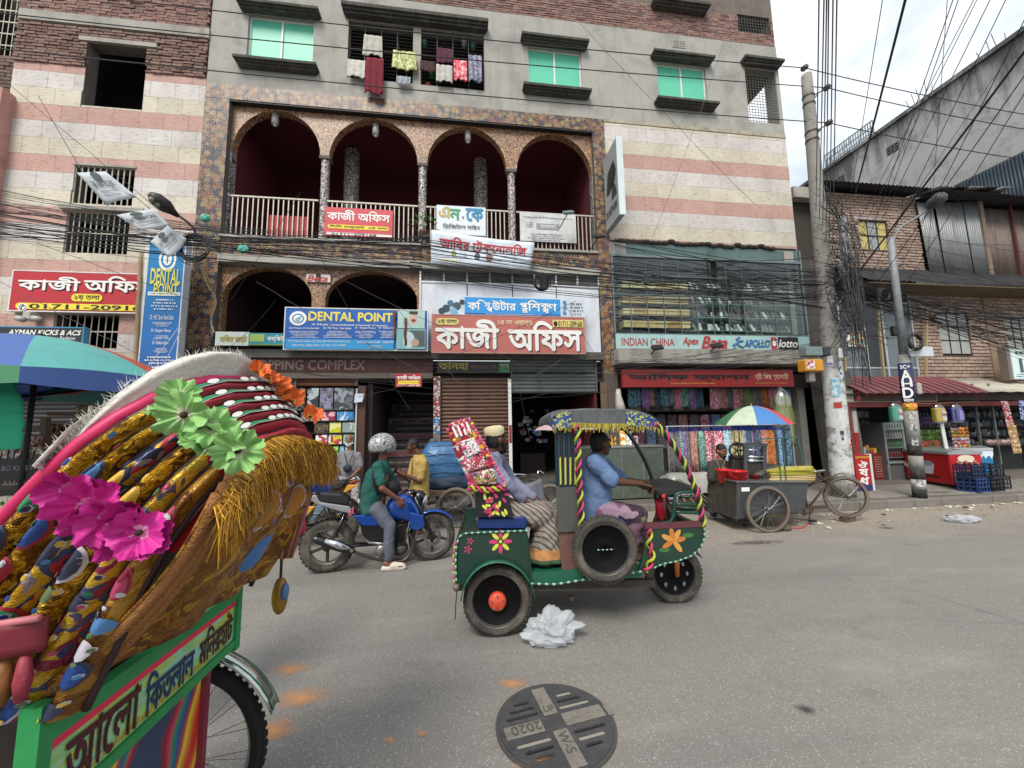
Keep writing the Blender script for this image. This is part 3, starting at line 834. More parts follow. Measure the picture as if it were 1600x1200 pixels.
b=MB();ztm=sum(a[2]for a in AR)/4
outer=rect(tx1-.05,tx2+.05,zsp,zt0+.0)
wallplate(b,arch_ring(tx1-.05,tx2+.05,zsp,zt0,[(a[0],a[1],ztm)for a in AR]),[],AY,.2)
b.bd('arch_wall',MOS_B,ab)
cols=[]
for i in range(3):cols.append((AR[i][1]+AR[i+1][0])/2)
cw=(AR[1][0]-AR[0][1])/2
for x in cols:
 b=MB();b.lathe([(cw*.98,zf),(cw*.98,zsp)],(x,AY+.1,0),n=16);b.bd('column',MOS_S,ab,smooth=1)
 MB().box(x-cw-.02,x+cw+.02,AY-.015,AY+.215,zsp-.05,zsp+.02).bd('capital',CEMD,ab)
for x0_,x1_ in((tx1-.05,AR[0][0]),(AR[3][1],tx2+.05)):
 MB().box(x0_,x1_,AY+.002,AY+.2,zf,zsp-.002).bd('pilaster',MOS_S,ab)
room(tx1,tx2,zf,zt0+.15,2.6,BURG,CEMD,BURG,ab,Y0=AY+.2)
for px,r_ in((549,.16),(751,.16)):
 x=fx(px,300,F+1.6)[0];b=MB();b.lathe([(.20,zf),(.20,zt0+.1)],(x,F+1.6,0),n=20);b.bd('inner_column',MOS_S,ab,smooth=1)
trim(tx1+.002,tx2-.002,zf0,zf-.06,F+.0,ab,s=.3)
MB().box(tx1,tx2,F-.05,AY+.22,zf-.058,zf-.002).bd('balcony_slab',CEM,ab)
zr=(fx(400,302)[1]+fx(800,325)[1])/2;RY=AY+.01
edges=[tx1]+[c for c in cols for _ in(0,1)]+[tx2]
for i in range(4):
 x0_=(tx1+.01)if i==0 else cols[i-1]+cw;x1_=(tx2-.01)if i==3 else cols[i]-cw
 rl=MB().box(x0_,x1_,RY-.02,RY+.02,zr-.025,zr+.01).box(x0_,x1_,RY-.015,RY+.015,zf+.05,zf+.075).bd('railing',STEEL,ab)
 n=int((x1_-x0_)/.105);p0=None;Mi=_RM[ab.name].inverted()
 for k in range(1,n):
  if p0 is None:p0=MB().box(-.012,.012,-.006,.006,0,zr-zf-.1).bd('baluster',STEEL,rl,world=0);o=p0
  else:o=p0.copy();COL.objects.link(o)
  o.location=Mi@V3((x0_+(x1_-x0_)*k/n,RY,zf+.075))
MB().box(*[fx(412,330)[0],fx(478,330)[0]],RY+.03,RY+.05,zf+.12,zf+.62).bd('red_panel',M('#a3242c',.6,dirt=.3),ab)
for i,(px,py)in enumerate(((430,186),(587,203),(731,213))):
 p=P(px,py,AY+.12);l=thing('hanging_lamp',['lantern hanging in the first arch beside the leaf tile border','lantern hanging in the second arch above the inner column','lantern hanging in the third arch above the shop banner'][i],'lamp',(p.x,AY+.12,ztm),group='lanterns hanging in the balcony arches')
 MB().lathe([(.0,.16),(.07,.14),(.08,.0),(.075,-.14),(.05,-.15)],(p.x,AY+.12,p.z),n=10).bd('lamp_shade',M('#b9b4ac',.4,.2,dirt=.5),l,smooth=1)
 MB().cyl((p.x,AY+.12,p.z+.1),(p.x,AY+.12,ztm+.02),.006,5).bd('cord',BLACKP,l)
 MB().ball((p.x,AY+.12,p.z-.15),.045,n=8,m=6).bd('bulb',WHITEP,l,smooth=1)
LZ1=zf0-.004
lowA=[(347,487),(508,652)]
LAR=[(fx(a,470,AY)[0],fx(c_,470,AY)[0])for a,c_ in lowA]
zlt=fx(415,409,AY)[1];zls=fx(490,468,AY)[1];xlr=LAR[1][1]+.06;zlb=fx(500,548)[1]
MB().box(tx1,tx2,F-.06,F+.3,LZ1-.17,LZ1).bd('floor_slab',CEM,ab)
zAb=LZ1-.172
b=MB();wallplate(b,arch_ring(tx1-.05,xlr,zls,zAb,[(a[0],a[1],min(zlt,zAb-.03))for a in LAR]),[],AY,.2);b.bd('arch_wall',MOS_B,ab)
for x0_,x1_ in((tx1-.05,LAR[0][0]),(LAR[0][1],LAR[1][0]),(LAR[1][1],xlr)):
 MB().box(x0_,x1_,AY+.002,AY+.19,zlb,zls-.001).bd('pilaster',MOS_B,ab)
room(tx1,xlr,zlb,zAb,2.4,M('#2c1016',.9),CEMD,M('#330f17',.9),ab,Y0=AY+.2)
MB().box(tx1-.03,tx2+.0,F-.12,F+.12,zlb-.18,zlb).bd('canopy_slab',CEMD,ab)
xw0,xw1=xlr+.02,tx2-.01
for i in range(4):
 a_=xw0+(xw1-xw0)*i/4
 MB().box(a_+.012,a_+(xw1-xw0)/4-.012,F+.02,F+.05,zlb+.02,zAb-.3).bd('white_panel',M('#cfd2d8',.5,var=.06,dirt=.35,dcol='#8b8f98'),ab)
MB().box(xw0,xw1,F+.07,F+.2,zlb,zAb).bd('shop_wall',CEMD,ab)
b=MB()
for i in range(9):x=xw0+(xw1-xw0)*i/8;b.box(x-.02,x+.02,F+.01,F+.06,zAb-.28,zAb-.02)
b.box(xw0,xw1,F+.0,F+.06,zAb-.31,zAb-.27);b.box(xw0-.02,xw0+.02,F-.01,F+.06,zlb,zAb)
b.bd('panel_frame',ALU,ab)
zs0=(fx(960,377)[1]+fx(1240,390)[1])/2;zs1=(fx(955,190)[1]+fx(1225,218)[1])/2
b=MB();b.box(tx3,xE,F+.03,F+.22,zs0,zc0-.003);b.bd('wall',CEMD,ab)
tiles(tx3+.005,xE,zs1-.01,zs0+.02,F+.012,[],ab,'cwcpwcpwcp',w=.5,h=.386,first=max(.05,zs1-.01-9.45))
MB().box(tx3,xE,F-.02,F+.1,zs1,zc0+.03).bd('plaster_band',M('#a9a18e',.9,var=.2,bump=.4,dirt=.6),ab)
gl=R(966,392,1246,547);gx0,gx1,gz0,gz1=tx3+.03,xE+.05,gl[2]+.0,zs0-.02
zsg=fx(1080,523)[1]
GY=F+.0
gf=MB()
for x in[gx0,gx1]:gf.box(x-.02,x+.02,GY-.02,GY+.04,zsg,gz1)
for i in range(1,12):
 x=gx0+(gx1-gx0)*i/12;gf.box(x-.006,x+.006,GY-.004,GY+.03,zsg,gz1-.45)
zbar=fx(1080,404)[1]
gf.box(gx0,gx1,GY-.03,GY+.04,zbar-.03,zbar+.03);gf.box(gx0,gx1,GY-.01,GY+.03,zsg-.01,zsg+.02)
for k in range(1,4):z=zsg+(zbar-zsg)*k/4;gf.box(gx0,gx1,GY-.006,GY+.03,z-.006,z+.006)
sf=gf.bd('glass_front_frame',M('#74807e',.4,.4),ab)
SG=MGlass((.88,.93,.91),.04,.94,'shop_glass')
for i in range(6):
 a_=gx0+(gx1-gx0)*i/6;c_=gx0+(gx1-gx0)*(i+1)/6
 MB().box(a_+.004,c_-.004,GY+.010,GY+.018,zsg+.01,zbar-.03).bd('pane',SG,sf);MB().box(a_+.004,c_-.004,GY+.010,GY+.018,zbar+.03,gz1).bd('pane',M('#4c6660',.15,spec=.6),sf)
room(gx0+.02,gx1-.04,zsg-.1,gz1+.02,.55,M('#4c5c58',.8),CEMD,M('#8c9896',.8),ab,Y0=F+.1,back=M('#46524f',.7))
zz=[fx(1000,y)[1]for y in(452,473,492,510)]
BOXM=[M('#dcb878',.8,rnd=.12),M('#e0c894',.8,rnd=.1),M('#cc9c5c',.8,rnd=.12)]
xs0,xs1=fx(972,470,F+.1)[0],fx(1076,470,F+.1)[0]
BG='shoe boxes stacked behind the glass';bx0={}
rows=[(452,'topmost row of shoe boxes'),(474,'second row of shoe boxes from the top'),(493,'third row of shoe boxes from the top'),(512,'lowest full row of shoe boxes')]
ordw=['first','second','third','fourth','fifth','sixth']
for ri,(py,nm)in enumerate(rows):
 z=fx(1020,py,F+.1)[1];MB().box(xs0,xs1,F+.13,F+.45,z-.02,z).bd('shelf',M('#2b2b28',.6),ab)
 for k in range(6):
  a_=xs0+(xs1-xs0)*k/6;m_=random.choice([0,0,1,2])
  o=MB().box(a_+.008,a_+(xs1-xs0)/6-.008,F+.08+random.uniform(0,.02),F+.36,z+.001,z+.155).box(a_+.004,a_+(xs1-xs0)/6-.004,F+.07,F+.37,z+.12,z+.165)
  ob_=o.bd('shoe_box',BOXM[m_]);tag(ob_,f'shoe box behind glass, {ordw[k]} in the {nm}','box',BG)
shoe=MB();shoe.tube([(0,0,0),(0,0,.05),(.0,.01,.11),(0,.015,.17),(0,.02,.2)],[.03,.034,.026,.03,.012],7)
SH=[M('#dfe3e1',.35),M('#3c3430',.4),M('#8a8f8c',.4),M('#e3e3df',.4),M('#5b4030',.4)]
xg0,xg1=fx(1080,470,F+.2)[0],fx(1236,470,F+.2)[0];sp0={}
for ri,(py,rn)in enumerate([(455,'top'),(477,'second'),(498,'third'),(518,'bottom')]):
 z=fx(1150,py,F+.2)[1];MB().box(xg0,xg1,F+.12,F+.4,z-.012,z).bd('shelf',M('#9fb8b2',.3),ab)
 n=22
 for k in range(n):
  c_=random.choices([0,1,2,3,4],[4,4,3,2,2]if k<9 else[1,5,3,.5,2])[0]
  if c_ not in sp0:sp0[c_]=shoe.bd('shoe',SH[c_]);o=sp0[c_]
  else:o=sp0[c_].copy();COL.objects.link(o)
  cn=['pale silver','dark brown','grey','white','tan'][c_]
  o.location=(xg0+.05+(xg1-xg0-.1)*k/n,F+.17,z);o.rotation_euler=(-.35,random.uniform(-.1,.1),random.uniform(-.4,.4));o.scale=(1.4,1.3,random.uniform(1.0,1.3))
  tag(o,f'{cn} shoe propped on the {rn} shelf behind the shop glass','shoe',f'{cn} shoes on the {rn} glass shelf')
MB().box(tx3-.1,xE+.1,F-.45,F+.1,fx(1080,571)[1]-.02,fx(1080,551)[1]).bd('canopy_slab',CEML,ab)
b=MB();zc_=fx(1080,571)[1]-.02
for k in range(30):
 x=tx3+k*(xE-tx3)/30+random.uniform(0,.1);b.ball((x,F-.45,zc_+random.uniform(.0,.24)),random.uniform(.05,.2),.012,random.uniform(.02,.05),7,4)
kind(b.bd('peeling_plaster',M('#a09a90',.95,bump=.5),ab),'stuff')
MB().box(tx2,tx3+.02,F-.05,F+.14,.1,2.9).bd('column',M('#5c524a',.9,var=.3,bump=.4,dirt=.6),ab)
b=MB()
for k in range(26):x=tx3+.3+k*.17;b.ball((x,F-.02,zs0+.02+random.uniform(-.03,.05)),.12,.05,.05,6,4)
kind(b.bd('broken_plaster',M('#3e3630',.95,bump=.5),ab),'stuff')
MB().box(tx3-.01,tx3+.42,F-.01,F+.1,zbar+.0,zs0-.04).bd('window_jamb',CEML,ab);MB().box(xE-.42,xE-.15,F-.012,F+.1,zbar+.04,zs0-.06).bd('window_jamb',CEML,ab)
def flat(px,py,Y):return P(px,py,Y)
def inks(h):return M(h,.6,var=.03)
WHT,BLK,YEL=inks('#e8e6e0'),inks('#15130f'),inks('#e6cf3a')
class Sign:
 """a board facing the street on plane Y; sub-items are placed by their measured corners"""
 def __init__(s,name,label,box,Y,mat,th=.08,group=None,cat='sign',frame=None,tl=None):
  s.Y=Y;x0,x1,z0,z1=box if isinstance(box,tuple)and len(box)==4 and isinstance(box[0],float)else R(*box,Y)
  s.b=(x0,x1,z0,z1)
  s.t=thing(name,label,cat,((x0+x1)/2,Y,z0),group=group)
  s.panel=MB().box(x0,x1,Y,Y+th,z0,z1).bd('panel',mat,s.t)
  if frame:
   f=MB();w=.022
   f.box(x0-w,x1+w,Y-.006,Y+th,z1,z1+w);f.box(x0-w,x1+w,Y-.006,Y+th,z0-w,z0);f.box(x0-w,x0,Y-.006,Y+th,z0,z1);f.box(x1,x1+w,Y-.006,Y+th,z0,z1)
   f.bd('frame',frame,s.t)
  s.k=0
 def txt(s,st,box,mat,bold=.0,shear=0,shadow=None,keep=False):
  x0,x1,z0,z1=R(*box,s.Y);s.k+=1
  if shadow:
   MB().text(st,((x0+x1)/2+.02,s.Y,(z0+z1)/2-.02),x1-x0,z1-z0,nrm=(0,-1,0),bold=bold,z=.004+s.k*.0008,shear=shear).bd('lettering',shadow,s.t)
   s.k+=3
  MB().text(st,((x0+x1)/2,s.Y,(z0+z1)/2),x1-x0,z1-z0,nrm=(0,-1,0),bold=bold,z=.004+s.k*.0008,shear=shear,keep=keep).bd('lettering',mat,s.t)
  s.k+=2;return s
 def patch(s,box,mat,name='printed_band',pill=False,disc=False):
  x0,x1,z0,z1=R(*box,s.Y);s.k+=1;y=s.Y-.002-s.k*.0008
  if disc:
   cx,cz,r1,r2=(x0+x1)/2,(z0+z1)/2,(x1-x0)/2,(z1-z0)/2;pts=[(cx+r1*cos(a*PI/12),y,cz+r2*sin(a*PI/12))for a in range(24)]
  elif pill:
   r=min((z1-z0)/2,(x1-x0)/2);pts=[]
   for c_,s_ in((x1-r,-1),(x0+r,1)):
    for i in range(9):
     a=s_*-PI/2+(0 if s_==1 else 0)
     a=(-PI/2+PI*i/8)if s_==-1 else(PI/2+PI*i/8)
     pts.append((c_+r*cos(a),y,(z0+z1)/2+(z1-z0)/2*sin(a)))
  else:pts=[(x0,y,z0),(x1,y,z0),(x1,y,z1),(x0,y,z1)]
  MB().add(pts,[tuple(range(len(pts)))]).bd(name,mat,s.t);return s
 def lines(s,box,n,mat,st='dental surgery and care clinic',seed=0):
  """small print that stays unreadable in the photograph: rows of tiny strokes"""
  x0,x1,z0,z1=R(*box,s.Y);r=random.Random(seed);b=MB();s.k+=1;y=s.Y-.002-s.k*.0008
  for i in range(n):
   zc=z1-(z1-z0)*(i+.5)/n;h=(z1-z0)/n*.42;w=(x1-x0)*r.uniform(.55,1);x=(x0+x1)/2-w/2;e=x+w
   while x<e:
    q=h*r.uniform(.4,1.3);b.add([(x,y,zc-h/2),(x+q,y,zc-h/2),(x+q,y,zc+h/2*r.uniform(.5,1)),(x,y,zc+h/2)],[(0,1,2,3)]);x+=q+h*r.choice([.25,.3,.9])
  kind(b.bd('small_print',mat,s.t),'stuff');return s
RED=M('#b3202a',.5,var=.06,dirt=.15);SY=F-.12
g=Sign('office_sign','red office board with white Bengali letters and yellow phone band on the striped wall',(22,423,243,489),SY,RED,frame=WHITEP)
g.txt('কাজী',(31,431,124,455),WHT,.02,shadow=BLK);g.txt('অফিস',(134,431,238,458),WHT,.02,shadow=BLK)
g.patch((113,459,160,472),YEL,pill=True);g.txt('২য় তলা',(117,461,156,471),BLK,.012)
g.patch((26,473,241,487),YEL,pill=True);g.txt('01711-209168',(48,475,238,486),BLK,.02);g.patch((30,474,43,486.5),WHT,disc=True,name='phone_disc');g.txt('✆',(32,476,41,485),BLK,.02)
DBLUE=NT('blue_print');_z=DBLUE.node('SeparateXYZ');DBLUE.link(DBLUE.node('NewGeometry').outputs['Position'],_z.inputs[0])
DBLUE=DBLUE.out(DBLUE.ramp(DBLUE.math('MULTIPLY',_z.outputs[2],.1),[(.25,C('#1f3f8c')),(.36,C('#1c6cae')),(.6,C('#1884b8'))]),.45)
DY=F-.55
a0,a1=P(232,390,DY),P(287,570,DY);xa=(P(232,390,DY).x+P(219,572,DY).x)/2;xb=(P(286,395,DY).x+P(277,575,DY).x)/2;zb_,zt_=P(250,573,DY).z,P(255,374,DY).z
g=Sign('dental_sign','tall narrow blue dental clinic light box beside the leaf tile column',(xa,xb,zb_,zt_),DY,DBLUE,.16,frame=M('#c9cfd4',.5))
MB().box(xa-.10,xa-.024,DY+.02,DY+.12,zb_,zt_+.1).bd('side_panel',WHITEP,g.t)
g.patch((250,386,274,424),WHT,disc=True,name='round_emblem');g.patch((253,391,271,419),DBLUE,disc=True,name='round_emblem');g.patch((256,395,268,415),WHT,disc=True,name='round_emblem');g.txt('T',(259,398,265,411),DBLUE,.03)
g.txt('DENTAL',(237,420,281,444),M('#d8d060',.6),.03);g.txt('POINT',(242,443,278,461),M('#d8d060',.6),.03)
g.patch((232,456,282,463),WHT);g.txt('A Multi Specialized Dental Center',(234,457.5,281,461.5),DBLUE)
g.lines((237,466,277,486),4,WHT,seed=1);g.txt('Dr. Md. Tanvir Ibne Sufian',(236,492,272,500),WHT);g.lines((239,503,270,511),4,WHT,seed=2);g.txt('Dr. Nargees Mamun',(238,514,268,521),WHT);g.lines((240,524,268,531),3,WHT,seed=3);g.txt('Dr. Shafiqul Islam',(240,533,264,540),WHT);g.lines((240,544,266,552),4,WHT,seed=4);g.lines((228,556,270,570),3,WHT,seed=5)
t=thing('bamboo_pole','upright bamboo pole beside the tall blue dental sign','pole',(P(206,600,DY).x,DY,.1))
b=MB();p0=P(221,395,DY);p1=P(207,640,DY);
b.tube([p1.lerp(p0,i/14)+V3((random.uniform(-.01,.01),0,0))for i in range(15)],[.034+(.006 if i%2 else 0)for i in range(15)],8);b.tube([(p1.x,DY,.1),p1],.04,8)
b.bd('bamboo',M('#a08a6c',.8,var=.25,dirt=.4),t,smooth=1)
AY_=F-.7
g=Sign('shoe_shop_sign','black shoe shop sign with slanting white letters above the big umbrella',(-12,511,127,541),AY_,M('#22252a',.5),.12,frame=M('#3f86a8',.5))
g.txt('AYMAN KiCKS & ACS',(15,515,126,524),WHT,.03,shear=.25);g.txt('Fashion',(95,526,118,531),WHT,.01)
BY=RY-.06
g=Sign('office_sign','red office board tied to the balcony rail over a yellow strip',(508,323,613,372),BY,M('#c43a44',.5,var=.06,dirt=.1),.03)
g.txt('কাজী অফিস',(512,327,609,348),WHT,.02);g.patch((512,350,608,361),YEL,pill=True);g.txt('লিলি মার্কেট (২য় তলা)',(515,351,606,360),BLK,.012)
g.patch((510,362.5,612,371),WHT);g.txt('01711-209168',(518,363.5,588,370),BLK,.015)
g=Sign('digital_sign_board','white board with multicoloured Bengali letters on the balcony rail',(682,320,759,369),BY,M('#d9e0e4',.5,dirt=.15),.03)
g.txt('এ',(686,323,702,341),M('#b8a064',.6),.03);g.txt('ন',(703,327,719,344),M('#3b9a60',.6),.03);g.txt('.',(722,338,725,342),M('#7a3a9a',.6));g.txt('কে',(728,326,755,346),M('#2f86b0',.6),.03);g.txt('ডিজিটাল সাইন',(692,349,750,360),M('#3a3a40',.6),.01);g.patch((683,366,759,369),M('#2a4c8c',.6))
g=Sign('notice_banner','white printed notice sheet leaning on the rail of the fourth arch',(812,331,901,380),BY,M('#c9ccc9',.7,dirt=.3),.015)
GREY=M('#5b5d60',.7);g.txt('প্রশিক্ষণ',(817,337,895,345),M('#85878a',.7),.01);g.patch((838,349,874,360),M('#8b8d90',.7));g.txt('বাংলাদেশ',(844,351,868,358),WHT,.01);g.lines((816,363,890,379),4,GREY,seed=8);g.lines((820,346,834,356),3,GREY,seed=9)
def cloth(fn,nu,nv,name,mat,parent,th=.004):
 b=MB();b.grid(fn,nu,nv);o=b.bd(name,mat,parent,smooth=1)
 m=o.modifiers.new('thickness','SOLIDIFY');m.thickness=th;m.offset=0
 return o
q=[P(674,359,F-.35),P(835,379,F-.35),P(829,423,F-.35),P(673,411,F-.35)]
t=thing('cloth_banner','white cloth banner with red Bengali letters sagging among the cables','banner',(q[3].x,F-.35,q[3].z))
def bf(u,w):
 top=q[0].lerp(q[1],u);bot=q[3].lerp(q[2],u);p=top.lerp(bot,w)
 p=p+V3((0,.05*sin(u*7)*w+.04*n3((u*5,w*3,1)),-.06*sin(PI*u)*(1-w)*.6));return p
cloth(bf,24,8,'cloth',M('#cfd8e2',.8,dirt=.35,dcol='#77767a'),t)
def banner_text(st,u0,u1,w0,w1,mat,bold):
 vs_,fs,isl,(x0,x1,y0,y1)=glyphs(st);b=MB()
 for k,(dx,dy)in enumerate([(-bold,0),(bold,0),(0,bold),(0,-bold)]):
  b.add([bf(u0+(u1-u0)*((p[0]+dx-x0)/(x1-x0)),w1+(w0-w1)*((p[1]+dy-y0)/(y1-y0)))+V3((0,-.008-.0008*k-.0003*(isl[i]%2),0))for i,p in enumerate(vs_)],fs)
 b.bd('lettering',mat,t)
banner_text('আবির টেকনোলজি',.08,.93,.12,.48,M('#b23038',.7),.025);banner_text('কম্পিউটার বিক্রয়',.08,.26,.82,.92,YEL,.01)
for(u,w,r_,m_)in((.22,.62,.05,'#8c8b5a'),(.45,.66,.06,'#44484c'),(.57,.68,.07,'#7c5a50'),(.33,.66,.04,'#9aa0a4'),(.82,.66,.06,'#b9c2cc')):
 MB().add([bf(u+r_*.5*cos(a*PI/6),w+r_*2.2*sin(a*PI/6))+V3((0,-.008,0))for a in range(12)],[tuple(range(12))]).bd('printed_picture',M(m_,.7),t)
g=Sign('shoe_brand_sign','small white sign with red script letters between the lower arches',(479,428,516,441),AY-.05,M('#d6d2cc',.6,dirt=.3),.04)
g.txt('Beta',(482,430,513,440),M('#b0423a',.6),.03,shear=.3);g.patch((494,428,501,440),BLK)
LY=F-.20
g=Sign('sign_maker_board','white board with yellow green Bengali letters beside the blue dental board',(337,518,388,540),LY,M('#cdd6cf',.6,dirt=.2),.06)
g.txt('নাজির আর্ট',(344,523,385,538),M('#a89a34',.6),.03,shear=.2)
g=Sign('computer_shop_board','teal board with white Bengali letters beside the blue dental board',(389,520,446,540),LY-.01,M('#2d8c9c',.6),.06)
g.txt('কম্পিউ',(418,524,444,535),WHT,.02);g.patch((389,537,446,540),M('#6a8c4a',.6));g.patch((391,522,413,534),M('#9cb85a',.6),name='printed_picture')
LB=F-.32
g=Sign('dental_board','long blue dental clinic board with yellow capitals and smiling patient pictures',(447,481,667,547),LB,M('#1e5cab',.4,var=.08),.10,frame=WHITEP)
DY_=M('#e0d05c',.5)
g.txt('DENTAL POINT',(483,487,613,503),DY_,.035);g.txt('A Multi Specialized Dental Center',(487,505.5,606,511),WHT,.02)
g.patch((453,486,479,509),WHT,disc=True,name='round_emblem');g.patch((457,490,475,505.5),M('#3f78b8',.5),disc=True,name='round_emblem');g.patch((459,492,473,503.5),WHT,disc=True,name='round_emblem');g.txt('d',(463,494,469,502),M('#3f9aa8',.5),.02,shear=.3)
for i,(x0_,x1_,nm)in enumerate(((452,499,'Asst. Professor, Dr. Rowshan Sakhi'),(506,549,'Dr. Md. Tanvir Ibne Sufian'),(555,587,'Dr. Nargees Mamun'),(592,620,'Dr. Shafiqul Islam'))):
 g.txt(nm,(x0_,511,x1_,515),WHT,.01);g.lines((x0_,516.5,x1_,529),5,WHT,seed=20+i)
g.patch((447,529.5,615,546.5),M('#2f96cf',.4,var=.05));g.txt('Lily Shopping Complex (1st Floor-B3), 8/A Nawab Gate Road',(452,531.5,547,536),WHT,.012);g.txt('Kellar More, Lalbagh, Dhaka-1211. Mob : 01711-209687',(458,538,541,542.5),WHT,.012)
g.txt('Visiting Hours: 6:00 - 10:00 PM',(558,533,615,538),WHT,.015);g.txt('(Sat-Fri Open)',(577,540,598,544),DY_,.01)
g.patch((622,486,664,514),M('#a9c8c0',.5),name='printed_picture');g.patch((640,490,653,508),M('#c7a896',.5),disc=True,name='printed_picture');g.patch((643,499,650,504),M('#7c2f30',.5),disc=True,name='printed_picture');g.patch((640,487,653,492),M('#3a2a26',.5),name='printed_picture')
g.patch((620,514.5,665,546),M('#7fb3b0',.5),name='printed_picture');g.patch((640,517,664,543),M('#55605e',.5),name='printed_picture');g.patch((630,519,648,545),M('#b9cdd0',.5),disc=True,name='printed_picture');g.patch((643,530,655,542),M('#bb9a88',.5),disc=True,name='printed_picture')
for k,(x,y0_,y1_)in enumerate(((616.5,485,531),(634,497,540))):
 b=MB();b.tube([P(x+random.uniform(-1,1),y0_+(y1_-y0_)*i/6,LB-.04)for i in range(7)],[.03,.035,.028,.034,.03,.03,.02],6)
 o=b.bd('rag_strip',M('#6f4034',.9,dirt=.4),smooth=1);tag(o,['brown rag strip dangling over the word on the blue dental board','shorter brown rag strip dangling before the patient pictures'][k],'rag')
g=Sign('training_board','light blue training board with white Bengali letters over the terracotta sign',(684,461,915,497),F-.28,M('#c6d2da',.5,dirt=.15),.05)
g.patch((726,464,876,494),M('#2f8fd0',.45,var=.05));g.txt('ক{ম|প}িউটার',(731,468,806,488),WHT,.02);g.txt('{প|র}শি{ক|ষ}ণ',(812,469,870,490),WHT,.02);g.patch((726,488.5,876,494),M('#255cae',.5));g.lines((735,489,868,493.5),1,WHT,seed=4)
for(x,y,r_,m_)in((704,474,5,'#3f6a80'),(697,482,6,'#2c4454'),(714,478,6,'#34525c'),(722,472,4,'#2c3a44'),(690,486,5,'#1f3a4c'),(709,487,6,'#6fa9c4')):g.patch((x-r_,y-r_,x+r_,y+r_),M(m_,.6),disc=True,name='printed_picture')
for i in range(3):g.patch((879,470+i*8,885,476+i*8),M('#3a8cc8',.5),disc=True,name='printed_picture')
g.lines((888,472,912,494),4,GREY,seed=12)
KY=F-.42
g=Sign('office_sign','large terracotta office board with big white Bengali letters above the shutters',(676,492,914,552),KY,M('#b9695e',.55,var=.06,dirt=.12),.12,frame=M('#a8887c',.6))
g.txt('কাজী',(681,499,779,545),WHT,.028,shadow=BLK);g.txt('অফিস',(794,502,909,548),WHT,.028,shadow=BLK)
g.patch((681,497,717,508),M('#d8c878',.6),pill=True);g.txt('২য় তলা',(684,499,714,507),BLK,.012);g.txt('(২৪ নং ওয়ার্ড)',(777,500,832,511),M('#e0d6b0',.6),.01)
g.patch((863,500,911,512),M('#d8c878',.6));g.txt('01711-209168',(872,502,909,511),BLK,.02);g.patch((864.5,502,871,510.5),BLK,disc=True,name='phone_disc')
g=Sign('shoe_brand_strip','pale green shoe shop strip with red and blue brand names below the glass',(gx0,gx1,fx(1080,548)[1],zsg-.015),F-.03,M('#9fc0bd',.5,var=.06,dirt=.2),.05)
RDI=M('#a4383e',.6)
g.txt('INDIAN CHINA',(971,528,1054,541),RDI,.015);g.txt('Apex',(1067,527,1092,542),RDI,.03,shear=.3);g.txt('Bata',(1098,526,1138,545),RDI,.035,shear=.35);g.txt('APOLLO',(1163,531,1203,543),M('#23629c',.5),.03,shear=.2)
g.patch((1203.5,527,1214,547),RDI);g.patch((1214.5,527,1248,547),BLK);g.txt('lotto',(1217,531,1246,543),WHT,.02,shear=.3);g.patch((1206,532,1212,541),WHT,disc=True)
x,y=1152,536
b=MB();
def fig(px):return[tuple(P(a,c_,F-.04))for a,c_ in px]
b.tube(fig([(1145,540),(1151,536),(1156,533),(1161,533)]),.022,5);b.tube(fig([(1150,529),(1154,534),(1150,538),(1147,544)]),.02,5);b.tube(fig([(1151,538),(1157,541),(1162,544)]),.018,5);b.ball(P(1154.5,528,F-.04),.035,.01,.035,8,5)
b.bd('runner_logo',M('#23629c',.5),g.t)
CY=F-.3
g=Sign('clothes_shop_sign','long dark red clothes shop board with black Bengali letters over hanging fabrics',(972,577,1241,604),CY,M('#8e1c1a',.5,var=.1,dirt=.25),.1)
g.txt('আলিফ ফ্যাশন',(983,583,1172,596),M('#120c10',.5),.04);g.lines((1025,597,1140,601),1,M('#c08a34',.6),seed=14);g.txt('থ্রী-পিছ গ্যালারী',(1179,583,1232,595),M('#c9a48c',.6),.015);g.lines((1179,597,1232,600),1,M('#c08a34',.6),seed=15)
SX=P(944,300,F-.03).x
qn=PXp(966,290,SX);
z_t=(PXp(962,215,SX).z);z_b=PXp(970,332,SX).z;y_n=PXp(966,290,SX).y
t=thing('projecting_sign','flat grey double sided sign with a dark car picture projecting from the facade','sign',(SX,F-.03,z_b))
MB().box(SX,SX+.13,y_n,F-.06,z_b,z_t).bd('panel',M('#9aa2a2',.5,dirt=.2),t)
MB().box(SX-.01,SX+.14,y_n-.03,y_n,z_b-.02,z_t+.02).bd('frame',M('#ccd6d6',.4),t)
MB().box(SX+.02,SX+.11,F-.06,F+.0,z_b+.3,z_b+.36).box(SX+.02,SX+.11,F-.06,F,z_t-.5,z_t-.44).bd('bracket',BLACKP,t)
dy=F-.06-y_n;
def sp(u,w):return(SX-.004,y_n+dy*(1-u),z_b+(z_t-z_b)*w)
MB().add([sp(*a)for a in((.15,.45),(.3,.72),(.75,.78),(.9,.62),(.8,.5),(.35,.42))],[tuple(range(6))]).bd('printed_picture',M('#2c3230',.5),t)
MB().add([sp(*a)for a in((.5,.3),(.6,.52),(.8,.45),(.9,.3))],[tuple(range(4))]).bd('printed_picture',M('#3a4542',.5),t)
MB().text('DK NETWORK',(SX-.003,y_n+dy*.5,z_b+(z_t-z_b)*.18),dy*.8,.18,(0,-1,0),(0,0,1),(-1,0,0),.02).bd('lettering',M('#3a3f40',.5),t)
PL=.36
zF=fx(600,590)[1]
DKRED=M('#4a2420',.8,var=.2,dirt=.4)
MB().box(tx1-.4,tx3+.0,F-.02,F+3.2,.1,PL-.0).bd('plinth',CEMD,ab)
MB().box(tx3,xE,F-.02,F+3.0,.1,PL).bd('plinth',CEMD,ab)
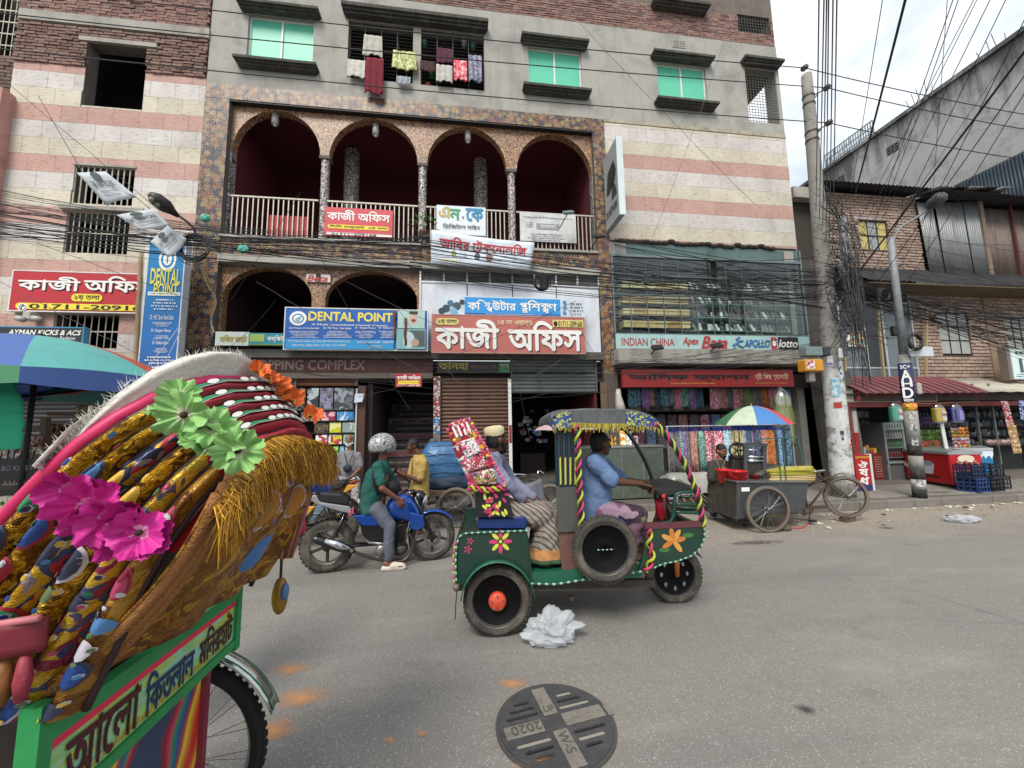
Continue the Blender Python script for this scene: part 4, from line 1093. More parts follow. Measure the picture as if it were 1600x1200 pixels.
MB().box(xM0,tx3,F+3.2,F+3.3,.1,3.6).bd('back_wall',M('#1b1513',.9),ab)
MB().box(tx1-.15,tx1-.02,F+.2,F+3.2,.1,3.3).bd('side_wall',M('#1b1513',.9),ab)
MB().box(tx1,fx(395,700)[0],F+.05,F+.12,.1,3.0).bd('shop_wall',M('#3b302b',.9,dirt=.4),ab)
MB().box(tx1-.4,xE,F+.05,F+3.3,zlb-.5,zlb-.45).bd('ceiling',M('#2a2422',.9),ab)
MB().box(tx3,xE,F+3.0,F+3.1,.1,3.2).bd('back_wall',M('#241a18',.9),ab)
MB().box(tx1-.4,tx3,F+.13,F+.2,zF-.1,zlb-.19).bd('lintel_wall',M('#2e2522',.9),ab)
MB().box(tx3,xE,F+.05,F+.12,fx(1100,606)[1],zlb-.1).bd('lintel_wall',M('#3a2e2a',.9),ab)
fa=R(392,556,676,582,F-.05)
g=Sign('complex_fascia','dark red brown fascia with raised letters over the shop entrances',(fa[0],fa[1],fa[2],fa[3]),F-.05,DKRED,.1)
g.txt('SHOPPING COMPLEX',(378,562,570,578),M('#77655c',.6),.02)
MB().box(fa[0],fa[1],F-.03,F+.06,zlb-.17,fa[3]-.002).bd('beam',M('#3b2b27',.8,dirt=.4),ab);MB().box(fa[0],fa[1],F-.04,F+.12,zF-.02,fa[2]-.002).bd('beam',M('#6d6259',.8,dirt=.4),ab)
def sls(px0,py0,px1,py1,Y,mat,name='roller_shutter',parent=None,n=None):
 x0,x1,z0,z1=R(px0,py0,px1,py1,Y);z0=max(z0,.12)
 n=n or max(3,int((z1-z0)/.085));hh=(z1-z0)/n
 sh=MB().box(x0-.04,x0,Y-.03,Y+.06,z0,z1).box(x1,x1+.04,Y-.03,Y+.06,z0,z1).bd(name,M('#6a6058',.6,.3,dirt=.4),parent)
 Mi=_RM[_root(sh).name].inverted()if _root(sh).name in _RM else Matrix()
 b=MB();b.grid(lambda u,w:(u*(x1-x0),-.016*sin(PI*w),w*(hh-.006)),1,4);b.box(0,x1-x0,0,.01,0,hh-.008)
 o0=b.bd('slat',mat,sh,world=0)
 for i in range(n):
  o=o0 if i==0 else o0.copy()
  if i:COL.objects.link(o)
  o.location=Mi@V3((x0,Y+.01,z0+i*hh))
 return sh
BRS=M('#5e4234',.5,.35,var=.15,dirt=.35,dcol='#2c1f18');GRS=M('#5d6663',.5,.3,var=.1,dirt=.3);ORS=M('#6a3a22',.6,dirt=.4)
sls(688,590,796,790,F+.04,BRS,parent=ab);sls(800,560,931,613,F+.06,GRS,parent=ab);sls(455,584,556,603,F+.06,ORS,parent=ab)
sls(395,590,452,790,F+.05,M('#4e4138',.6,.2,dirt=.4),parent=ab)
def pillar(px0,px1,y0,mat,Y=F-.06,d=.2,name='pillar'):
 x0,x1=fx(px0,660,Y)[0],fx(px1,660,Y)[0];z1=fx(px0,y0,Y)[1]
 return MB().box(x0,x1,Y,Y+d,.1,z1).bd(name,mat,ab)
pillar(558,570,603,M('#4e342a',.7,dirt=.3));pillar(677,688,588,M('#7d6b64',.7,dirt=.5));
t=thing('white_post','slim white painted post between the brown shutter and the market entrance','post',(fx(797,700)[0],F-.15,.1))
b=MB();xq=fx(797,660,F-.15)[0];b.box(xq-.035,xq+.035,F-.18,F-.11,.1,fx(797,592,F-.15)[1]);b.bd('shaft',WHITEP,t)
MB().box(xq-.03,xq+.03,F-.183,F-.18,1.3,1.7).bd('paper_strip',M('#8a2a2a',.7),t)
for k,(y0_,y1_,c_)in enumerate(((588,604,'#8a3a40'),(604,622,'#a8928a'),(622,650,'#9c2f36'),(651,678,'#2f74a8'))):
 x0,x1,z0,z1=R(677.5,y0_,687.5,y1_,F-.062);tag(MB().box(x0,x1,F-.068,F-.063,z0+.01,z1).bd('paper_poster',MP([c_,'#d0c8c0',c_,'#5a4440'],30)),['red and white','faded grey','crimson','blue'][k]+' paper strip pasted on the narrow pillar beside the brown shutter','poster')
g=Sign('shop_sign','black shop sign with yellow green Bengali letters above the brown shutter',(683,564,797,583),F-.07,M('#1a1c1a',.5),.1)
g.txt('তানহা',(686,566.5,732,578),M('#a8a030',.5),.03);g.txt('টেইলার্স গ্যালারী',(735,570,775,577),M('#8c5a50',.5),.01);g.patch((779,565,797,582),M('#2f6a3a',.5));g.txt('স্বাগত',(781,569,795,577),M('#b8c8a0',.5),.01)
HY=F-.55
g=Sign('hanging_office_sign','small red office sign with a yellow arrow hanging over the stair entrance',(618,584,659,604),HY,RED,.03)
g.txt('কাজী অফিস',(620,586,657,594),WHT,.02);x0,x1,z0,z1=R(622,595,657,600,HY)
MB().poly([(x0,HY-.006,z0),(x1-.08,HY-.006,z0),(x1-.08,HY-.006,z0-.02),(x1,HY-.006,(z0+z1)/2),(x1-.08,HY-.006,z1+.02),(x1-.08,HY-.006,z1),(x0,HY-.006,z1)],(0,.004,0)).bd('arrow',YEL,g.t);g.txt('01711-209168',(621,600.5,656,603.5),WHT,.015)
st_=thing('staircase','dark staircase inside the entrance with printed shoe advertisements on every riser','staircase',(fx(630,700)[0],F+.3,PL))
sx0,sx1=fx(585,690,F+.4)[0],fx(679,690,F+.4)[0]
RIS=M('#6f5a58',.6,var=.15,dirt=.4);RI2=M('#3a302e',.7)
for i in range(12):
 z=PL+i*.2;y=F+.35+i*.24;r_=MB().box(sx0,sx1,y,y+.25,z,z+.2).bd('step',M('#262220',.8),st_)
 MB().box(sx0+.02,sx1-.02,y-.012,y-.001,z+.02,z+.19).bd('riser_board',RIS if i%2 else RI2,r_)
 w_=sx1-sx0
 if i%2:MB().text('Bata',(sx0+w_*.2,y-.012,z+.1),.3,.1,nrm=(0,-1,0),bold=.03,shear=.3).text('Apex',(sx0+w_*.47,y-.012,z+.1),.25,.1,nrm=(0,-1,0),bold=.02).text('Indian Ch',(sx0+w_*.8,y-.012,z+.1),.42,.09,nrm=(0,-1,0),bold=.02).bd('lettering',M('#8c2f38' if i<6 else '#1c1716',.6),r_)
 else:MB().text('Bata Apex Indian China Apollo',(sx0+w_*.55,y-.012,z+.1),w_*.7,.06,nrm=(0,-1,0)).bd('lettering',M('#a89c90',.6),r_)
MB().box(sx0-.12,sx0-.02,F+.2,F+3,PL,2.9).bd('side_wall',M('#4b3f3b',.8,dirt=.5),ab)
MB().box(sx1+.02,sx1+.12,F+.2,F+3.1,PL,2.9).bd('side_wall',M('#2b2320',.8,dirt=.5),ab)
hx0,hx1=fx(440,700,F-.1)[0],fx(556,700,F-.1)[0]
rk=thing('display_rack','open shelving crammed with boxed goods beside the brown pillar','shelf',((hx0+hx1)/2,F-.05,.1))
MB().box(hx0,hx1,F+.22,F+.26,PL,2.55).bd('back_panel',M('#221c1c',.8),rk)
for x in(hx0,hx1-.03):MB().box(x,x+.03,F-.1,F+.22,PL,2.55).bd('upright',M('#b9b6b0',.6)if x!=hx0 else BLACKP,rk)
shy=[(640,'under the top row'),(658,'b'),(677,'c'),(695,'d'),(715,'e')]
goods=[(604,640,[(452,476,['#2b3036','#5d6468','#1c1e22'],'black boxed appliance'),(477,496,['#8a9498','#30353a','#b0b8bb'],'grey boxed knife set'),(497,519,['#4a3c50','#6c6a74','#8a86a0'],'purple grey boxed fan'),(520,551,['#63686e','#90959c','#3c4046'],'slate boxed fan')]),(641,657,[(468,483,['#9a8c8c','#5c4a4c'],'grey pink boxed set'),(484,499,['#c8c4c8','#7c6470'],'white boxed brush set'),(500,524,['#b03a58','#d8b0b8','#8c2a40'],'crimson boxed toy'),(525,553,['#2f6ea8','#cfe0e8','#4488c0'],'blue and white boxed shirt')]),(658,676,[(490,513,['#5a4a38','#8c7a5a','#2f2820'],'brown box of spice jars'),(514,533,['#c4c024','#e0dc90'],'yellow boxed mirror'),(534,555,['#c9c7b8','#8c9a96'],'cream boxed mirror')]),(677,694,[(493,512,['#b0404a','#d8c838','#308048','#e8e4dc'],'multicoloured packet bundle'),(513,535,['#d8c838','#b8443c','#4a88b0','#e8e4dc'],'bright packet bundle'),(536,553,['#7cc0b0','#b8e0d4'],'mint green packet')]),(695,713,[(500,510,['#c0508c','#e0a0c0'],'pink packet'),(511,520,['#60b030','#a0e060'],'lime packet'),(521,530,['#58a838','#b0e078'],'pale lime packet'),(531,539,['#30789c','#88b8d0'],'blue packet'),(540,552,['#3a8a78','#e0e8e4'],'teal and white packet')]),(714,730,[(505,530,['#1f7a58','#4aa888','#c0e0d0'],'green boxed mat'),(531,552,['#206a60','#a8d0c0'],'dark green boxed mat')])]
for y0_,y1_,row in goods:
 z=fx(520,y1_,F-.08)[1];MB().box(hx0+.03,hx1-.03,F-.09,F+.21,z-.02,z).bd('shelf_board',M('#2a2624',.7),rk)
 zt_=fx(520,y0_,F-.08)[1]
 for a_,c_,pal,nm in row:
  x0,x1=fx(a_,660,F-.08)[0],fx(c_,660,F-.08)[0]
  tag(MB().box(x0+.01,x1-.01,F-.07+random.uniform(0,.02),F+.12,z+.002,zt_-.03).bd('boxed_goods',MP(pal,9,rough=.4,dist=.4)),nm+' on the display rack beside the brown pillar','box')
o=sheet([P(553,629,F-.16),P(566,628,F-.16),P(569,615,F-.16),P(555,615,F-.16)],.002,'paper_sheet',M('#c6cdd8',.7),None);tag(o,'blank white paper sheet hanging at the head of the brown pillar','paper')
mp_=thing('market_passage','deep dark market passage behind the half raised grey shutter','passage',(fx(860,700)[0],F+2,PL))
mx0,mx1=fx(801,700,F+.1)[0],fx(932,700,F+.1)[0]
MB().box(mx0-.05,mx0,F+.1,F+3.1,PL,2.9).bd('side_wall',M('#241c1c',.8),mp_);MB().box(mx1,mx1+.06,F+.1,F+3,PL,2.9).bd('side_wall',M('#5a1d20',.8,dirt=.4),mp_)
GL=thing('goods_stand','cluttered stand of bright toys and packets deep in the market passage','stall',(fx(836,690,F+2.4)[0],F+2.4,PL))
pal=['#c8ccd8','#b8404c','#d8d060','#6a98c8','#e0e0e8','#8c5a94']
rq=random.Random(5)
for k in range(26):
 p=P(rq.uniform(812,858),rq.uniform(640,690),F+2.4+rq.uniform(-.2,.2));s_=rq.uniform(.04,.09)
 MB().obox(p,(s_*2,.08,s_*1.6),(1,0,rq.uniform(-.2,.2)),(0,1,0)).bd('packet',M(rq.choice(pal),.5),GL)
MB().box(fx(812,700,F+2.2)[0],fx(850,700,F+2.2)[0],F+2.1,F+2.7,PL,.9).bd('counter',M('#3a2c2c',.7),GL)
x0,x1,z0,z1=R(938,597,952,690,F-.1)
tag(MB().box(x0,x1,F-.09,F-.055,z0,z1).bd('wooden_board',M('#6a5a44',.8,dirt=.4)),'narrow brown wooden panel fixed to the column beside the market entrance','panel')
b=MB();b.tube([P(970,644,F-.3),P(968,630,F-.3),P(966,618,F-.3),P(966,608,F-.3)],[.13,.10,.07,.05],10);tag(b.bd('wrapped_roll',M('#b4b0a8',.25,var=.25,scale=20,bump=.8,bscale=30),smooth=1),'fabric roll wrapped in clear plastic hanging by the clothes shop','roll')
FAB=[['#8c2438','#c8a0a8','#5c1828'],['#2c5a6c','#88b0bc','#1c3848'],['#5a3a6c','#a88cc0'],['#a8746c','#d8b0a0','#7c4c48'],['#2a3440','#5c6c80'],['#b03c58','#d87088','#e0c0c8'],['#3a7c74','#b0d8cc','#205048'],['#4a4448','#8c8488'],['#a8a078','#d0c8a0','#7c7450'],['#38588c','#a0b8e0'],['#8c3a2c','#d89048'],['#4a5c3c','#98a878'],['#c0506c','#f0e8e8','#a82040'],['#70b0c8','#e8f4f8','#4888a8']]
FN=['maroon','slate blue','violet','dusty rose','charcoal','pink','teal','grey','beige','royal blue','rust','olive','red and white','sky blue']
FM=[MP(p,34,rough=.85,dist=.3,name='fabric')for p in FAB]
def hang(x,w,z1,z0,Y,mi,label,group=None,cat='fabric',seed=0):
 r=random.Random(seed);ph=r.uniform(0,6)
 b=MB();b.grid(lambda u,q:(x+w*(u-.5)*(1+.06*q),Y+.022*sin(u*9+ph)+.01*sin(u*21+ph*2),z1+(z0-z1)*q),8,3)
 o=b.bd('hanging_fabric',FM[mi],smooth=1);m=o.modifiers.new('thickness','SOLIDIFY');m.thickness=.02;m.offset=0
 tag(o,label,cat,group);return o
plc=['under the shop sign near the column','under the shop sign toward its middle','under the shop sign near the dark wall']
xx=980;i=0
seqA=[1,1,2,3,4,1,7,5,6,2,4,12,3,7,12,3,11,7,10,5]
used={}
while xx<1226:
 mi=seqA[i%len(seqA)];w=random.uniform(8,15)
 if 1087<xx<1108:xx+=w;continue
 x0,x1=fx(xx,620,F+.25)[0],fx(xx+w,620,F+.25)[0];zt_,zb_=fx(xx,604,F+.25)[1],fx(xx,random.uniform(634,640),F+.25)[1]
 k_=(mi,int((xx-975)/84));used[k_]=used.get(k_,0)+1
 hang((x0+x1)/2,x1-x0,zt_,zb_,F+.25+random.uniform(-.04,.04),mi,f'{FN[mi]} cloth in the top row {plc[min(2, k_[1])]}'+('' if used[k_]==1 else ', next'),'cloth lengths hanging under the clothes shop sign',seed=i)
 xx+=w*.97;i+=1
shx0,shx1=fx(985,632,F+.5)[0],fx(1145,632,F+.5)[0];zsh=fx(1050,641,F+.5)[1]
MB().box(shx0,shx1,F+.45,F+.85,zsh-.03,zsh).bd('shelf',M('#4a3c34',.7),ab)
fq=random.Random(2);x=shx0;
cl=['grey','sand','plum','green','brown','mauve'];ch=['#8a8680','#a89c84','#6c4a5c','#4c6454','#6a5444','#8a7484'];n_=0
while x<shx1-.1:
 w=fq.uniform(.09,.16);c_=fq.randrange(6);n_+=1
 tag(MB().box(x,x+w-.01,F+.47,F+.8,zsh+.001,zsh+fq.uniform(.09,.15)).bd('folded_cloth',M(ch[c_],.9,var=.4,scale=30)),f'{cl[c_]} folded cloth standing in the row on the clothes shop shelf','fabric','folded cloths on the shop shelf');x+=w
for k in range(9):
 px=990+k*17;x0,x1=fx(px,660,F+1.2)[0],fx(px+13,660,F+1.2)[0];c_=random.randrange(len(FM))
 tag(MB().box(x0,x1,F+1.1,F+1.3,fx(px,700,F+1.2)[1],fx(px,648,F+1.2)[1]).bd('folded_cloth',FM[c_]),f'{FN[c_]} bolt of cloth standing {["first","second","third","fourth","fifth","sixth","seventh","eighth","ninth"][k]} in the dim shop interior','fabric')
HYR=F-.75
rl=thing('clothes_rail','steel rail crowded with blue plastic hangers before the clothes shop','clothes rail',(fx(1140,690,HYR)[0],HYR,.13))
rx0,rx1=fx(1040,665,HYR)[0],fx(1238,665,HYR)[0];zr_=(fx(1060,668,HYR)[1]+fx(1230,664,HYR)[1])/2+.02
MB().tube([(rx0,HYR,zr_),(rx1,HYR,zr_)],.014,8).bd('rail',ALU,rl)
for x in(rx0+.03,rx1-.03):MB().tube([(x,HYR,.13),(x,HYR,zr_)],.015,8).bd('upright',ALU,rl)
hb=MB();hb.tube([(0,-.17,-.10),(0,0,-.035),(0,.17,-.10),(0,-.17,-.10)],.008,5);hb.tube([(0,0,-.035),(0,0,-.005),(0,.02,.02),(0,0,.03)],.004,4)
HB=M('#23368c',.4);h0=None;n_=46
for k in range(n_):
 if h0 is None:h0=hb.bd('hanger',HB,None);o=h0
 else:o=h0.copy();COL.objects.link(o)
 o.location=(rx0+.05+(rx1-rx0-.1)*k/n_,HYR,zr_-.012);o.rotation_euler=(0,0,random.uniform(-.25,.25)-.35)
 tag(o,'blue plastic hanger on the crowded steel rail before the clothes shop','hanger','blue hangers on the rail')
pat=[7,7,7,6,2,7,3,3,6,6,12,0,12,12,3,13,13,8,8,8,9,4,2,4,0,3,10,10,4,9,4,1,4]
wh=['beside the glass counter','behind the windscreen post','behind the juice vendor','under the small umbrella','beside the wrapped green dress']
us={}
for k,mi in enumerate(pat):
 px=1044+k*(1238-1044)/len(pat);x0,x1=fx(px,700,HYR)[0],fx(px+6.6,700,HYR)[0]
 j=min(4,k*5//len(pat));us[(mi,j)]=us.get((mi,j),0)+1
 hang((x0+x1)/2,(x1-x0),zr_-.11,.45+random.uniform(0,.15),HYR+random.uniform(-.05,.05),mi,f'{FN[mi]} cloth hanging from the rail {wh[j]}'+('' if us[(mi,j)]==1 else[', second of its colour',', third of its colour',', fourth of its colour'][min(2,us[(mi,j)]-2)]),'cloth lengths hanging from the rail',seed=k+50)
t=thing('wrapped_dress','green printed dress wrapped in clear plastic at the end of the clothes shop','dress',(fx(1222,700,F-.55)[0],F-.55,.13))
dx=fx(1222,650,F-.55)[0];zT=fx(1222,612,F-.55)[1]
b=MB();b.lathe([(.04,zT),(.15,zT-.12),(.17,zT-.4),(.21,zT-1.05),(.22,zT-1.25),(.0,zT-1.25)],(dx,F-.55,0),n=18);b.bd('dress',MP(['#6c7448','#9aa070','#4c5430','#b8b48c'],40,dist=.5),t,smooth=1)
b=MB();b.tube([(dx+.14,F-.6,zT-.1),(dx+.2,F-.62,zT-.6),(dx+.17,F-.62,zT-1.3)],[.03,.05,.04],7);b.bd('scarf',M('#6d7f2c',.8),t,smooth=1)
b=MB();b.lathe([(.02,zT+.12),(.16,zT+.0),(.23,zT-.15),(.22,zT-.35)],(dx,F-.55,0),n=12);b.bd('plastic_cover',MGlass((.92,.94,.92),.2,.75,'clear_film'),t,smooth=1)
MB().tube([(dx,F-.55,.13),(dx,F-.55,zT-1.2)],.02,6).bd('stand',ALU,t)
GYc=F-.95
c0,c1=fx(902,700,GYc)[0],fx(1036,700,GYc)[0];zc1=fx(970,697,GYc)[1]
t=thing('glass_counter','greenish glass shop counter with pale rim behind the driver','counter',((c0+c1)/2,GYc,.13))
MB().box(c0,c1,GYc,GYc+.5,.13,zc1-.03).bd('body',M('#4f5850',.25,var=.25,scale=6,dirt=.4,dcol='#7c7c68',dscale=9),t);MB().box(c0-.02,c1+.02,GYc-.02,GYc+.52,zc1-.03,zc1).bd('top_rim',M('#8c8f88',.4,.3),t)
for k in range(1,4):MB().box(c0+(c1-c0)*k/4-.008,c0+(c1-c0)*k/4+.008,GYc-.008,GYc-.001,.15,zc1-.04).bd('divider',M('#6c726a',.4),t)
MPK=[MP(['#e8b830','#f4e8d0','#c87820'],20),MP(['#e8e4e0','#b8b0a8'],20),MP(['#7c3c6c','#d8b8d0'],20),MP(['#5a3028','#c8a038'],20)]
for k,(px,m_)in enumerate(((958,3),(973,0),(982,1),(992,2))):
 p=P(px,696,GYc+.2);tag(MB().box(p.x-.06,p.x+.06,GYc+.15,GYc+.23,zc1+.001,zc1+[.22,.32,.30,.2][k]).bd('goods_bag',MPK[m_],bevel=.01),['dark brown packet','yellow packet','white packet','purple ringed packet'][k]+' standing on the glass counter behind the driver','packet')
t=thing('covered_table','table heaped with goods under a silver grey plastic sheet','table',(fx(1075,760,7.2)[0],7.2,.1))
tb0,tb1=fx(1042,750,7.1)[0],fx(1112,750,7.1)[0];zt_=fx(1075,738,7.1)[1]
b=MB();b.grid(lambda u,w:(tb0+(tb1-tb0)*u,6.9+.6*w,(zt_-.16*abs(w-.4))+.05*n3((u*5,w*4,2))-(.32*max(0,.25-w)/.25 if w<.25 else 0)-.2*max(0,abs(u-.5)-.4)/.1),24,14)
b.bd('plastic_sheet',M('#a4a29c',.3,var=.2,scale=12,bump=.8,bscale=14),t,smooth=1)
MB().box(tb0+.05,tb1-.05,6.98,7.4,.1,zt_-.3).bd('table_body',M('#5c4c3e',.8,dirt=.5),t)
b=MB()
for k in range(5):b.tube([(tb0+.05+k*.02,6.88,zt_-.1),(tb0+(k+1)*.2,6.86,zt_-.5-.05*k)],.012,5)
b.bd('tie_cord',M('#8c8478',.8),t)
RB=9.4
bb_=thing('brick_shop_building','low brown brick building with tin upper floor and small shops below','building',(13,RB,0))
rx=lambda px,py,Y=RB:P(px,py,Y)
x0=rx(1243,350).x;x1=rx(1434,350).x;zb0=(rx(1300,420).z+rx(1430,420).z)/2;zb1=rx(1350,303).z
xr_=18.9;zl0=rx(1500,600).z;zl1=rx(1500,462).z
win_a=(rx(1342,360).x,rx(1387,360).x,rx(1385,391).z,rx(1343,344).z)
xs_=rx(1284,350).x
b=MB();wallplate(b,rect(xs_,x1,zb0,zb1),[rect(*win_a)],RB+.02,.2);b.bd('upper_wall',MORTAR2,bb_)
bricks(xs_,x1,zb0,zb1-.01,RB,[win_a],TANB,bb_,L_=.25,H_=.07,gap=.02,jit=.009,rough=.003,cap=300)
MB().box(x0,xs_-.01,RB-.05,RB+.2,zb1-.28,zb1+.05).bd('concrete_beam',CEML,bb_);MB().box(x0,xs_-.01,RB+.6,RB+.7,zb0-1,zb1-.28).bd('recess_wall',M('#4a3a30',.9,dirt=.5,bump=.5,bscale=30),bb_)
MB().box(x0,x1,RB+.25,RB+5,.1,zb1-.01).bd('house_body',M('#3b342f',.95),bb_)
def mwin(x0,x1,z0,z1,Y,nx,nz,pane,parent,nm='window',fm=BLACKP,w=.025):
 f=MB();
 for i in range(nx+1):x=x0+(x1-x0)*i/nx;f.box(x-w/2,x+w/2,Y,Y+.04,z0,z1)
 for j in range(nz+1):z=z0+(z1-z0)*j/nz;f.box(x0-w/2,x1+w/2,Y-.002,Y+.038,z-w/2,z+w/2)
 o=f.bd(nm,fm,parent)
 for i in range(nx):
  for j in range(nz):
   pm_=pane[i%len(pane)]if isinstance(pane,list)else pane
   MB().box(x0+(x1-x0)*i/nx+w/2,x0+(x1-x0)*(i+1)/nx-w/2,Y+.015,Y+.022,z0+(z1-z0)*j/nz+w/2,z0+(z1-z0)*(j+1)/nz-w/2).bd('pane',pm_,o)
 return o
mwin(*win_a,RB+.03,3,2,[M('#b9a862',.4,dirt=.3),M('#8d9090',.3,dirt=.3),M('#b9a862',.4,dirt=.3)],bb_)
MB().box(win_a[0]-.15,win_a[1]-.1,RB-.03,RB+.02,win_a[3]+.02,win_a[3]+.1).bd('lintel',CEML,bb_)
def corrug(p00,p10,p11,p01,n,amp,mat,name,parent,along='u',nrm=(0,-1,0),th=.008):
 """corrugated sheet through four corners; ridges run across u"""
 p00,p10,p11,p01=map(Vector,(p00,p10,p11,p01));nrm=V3(nrm)
 def fn(u,w):
  p=p00.lerp(p10,u).lerp(p01.lerp(p11,u),w);return p+nrm*(amp*sin(2*PI*u*n))
 b=MB();b.grid(fn,n*4,2);o=b.bd(name,mat,parent,smooth=1)
 m=o.modifiers.new('thickness','SOLIDIFY');m.thickness=th;return o
TINB=M('#26262a',.7,.2,var=.3,dirt=.5,dcol='#5a5048',dscale=4);TINS=M('#8b8f90',.5,.45,var=.12,dirt=.55,dcol='#6a4a3a',dscale=1.7,stretch=(4,1,.7));TINR=M('#7d7068',.6,.3,var=.2,dirt=.7,dcol='#57352a',dscale=1.5,stretch=(4,1,.7));TINBL=M('#24343f',.5,.2,var=.12,dirt=.25)
a=rx(1281,306,RB-.5);c_=rx(1437,306,RB-.5);
corrug((x0+.5,RB-.45,zb1+.02),(x1+.1,RB-.45,zb1+.02),(x1+.1,RB+1.2,zb1+.45),(x0+.5,RB+1.2,zb1+.45),26,.02,TINB,'tin_roof',bb_,nrm=(0,0,1))
xt0,xt1=x1+.01,rx(1530,400).x;ztb=zb0-.12;n_=4
TY=RB-.12
for i in range(n_):
 a_=xt0+(xt1-xt0)*i/n_;c_=xt0+(xt1-xt0)*(i+1)/n_;tl=-.10 if i==0 else 0
 corrug((a_+.0,TY-.03*(i%2),ztb),(c_+.04,TY-.03*(i%2),ztb),(c_+.04+tl,TY-.03*(i%2)+.02,zb1-.22+.05*i),(a_+tl,TY-.03*(i%2)+.02,zb1-.22+.04*i),7,.018,TINS,'tin_sheet',bb_)
for i in range(5):
 a_=xt1+.12+.62*i;corrug((a_,TY+.1,ztb),(a_+.62,TY+.1,ztb),(a_+.62,TY+.1,zb1-.2),(a_,TY+.1,zb1-.2),7,.018,TINR,'tin_sheet',bb_)
MB().box(xt1-.02,xt1+.12,TY-.08,TY+.06,ztb,zb1-.1).bd('post',M('#7a6a5c',.8,dirt=.5),bb_);MB().box(rx(1584,400).x-.03,rx(1584,400).x+.03,TY-.0,TY+.06,ztb,zb1).bd('post',M('#5c2f30',.7),bb_)
MB().box(xt0+.3,xr_,TY+.5,TY+.55,ztb,zb1).bd('inner_wall',DARK,bb_)
corrug((xt0+.2,TY-.5,zb1-.12),(xr_,TY-.5,zb1-.12),(xr_,RB+2.6,zb1+.5),(xt0+.2,RB+2.6,zb1+.5),30,.02,TINB,'tin_roof',bb_,nrm=(0,0,1))
for i in range(5):
 a_=xt0-.05+i*.5;corrug((a_,TY-.55-.04*i,zb1-.06),(a_+.6,TY-.56,zb1-.05+.03*i),(a_+.7,TY+.3,zb1+.17),(a_+.1,TY+.3,zb1+.12),5,.02,TINS if i%2==0 else TINB,'roof_sheet',bb_,nrm=(0,0,1))
bl0=rx(1475,300,RB+2.5)
XBL=18.2;q1,q2=PXp(1600,238,XBL),PXp(1487,290,XBL)
corrug((XBL,8.2,zb1-1),(XBL,q2.y+.6,zb1-1),(XBL,q2.y+.6,(q1.z+q2.z)/2),(XBL,8.2,(q1.z+q2.z)/2),40,.025,TINBL,'blue_tin_wall',bb_,nrm=(-1,0,0))
ea=rx(1310,440).x
corrug((ea,RB-.85,zl1+.02),(xr_,RB-.85,zl1+.02),(xr_,RB-.02,zb0+.02),(ea,RB-.02,zb0+.02),40,.015,TINB,'eave',bb_,nrm=(0,0,1))
MB().box(ea,xr_,RB-.83,RB-.03,zl1-.05,zl1-.02).bd('eave_board',M('#5c4e38',.9,dirt=.6),bb_)
xl0=rx(1431,540).x
wA=(rx(1467,520).x,rx(1514,520).x,rx(1490,553).z,rx(1490,490).z);wB=(rx(1571,520).x,rx(1571,520).x+.9,rx(1585,546).z,rx(1585,497).z)
b=MB();wallplate(b,rect(xl0,xr_,zl0,zl1+.2),[rect(*wA),rect(*wB)],RB+.02,.2);b.bd('lower_wall',MORTAR2,bb_)
bricks(xl0,rx(1620,540).x,zl0,zl1,RB,[wA,wB],TANB,bb_,L_=.27,H_=.085,gap=.018,jit=.007,rough=.003,cap=300,seed=8)
PGL=M('#a0a29c',.4,dirt=.35,dcol='#6a6a60')
mwin(*wA,RB+.0,3,3,PGL,bb_);mwin(*wB,RB+.0,3,3,PGL,bb_)
MB().box(rx(1540,520).x,rx(1549,520).x,RB-.06,RB+.01,zl0,zl1).bd('pilaster',M('#8b7460',.9,bump=.5),bb_)
xo0,xo1=rx(1313,540).x,xl0-.01;zo0,zo1=zl0,zl1-.02
MB().box(xo0,xo1,RB+.6,RB+.7,zo0,zo1).bd('office_wall',M('#3a3f42',.8),bb_);MB().box(xo0,xo1,RB+.0,RB+.7,zo0-.1,zo0).bd('floor_slab',CEMD,bb_)
fr=MB()
for px in(1314,1352,1382,1408,1428):x=rx(px,540).x;fr.box(x-.025,x+.025,RB-.04,RB+.02,zo0,zo1)
zt2=rx(1380,575).z;fr.box(xo0,xo1,RB-.035,RB+.015,zt2-.02,zt2+.02);fr.box(xo0,xo1,RB-.036,RB+.014,zo1-.3,zo1-.26)
wf=fr.bd('office_window',M('#b4b6b4',.5,dirt=.3),bb_)
for a_,c_ in((1316,1351),(1354,1381),(1384,1407),(1410,1427)):
 MB().box(rx(a_,540).x,rx(c_,540).x,RB-.01,RB-.004,zt2+.025,zo1-.31).bd('pane',M('#5c666a',.12,spec=.6,dirt=.2)if a_!=1354 else M('#121416',.2),wf);MB().box(rx(a_,540).x,rx(c_,540).x,RB-.01,RB-.004,zo0,zt2-.025).bd('pane',M('#4a5256',.12,spec=.6),wf)
for i,(a_,c_,lean)in enumerate(((1316,1322,0),(1374,1383,-3),(1440,1446,8))):
 o=MB().bar(rx(a_+lean,480,RB-.25),rx(c_,605,RB-.25),.05).bd('bamboo_post',M('#a08c66',.8,var=.25,dirt=.3));tag(o,['bamboo post at the left edge of the glazed office','bamboo post crossing the middle of the glazed office','leaning bamboo post before the lower brick wall'][i],'post')
x0_,x1_,z0_,z1_=R(1320,516,1352,542,RB-.07);o=MB().box(x0_,x1_,RB-.09,RB-.06,z0_,z1_).bd('price_poster',MP(['#9ac0b4','#d8e0d8','#6a9a98','#c8a848','#b04038'],12,stretch=(1,1,2)));tag(o,'pale green phone shop poster on the office glass','poster')
sg=Sign('white_shop_sign','white framed shop sign with printed figures at the brick wall corner',(1578,545,1640,592),RB-.7,M('#cfe0dc',.5,dirt=.1),.12)
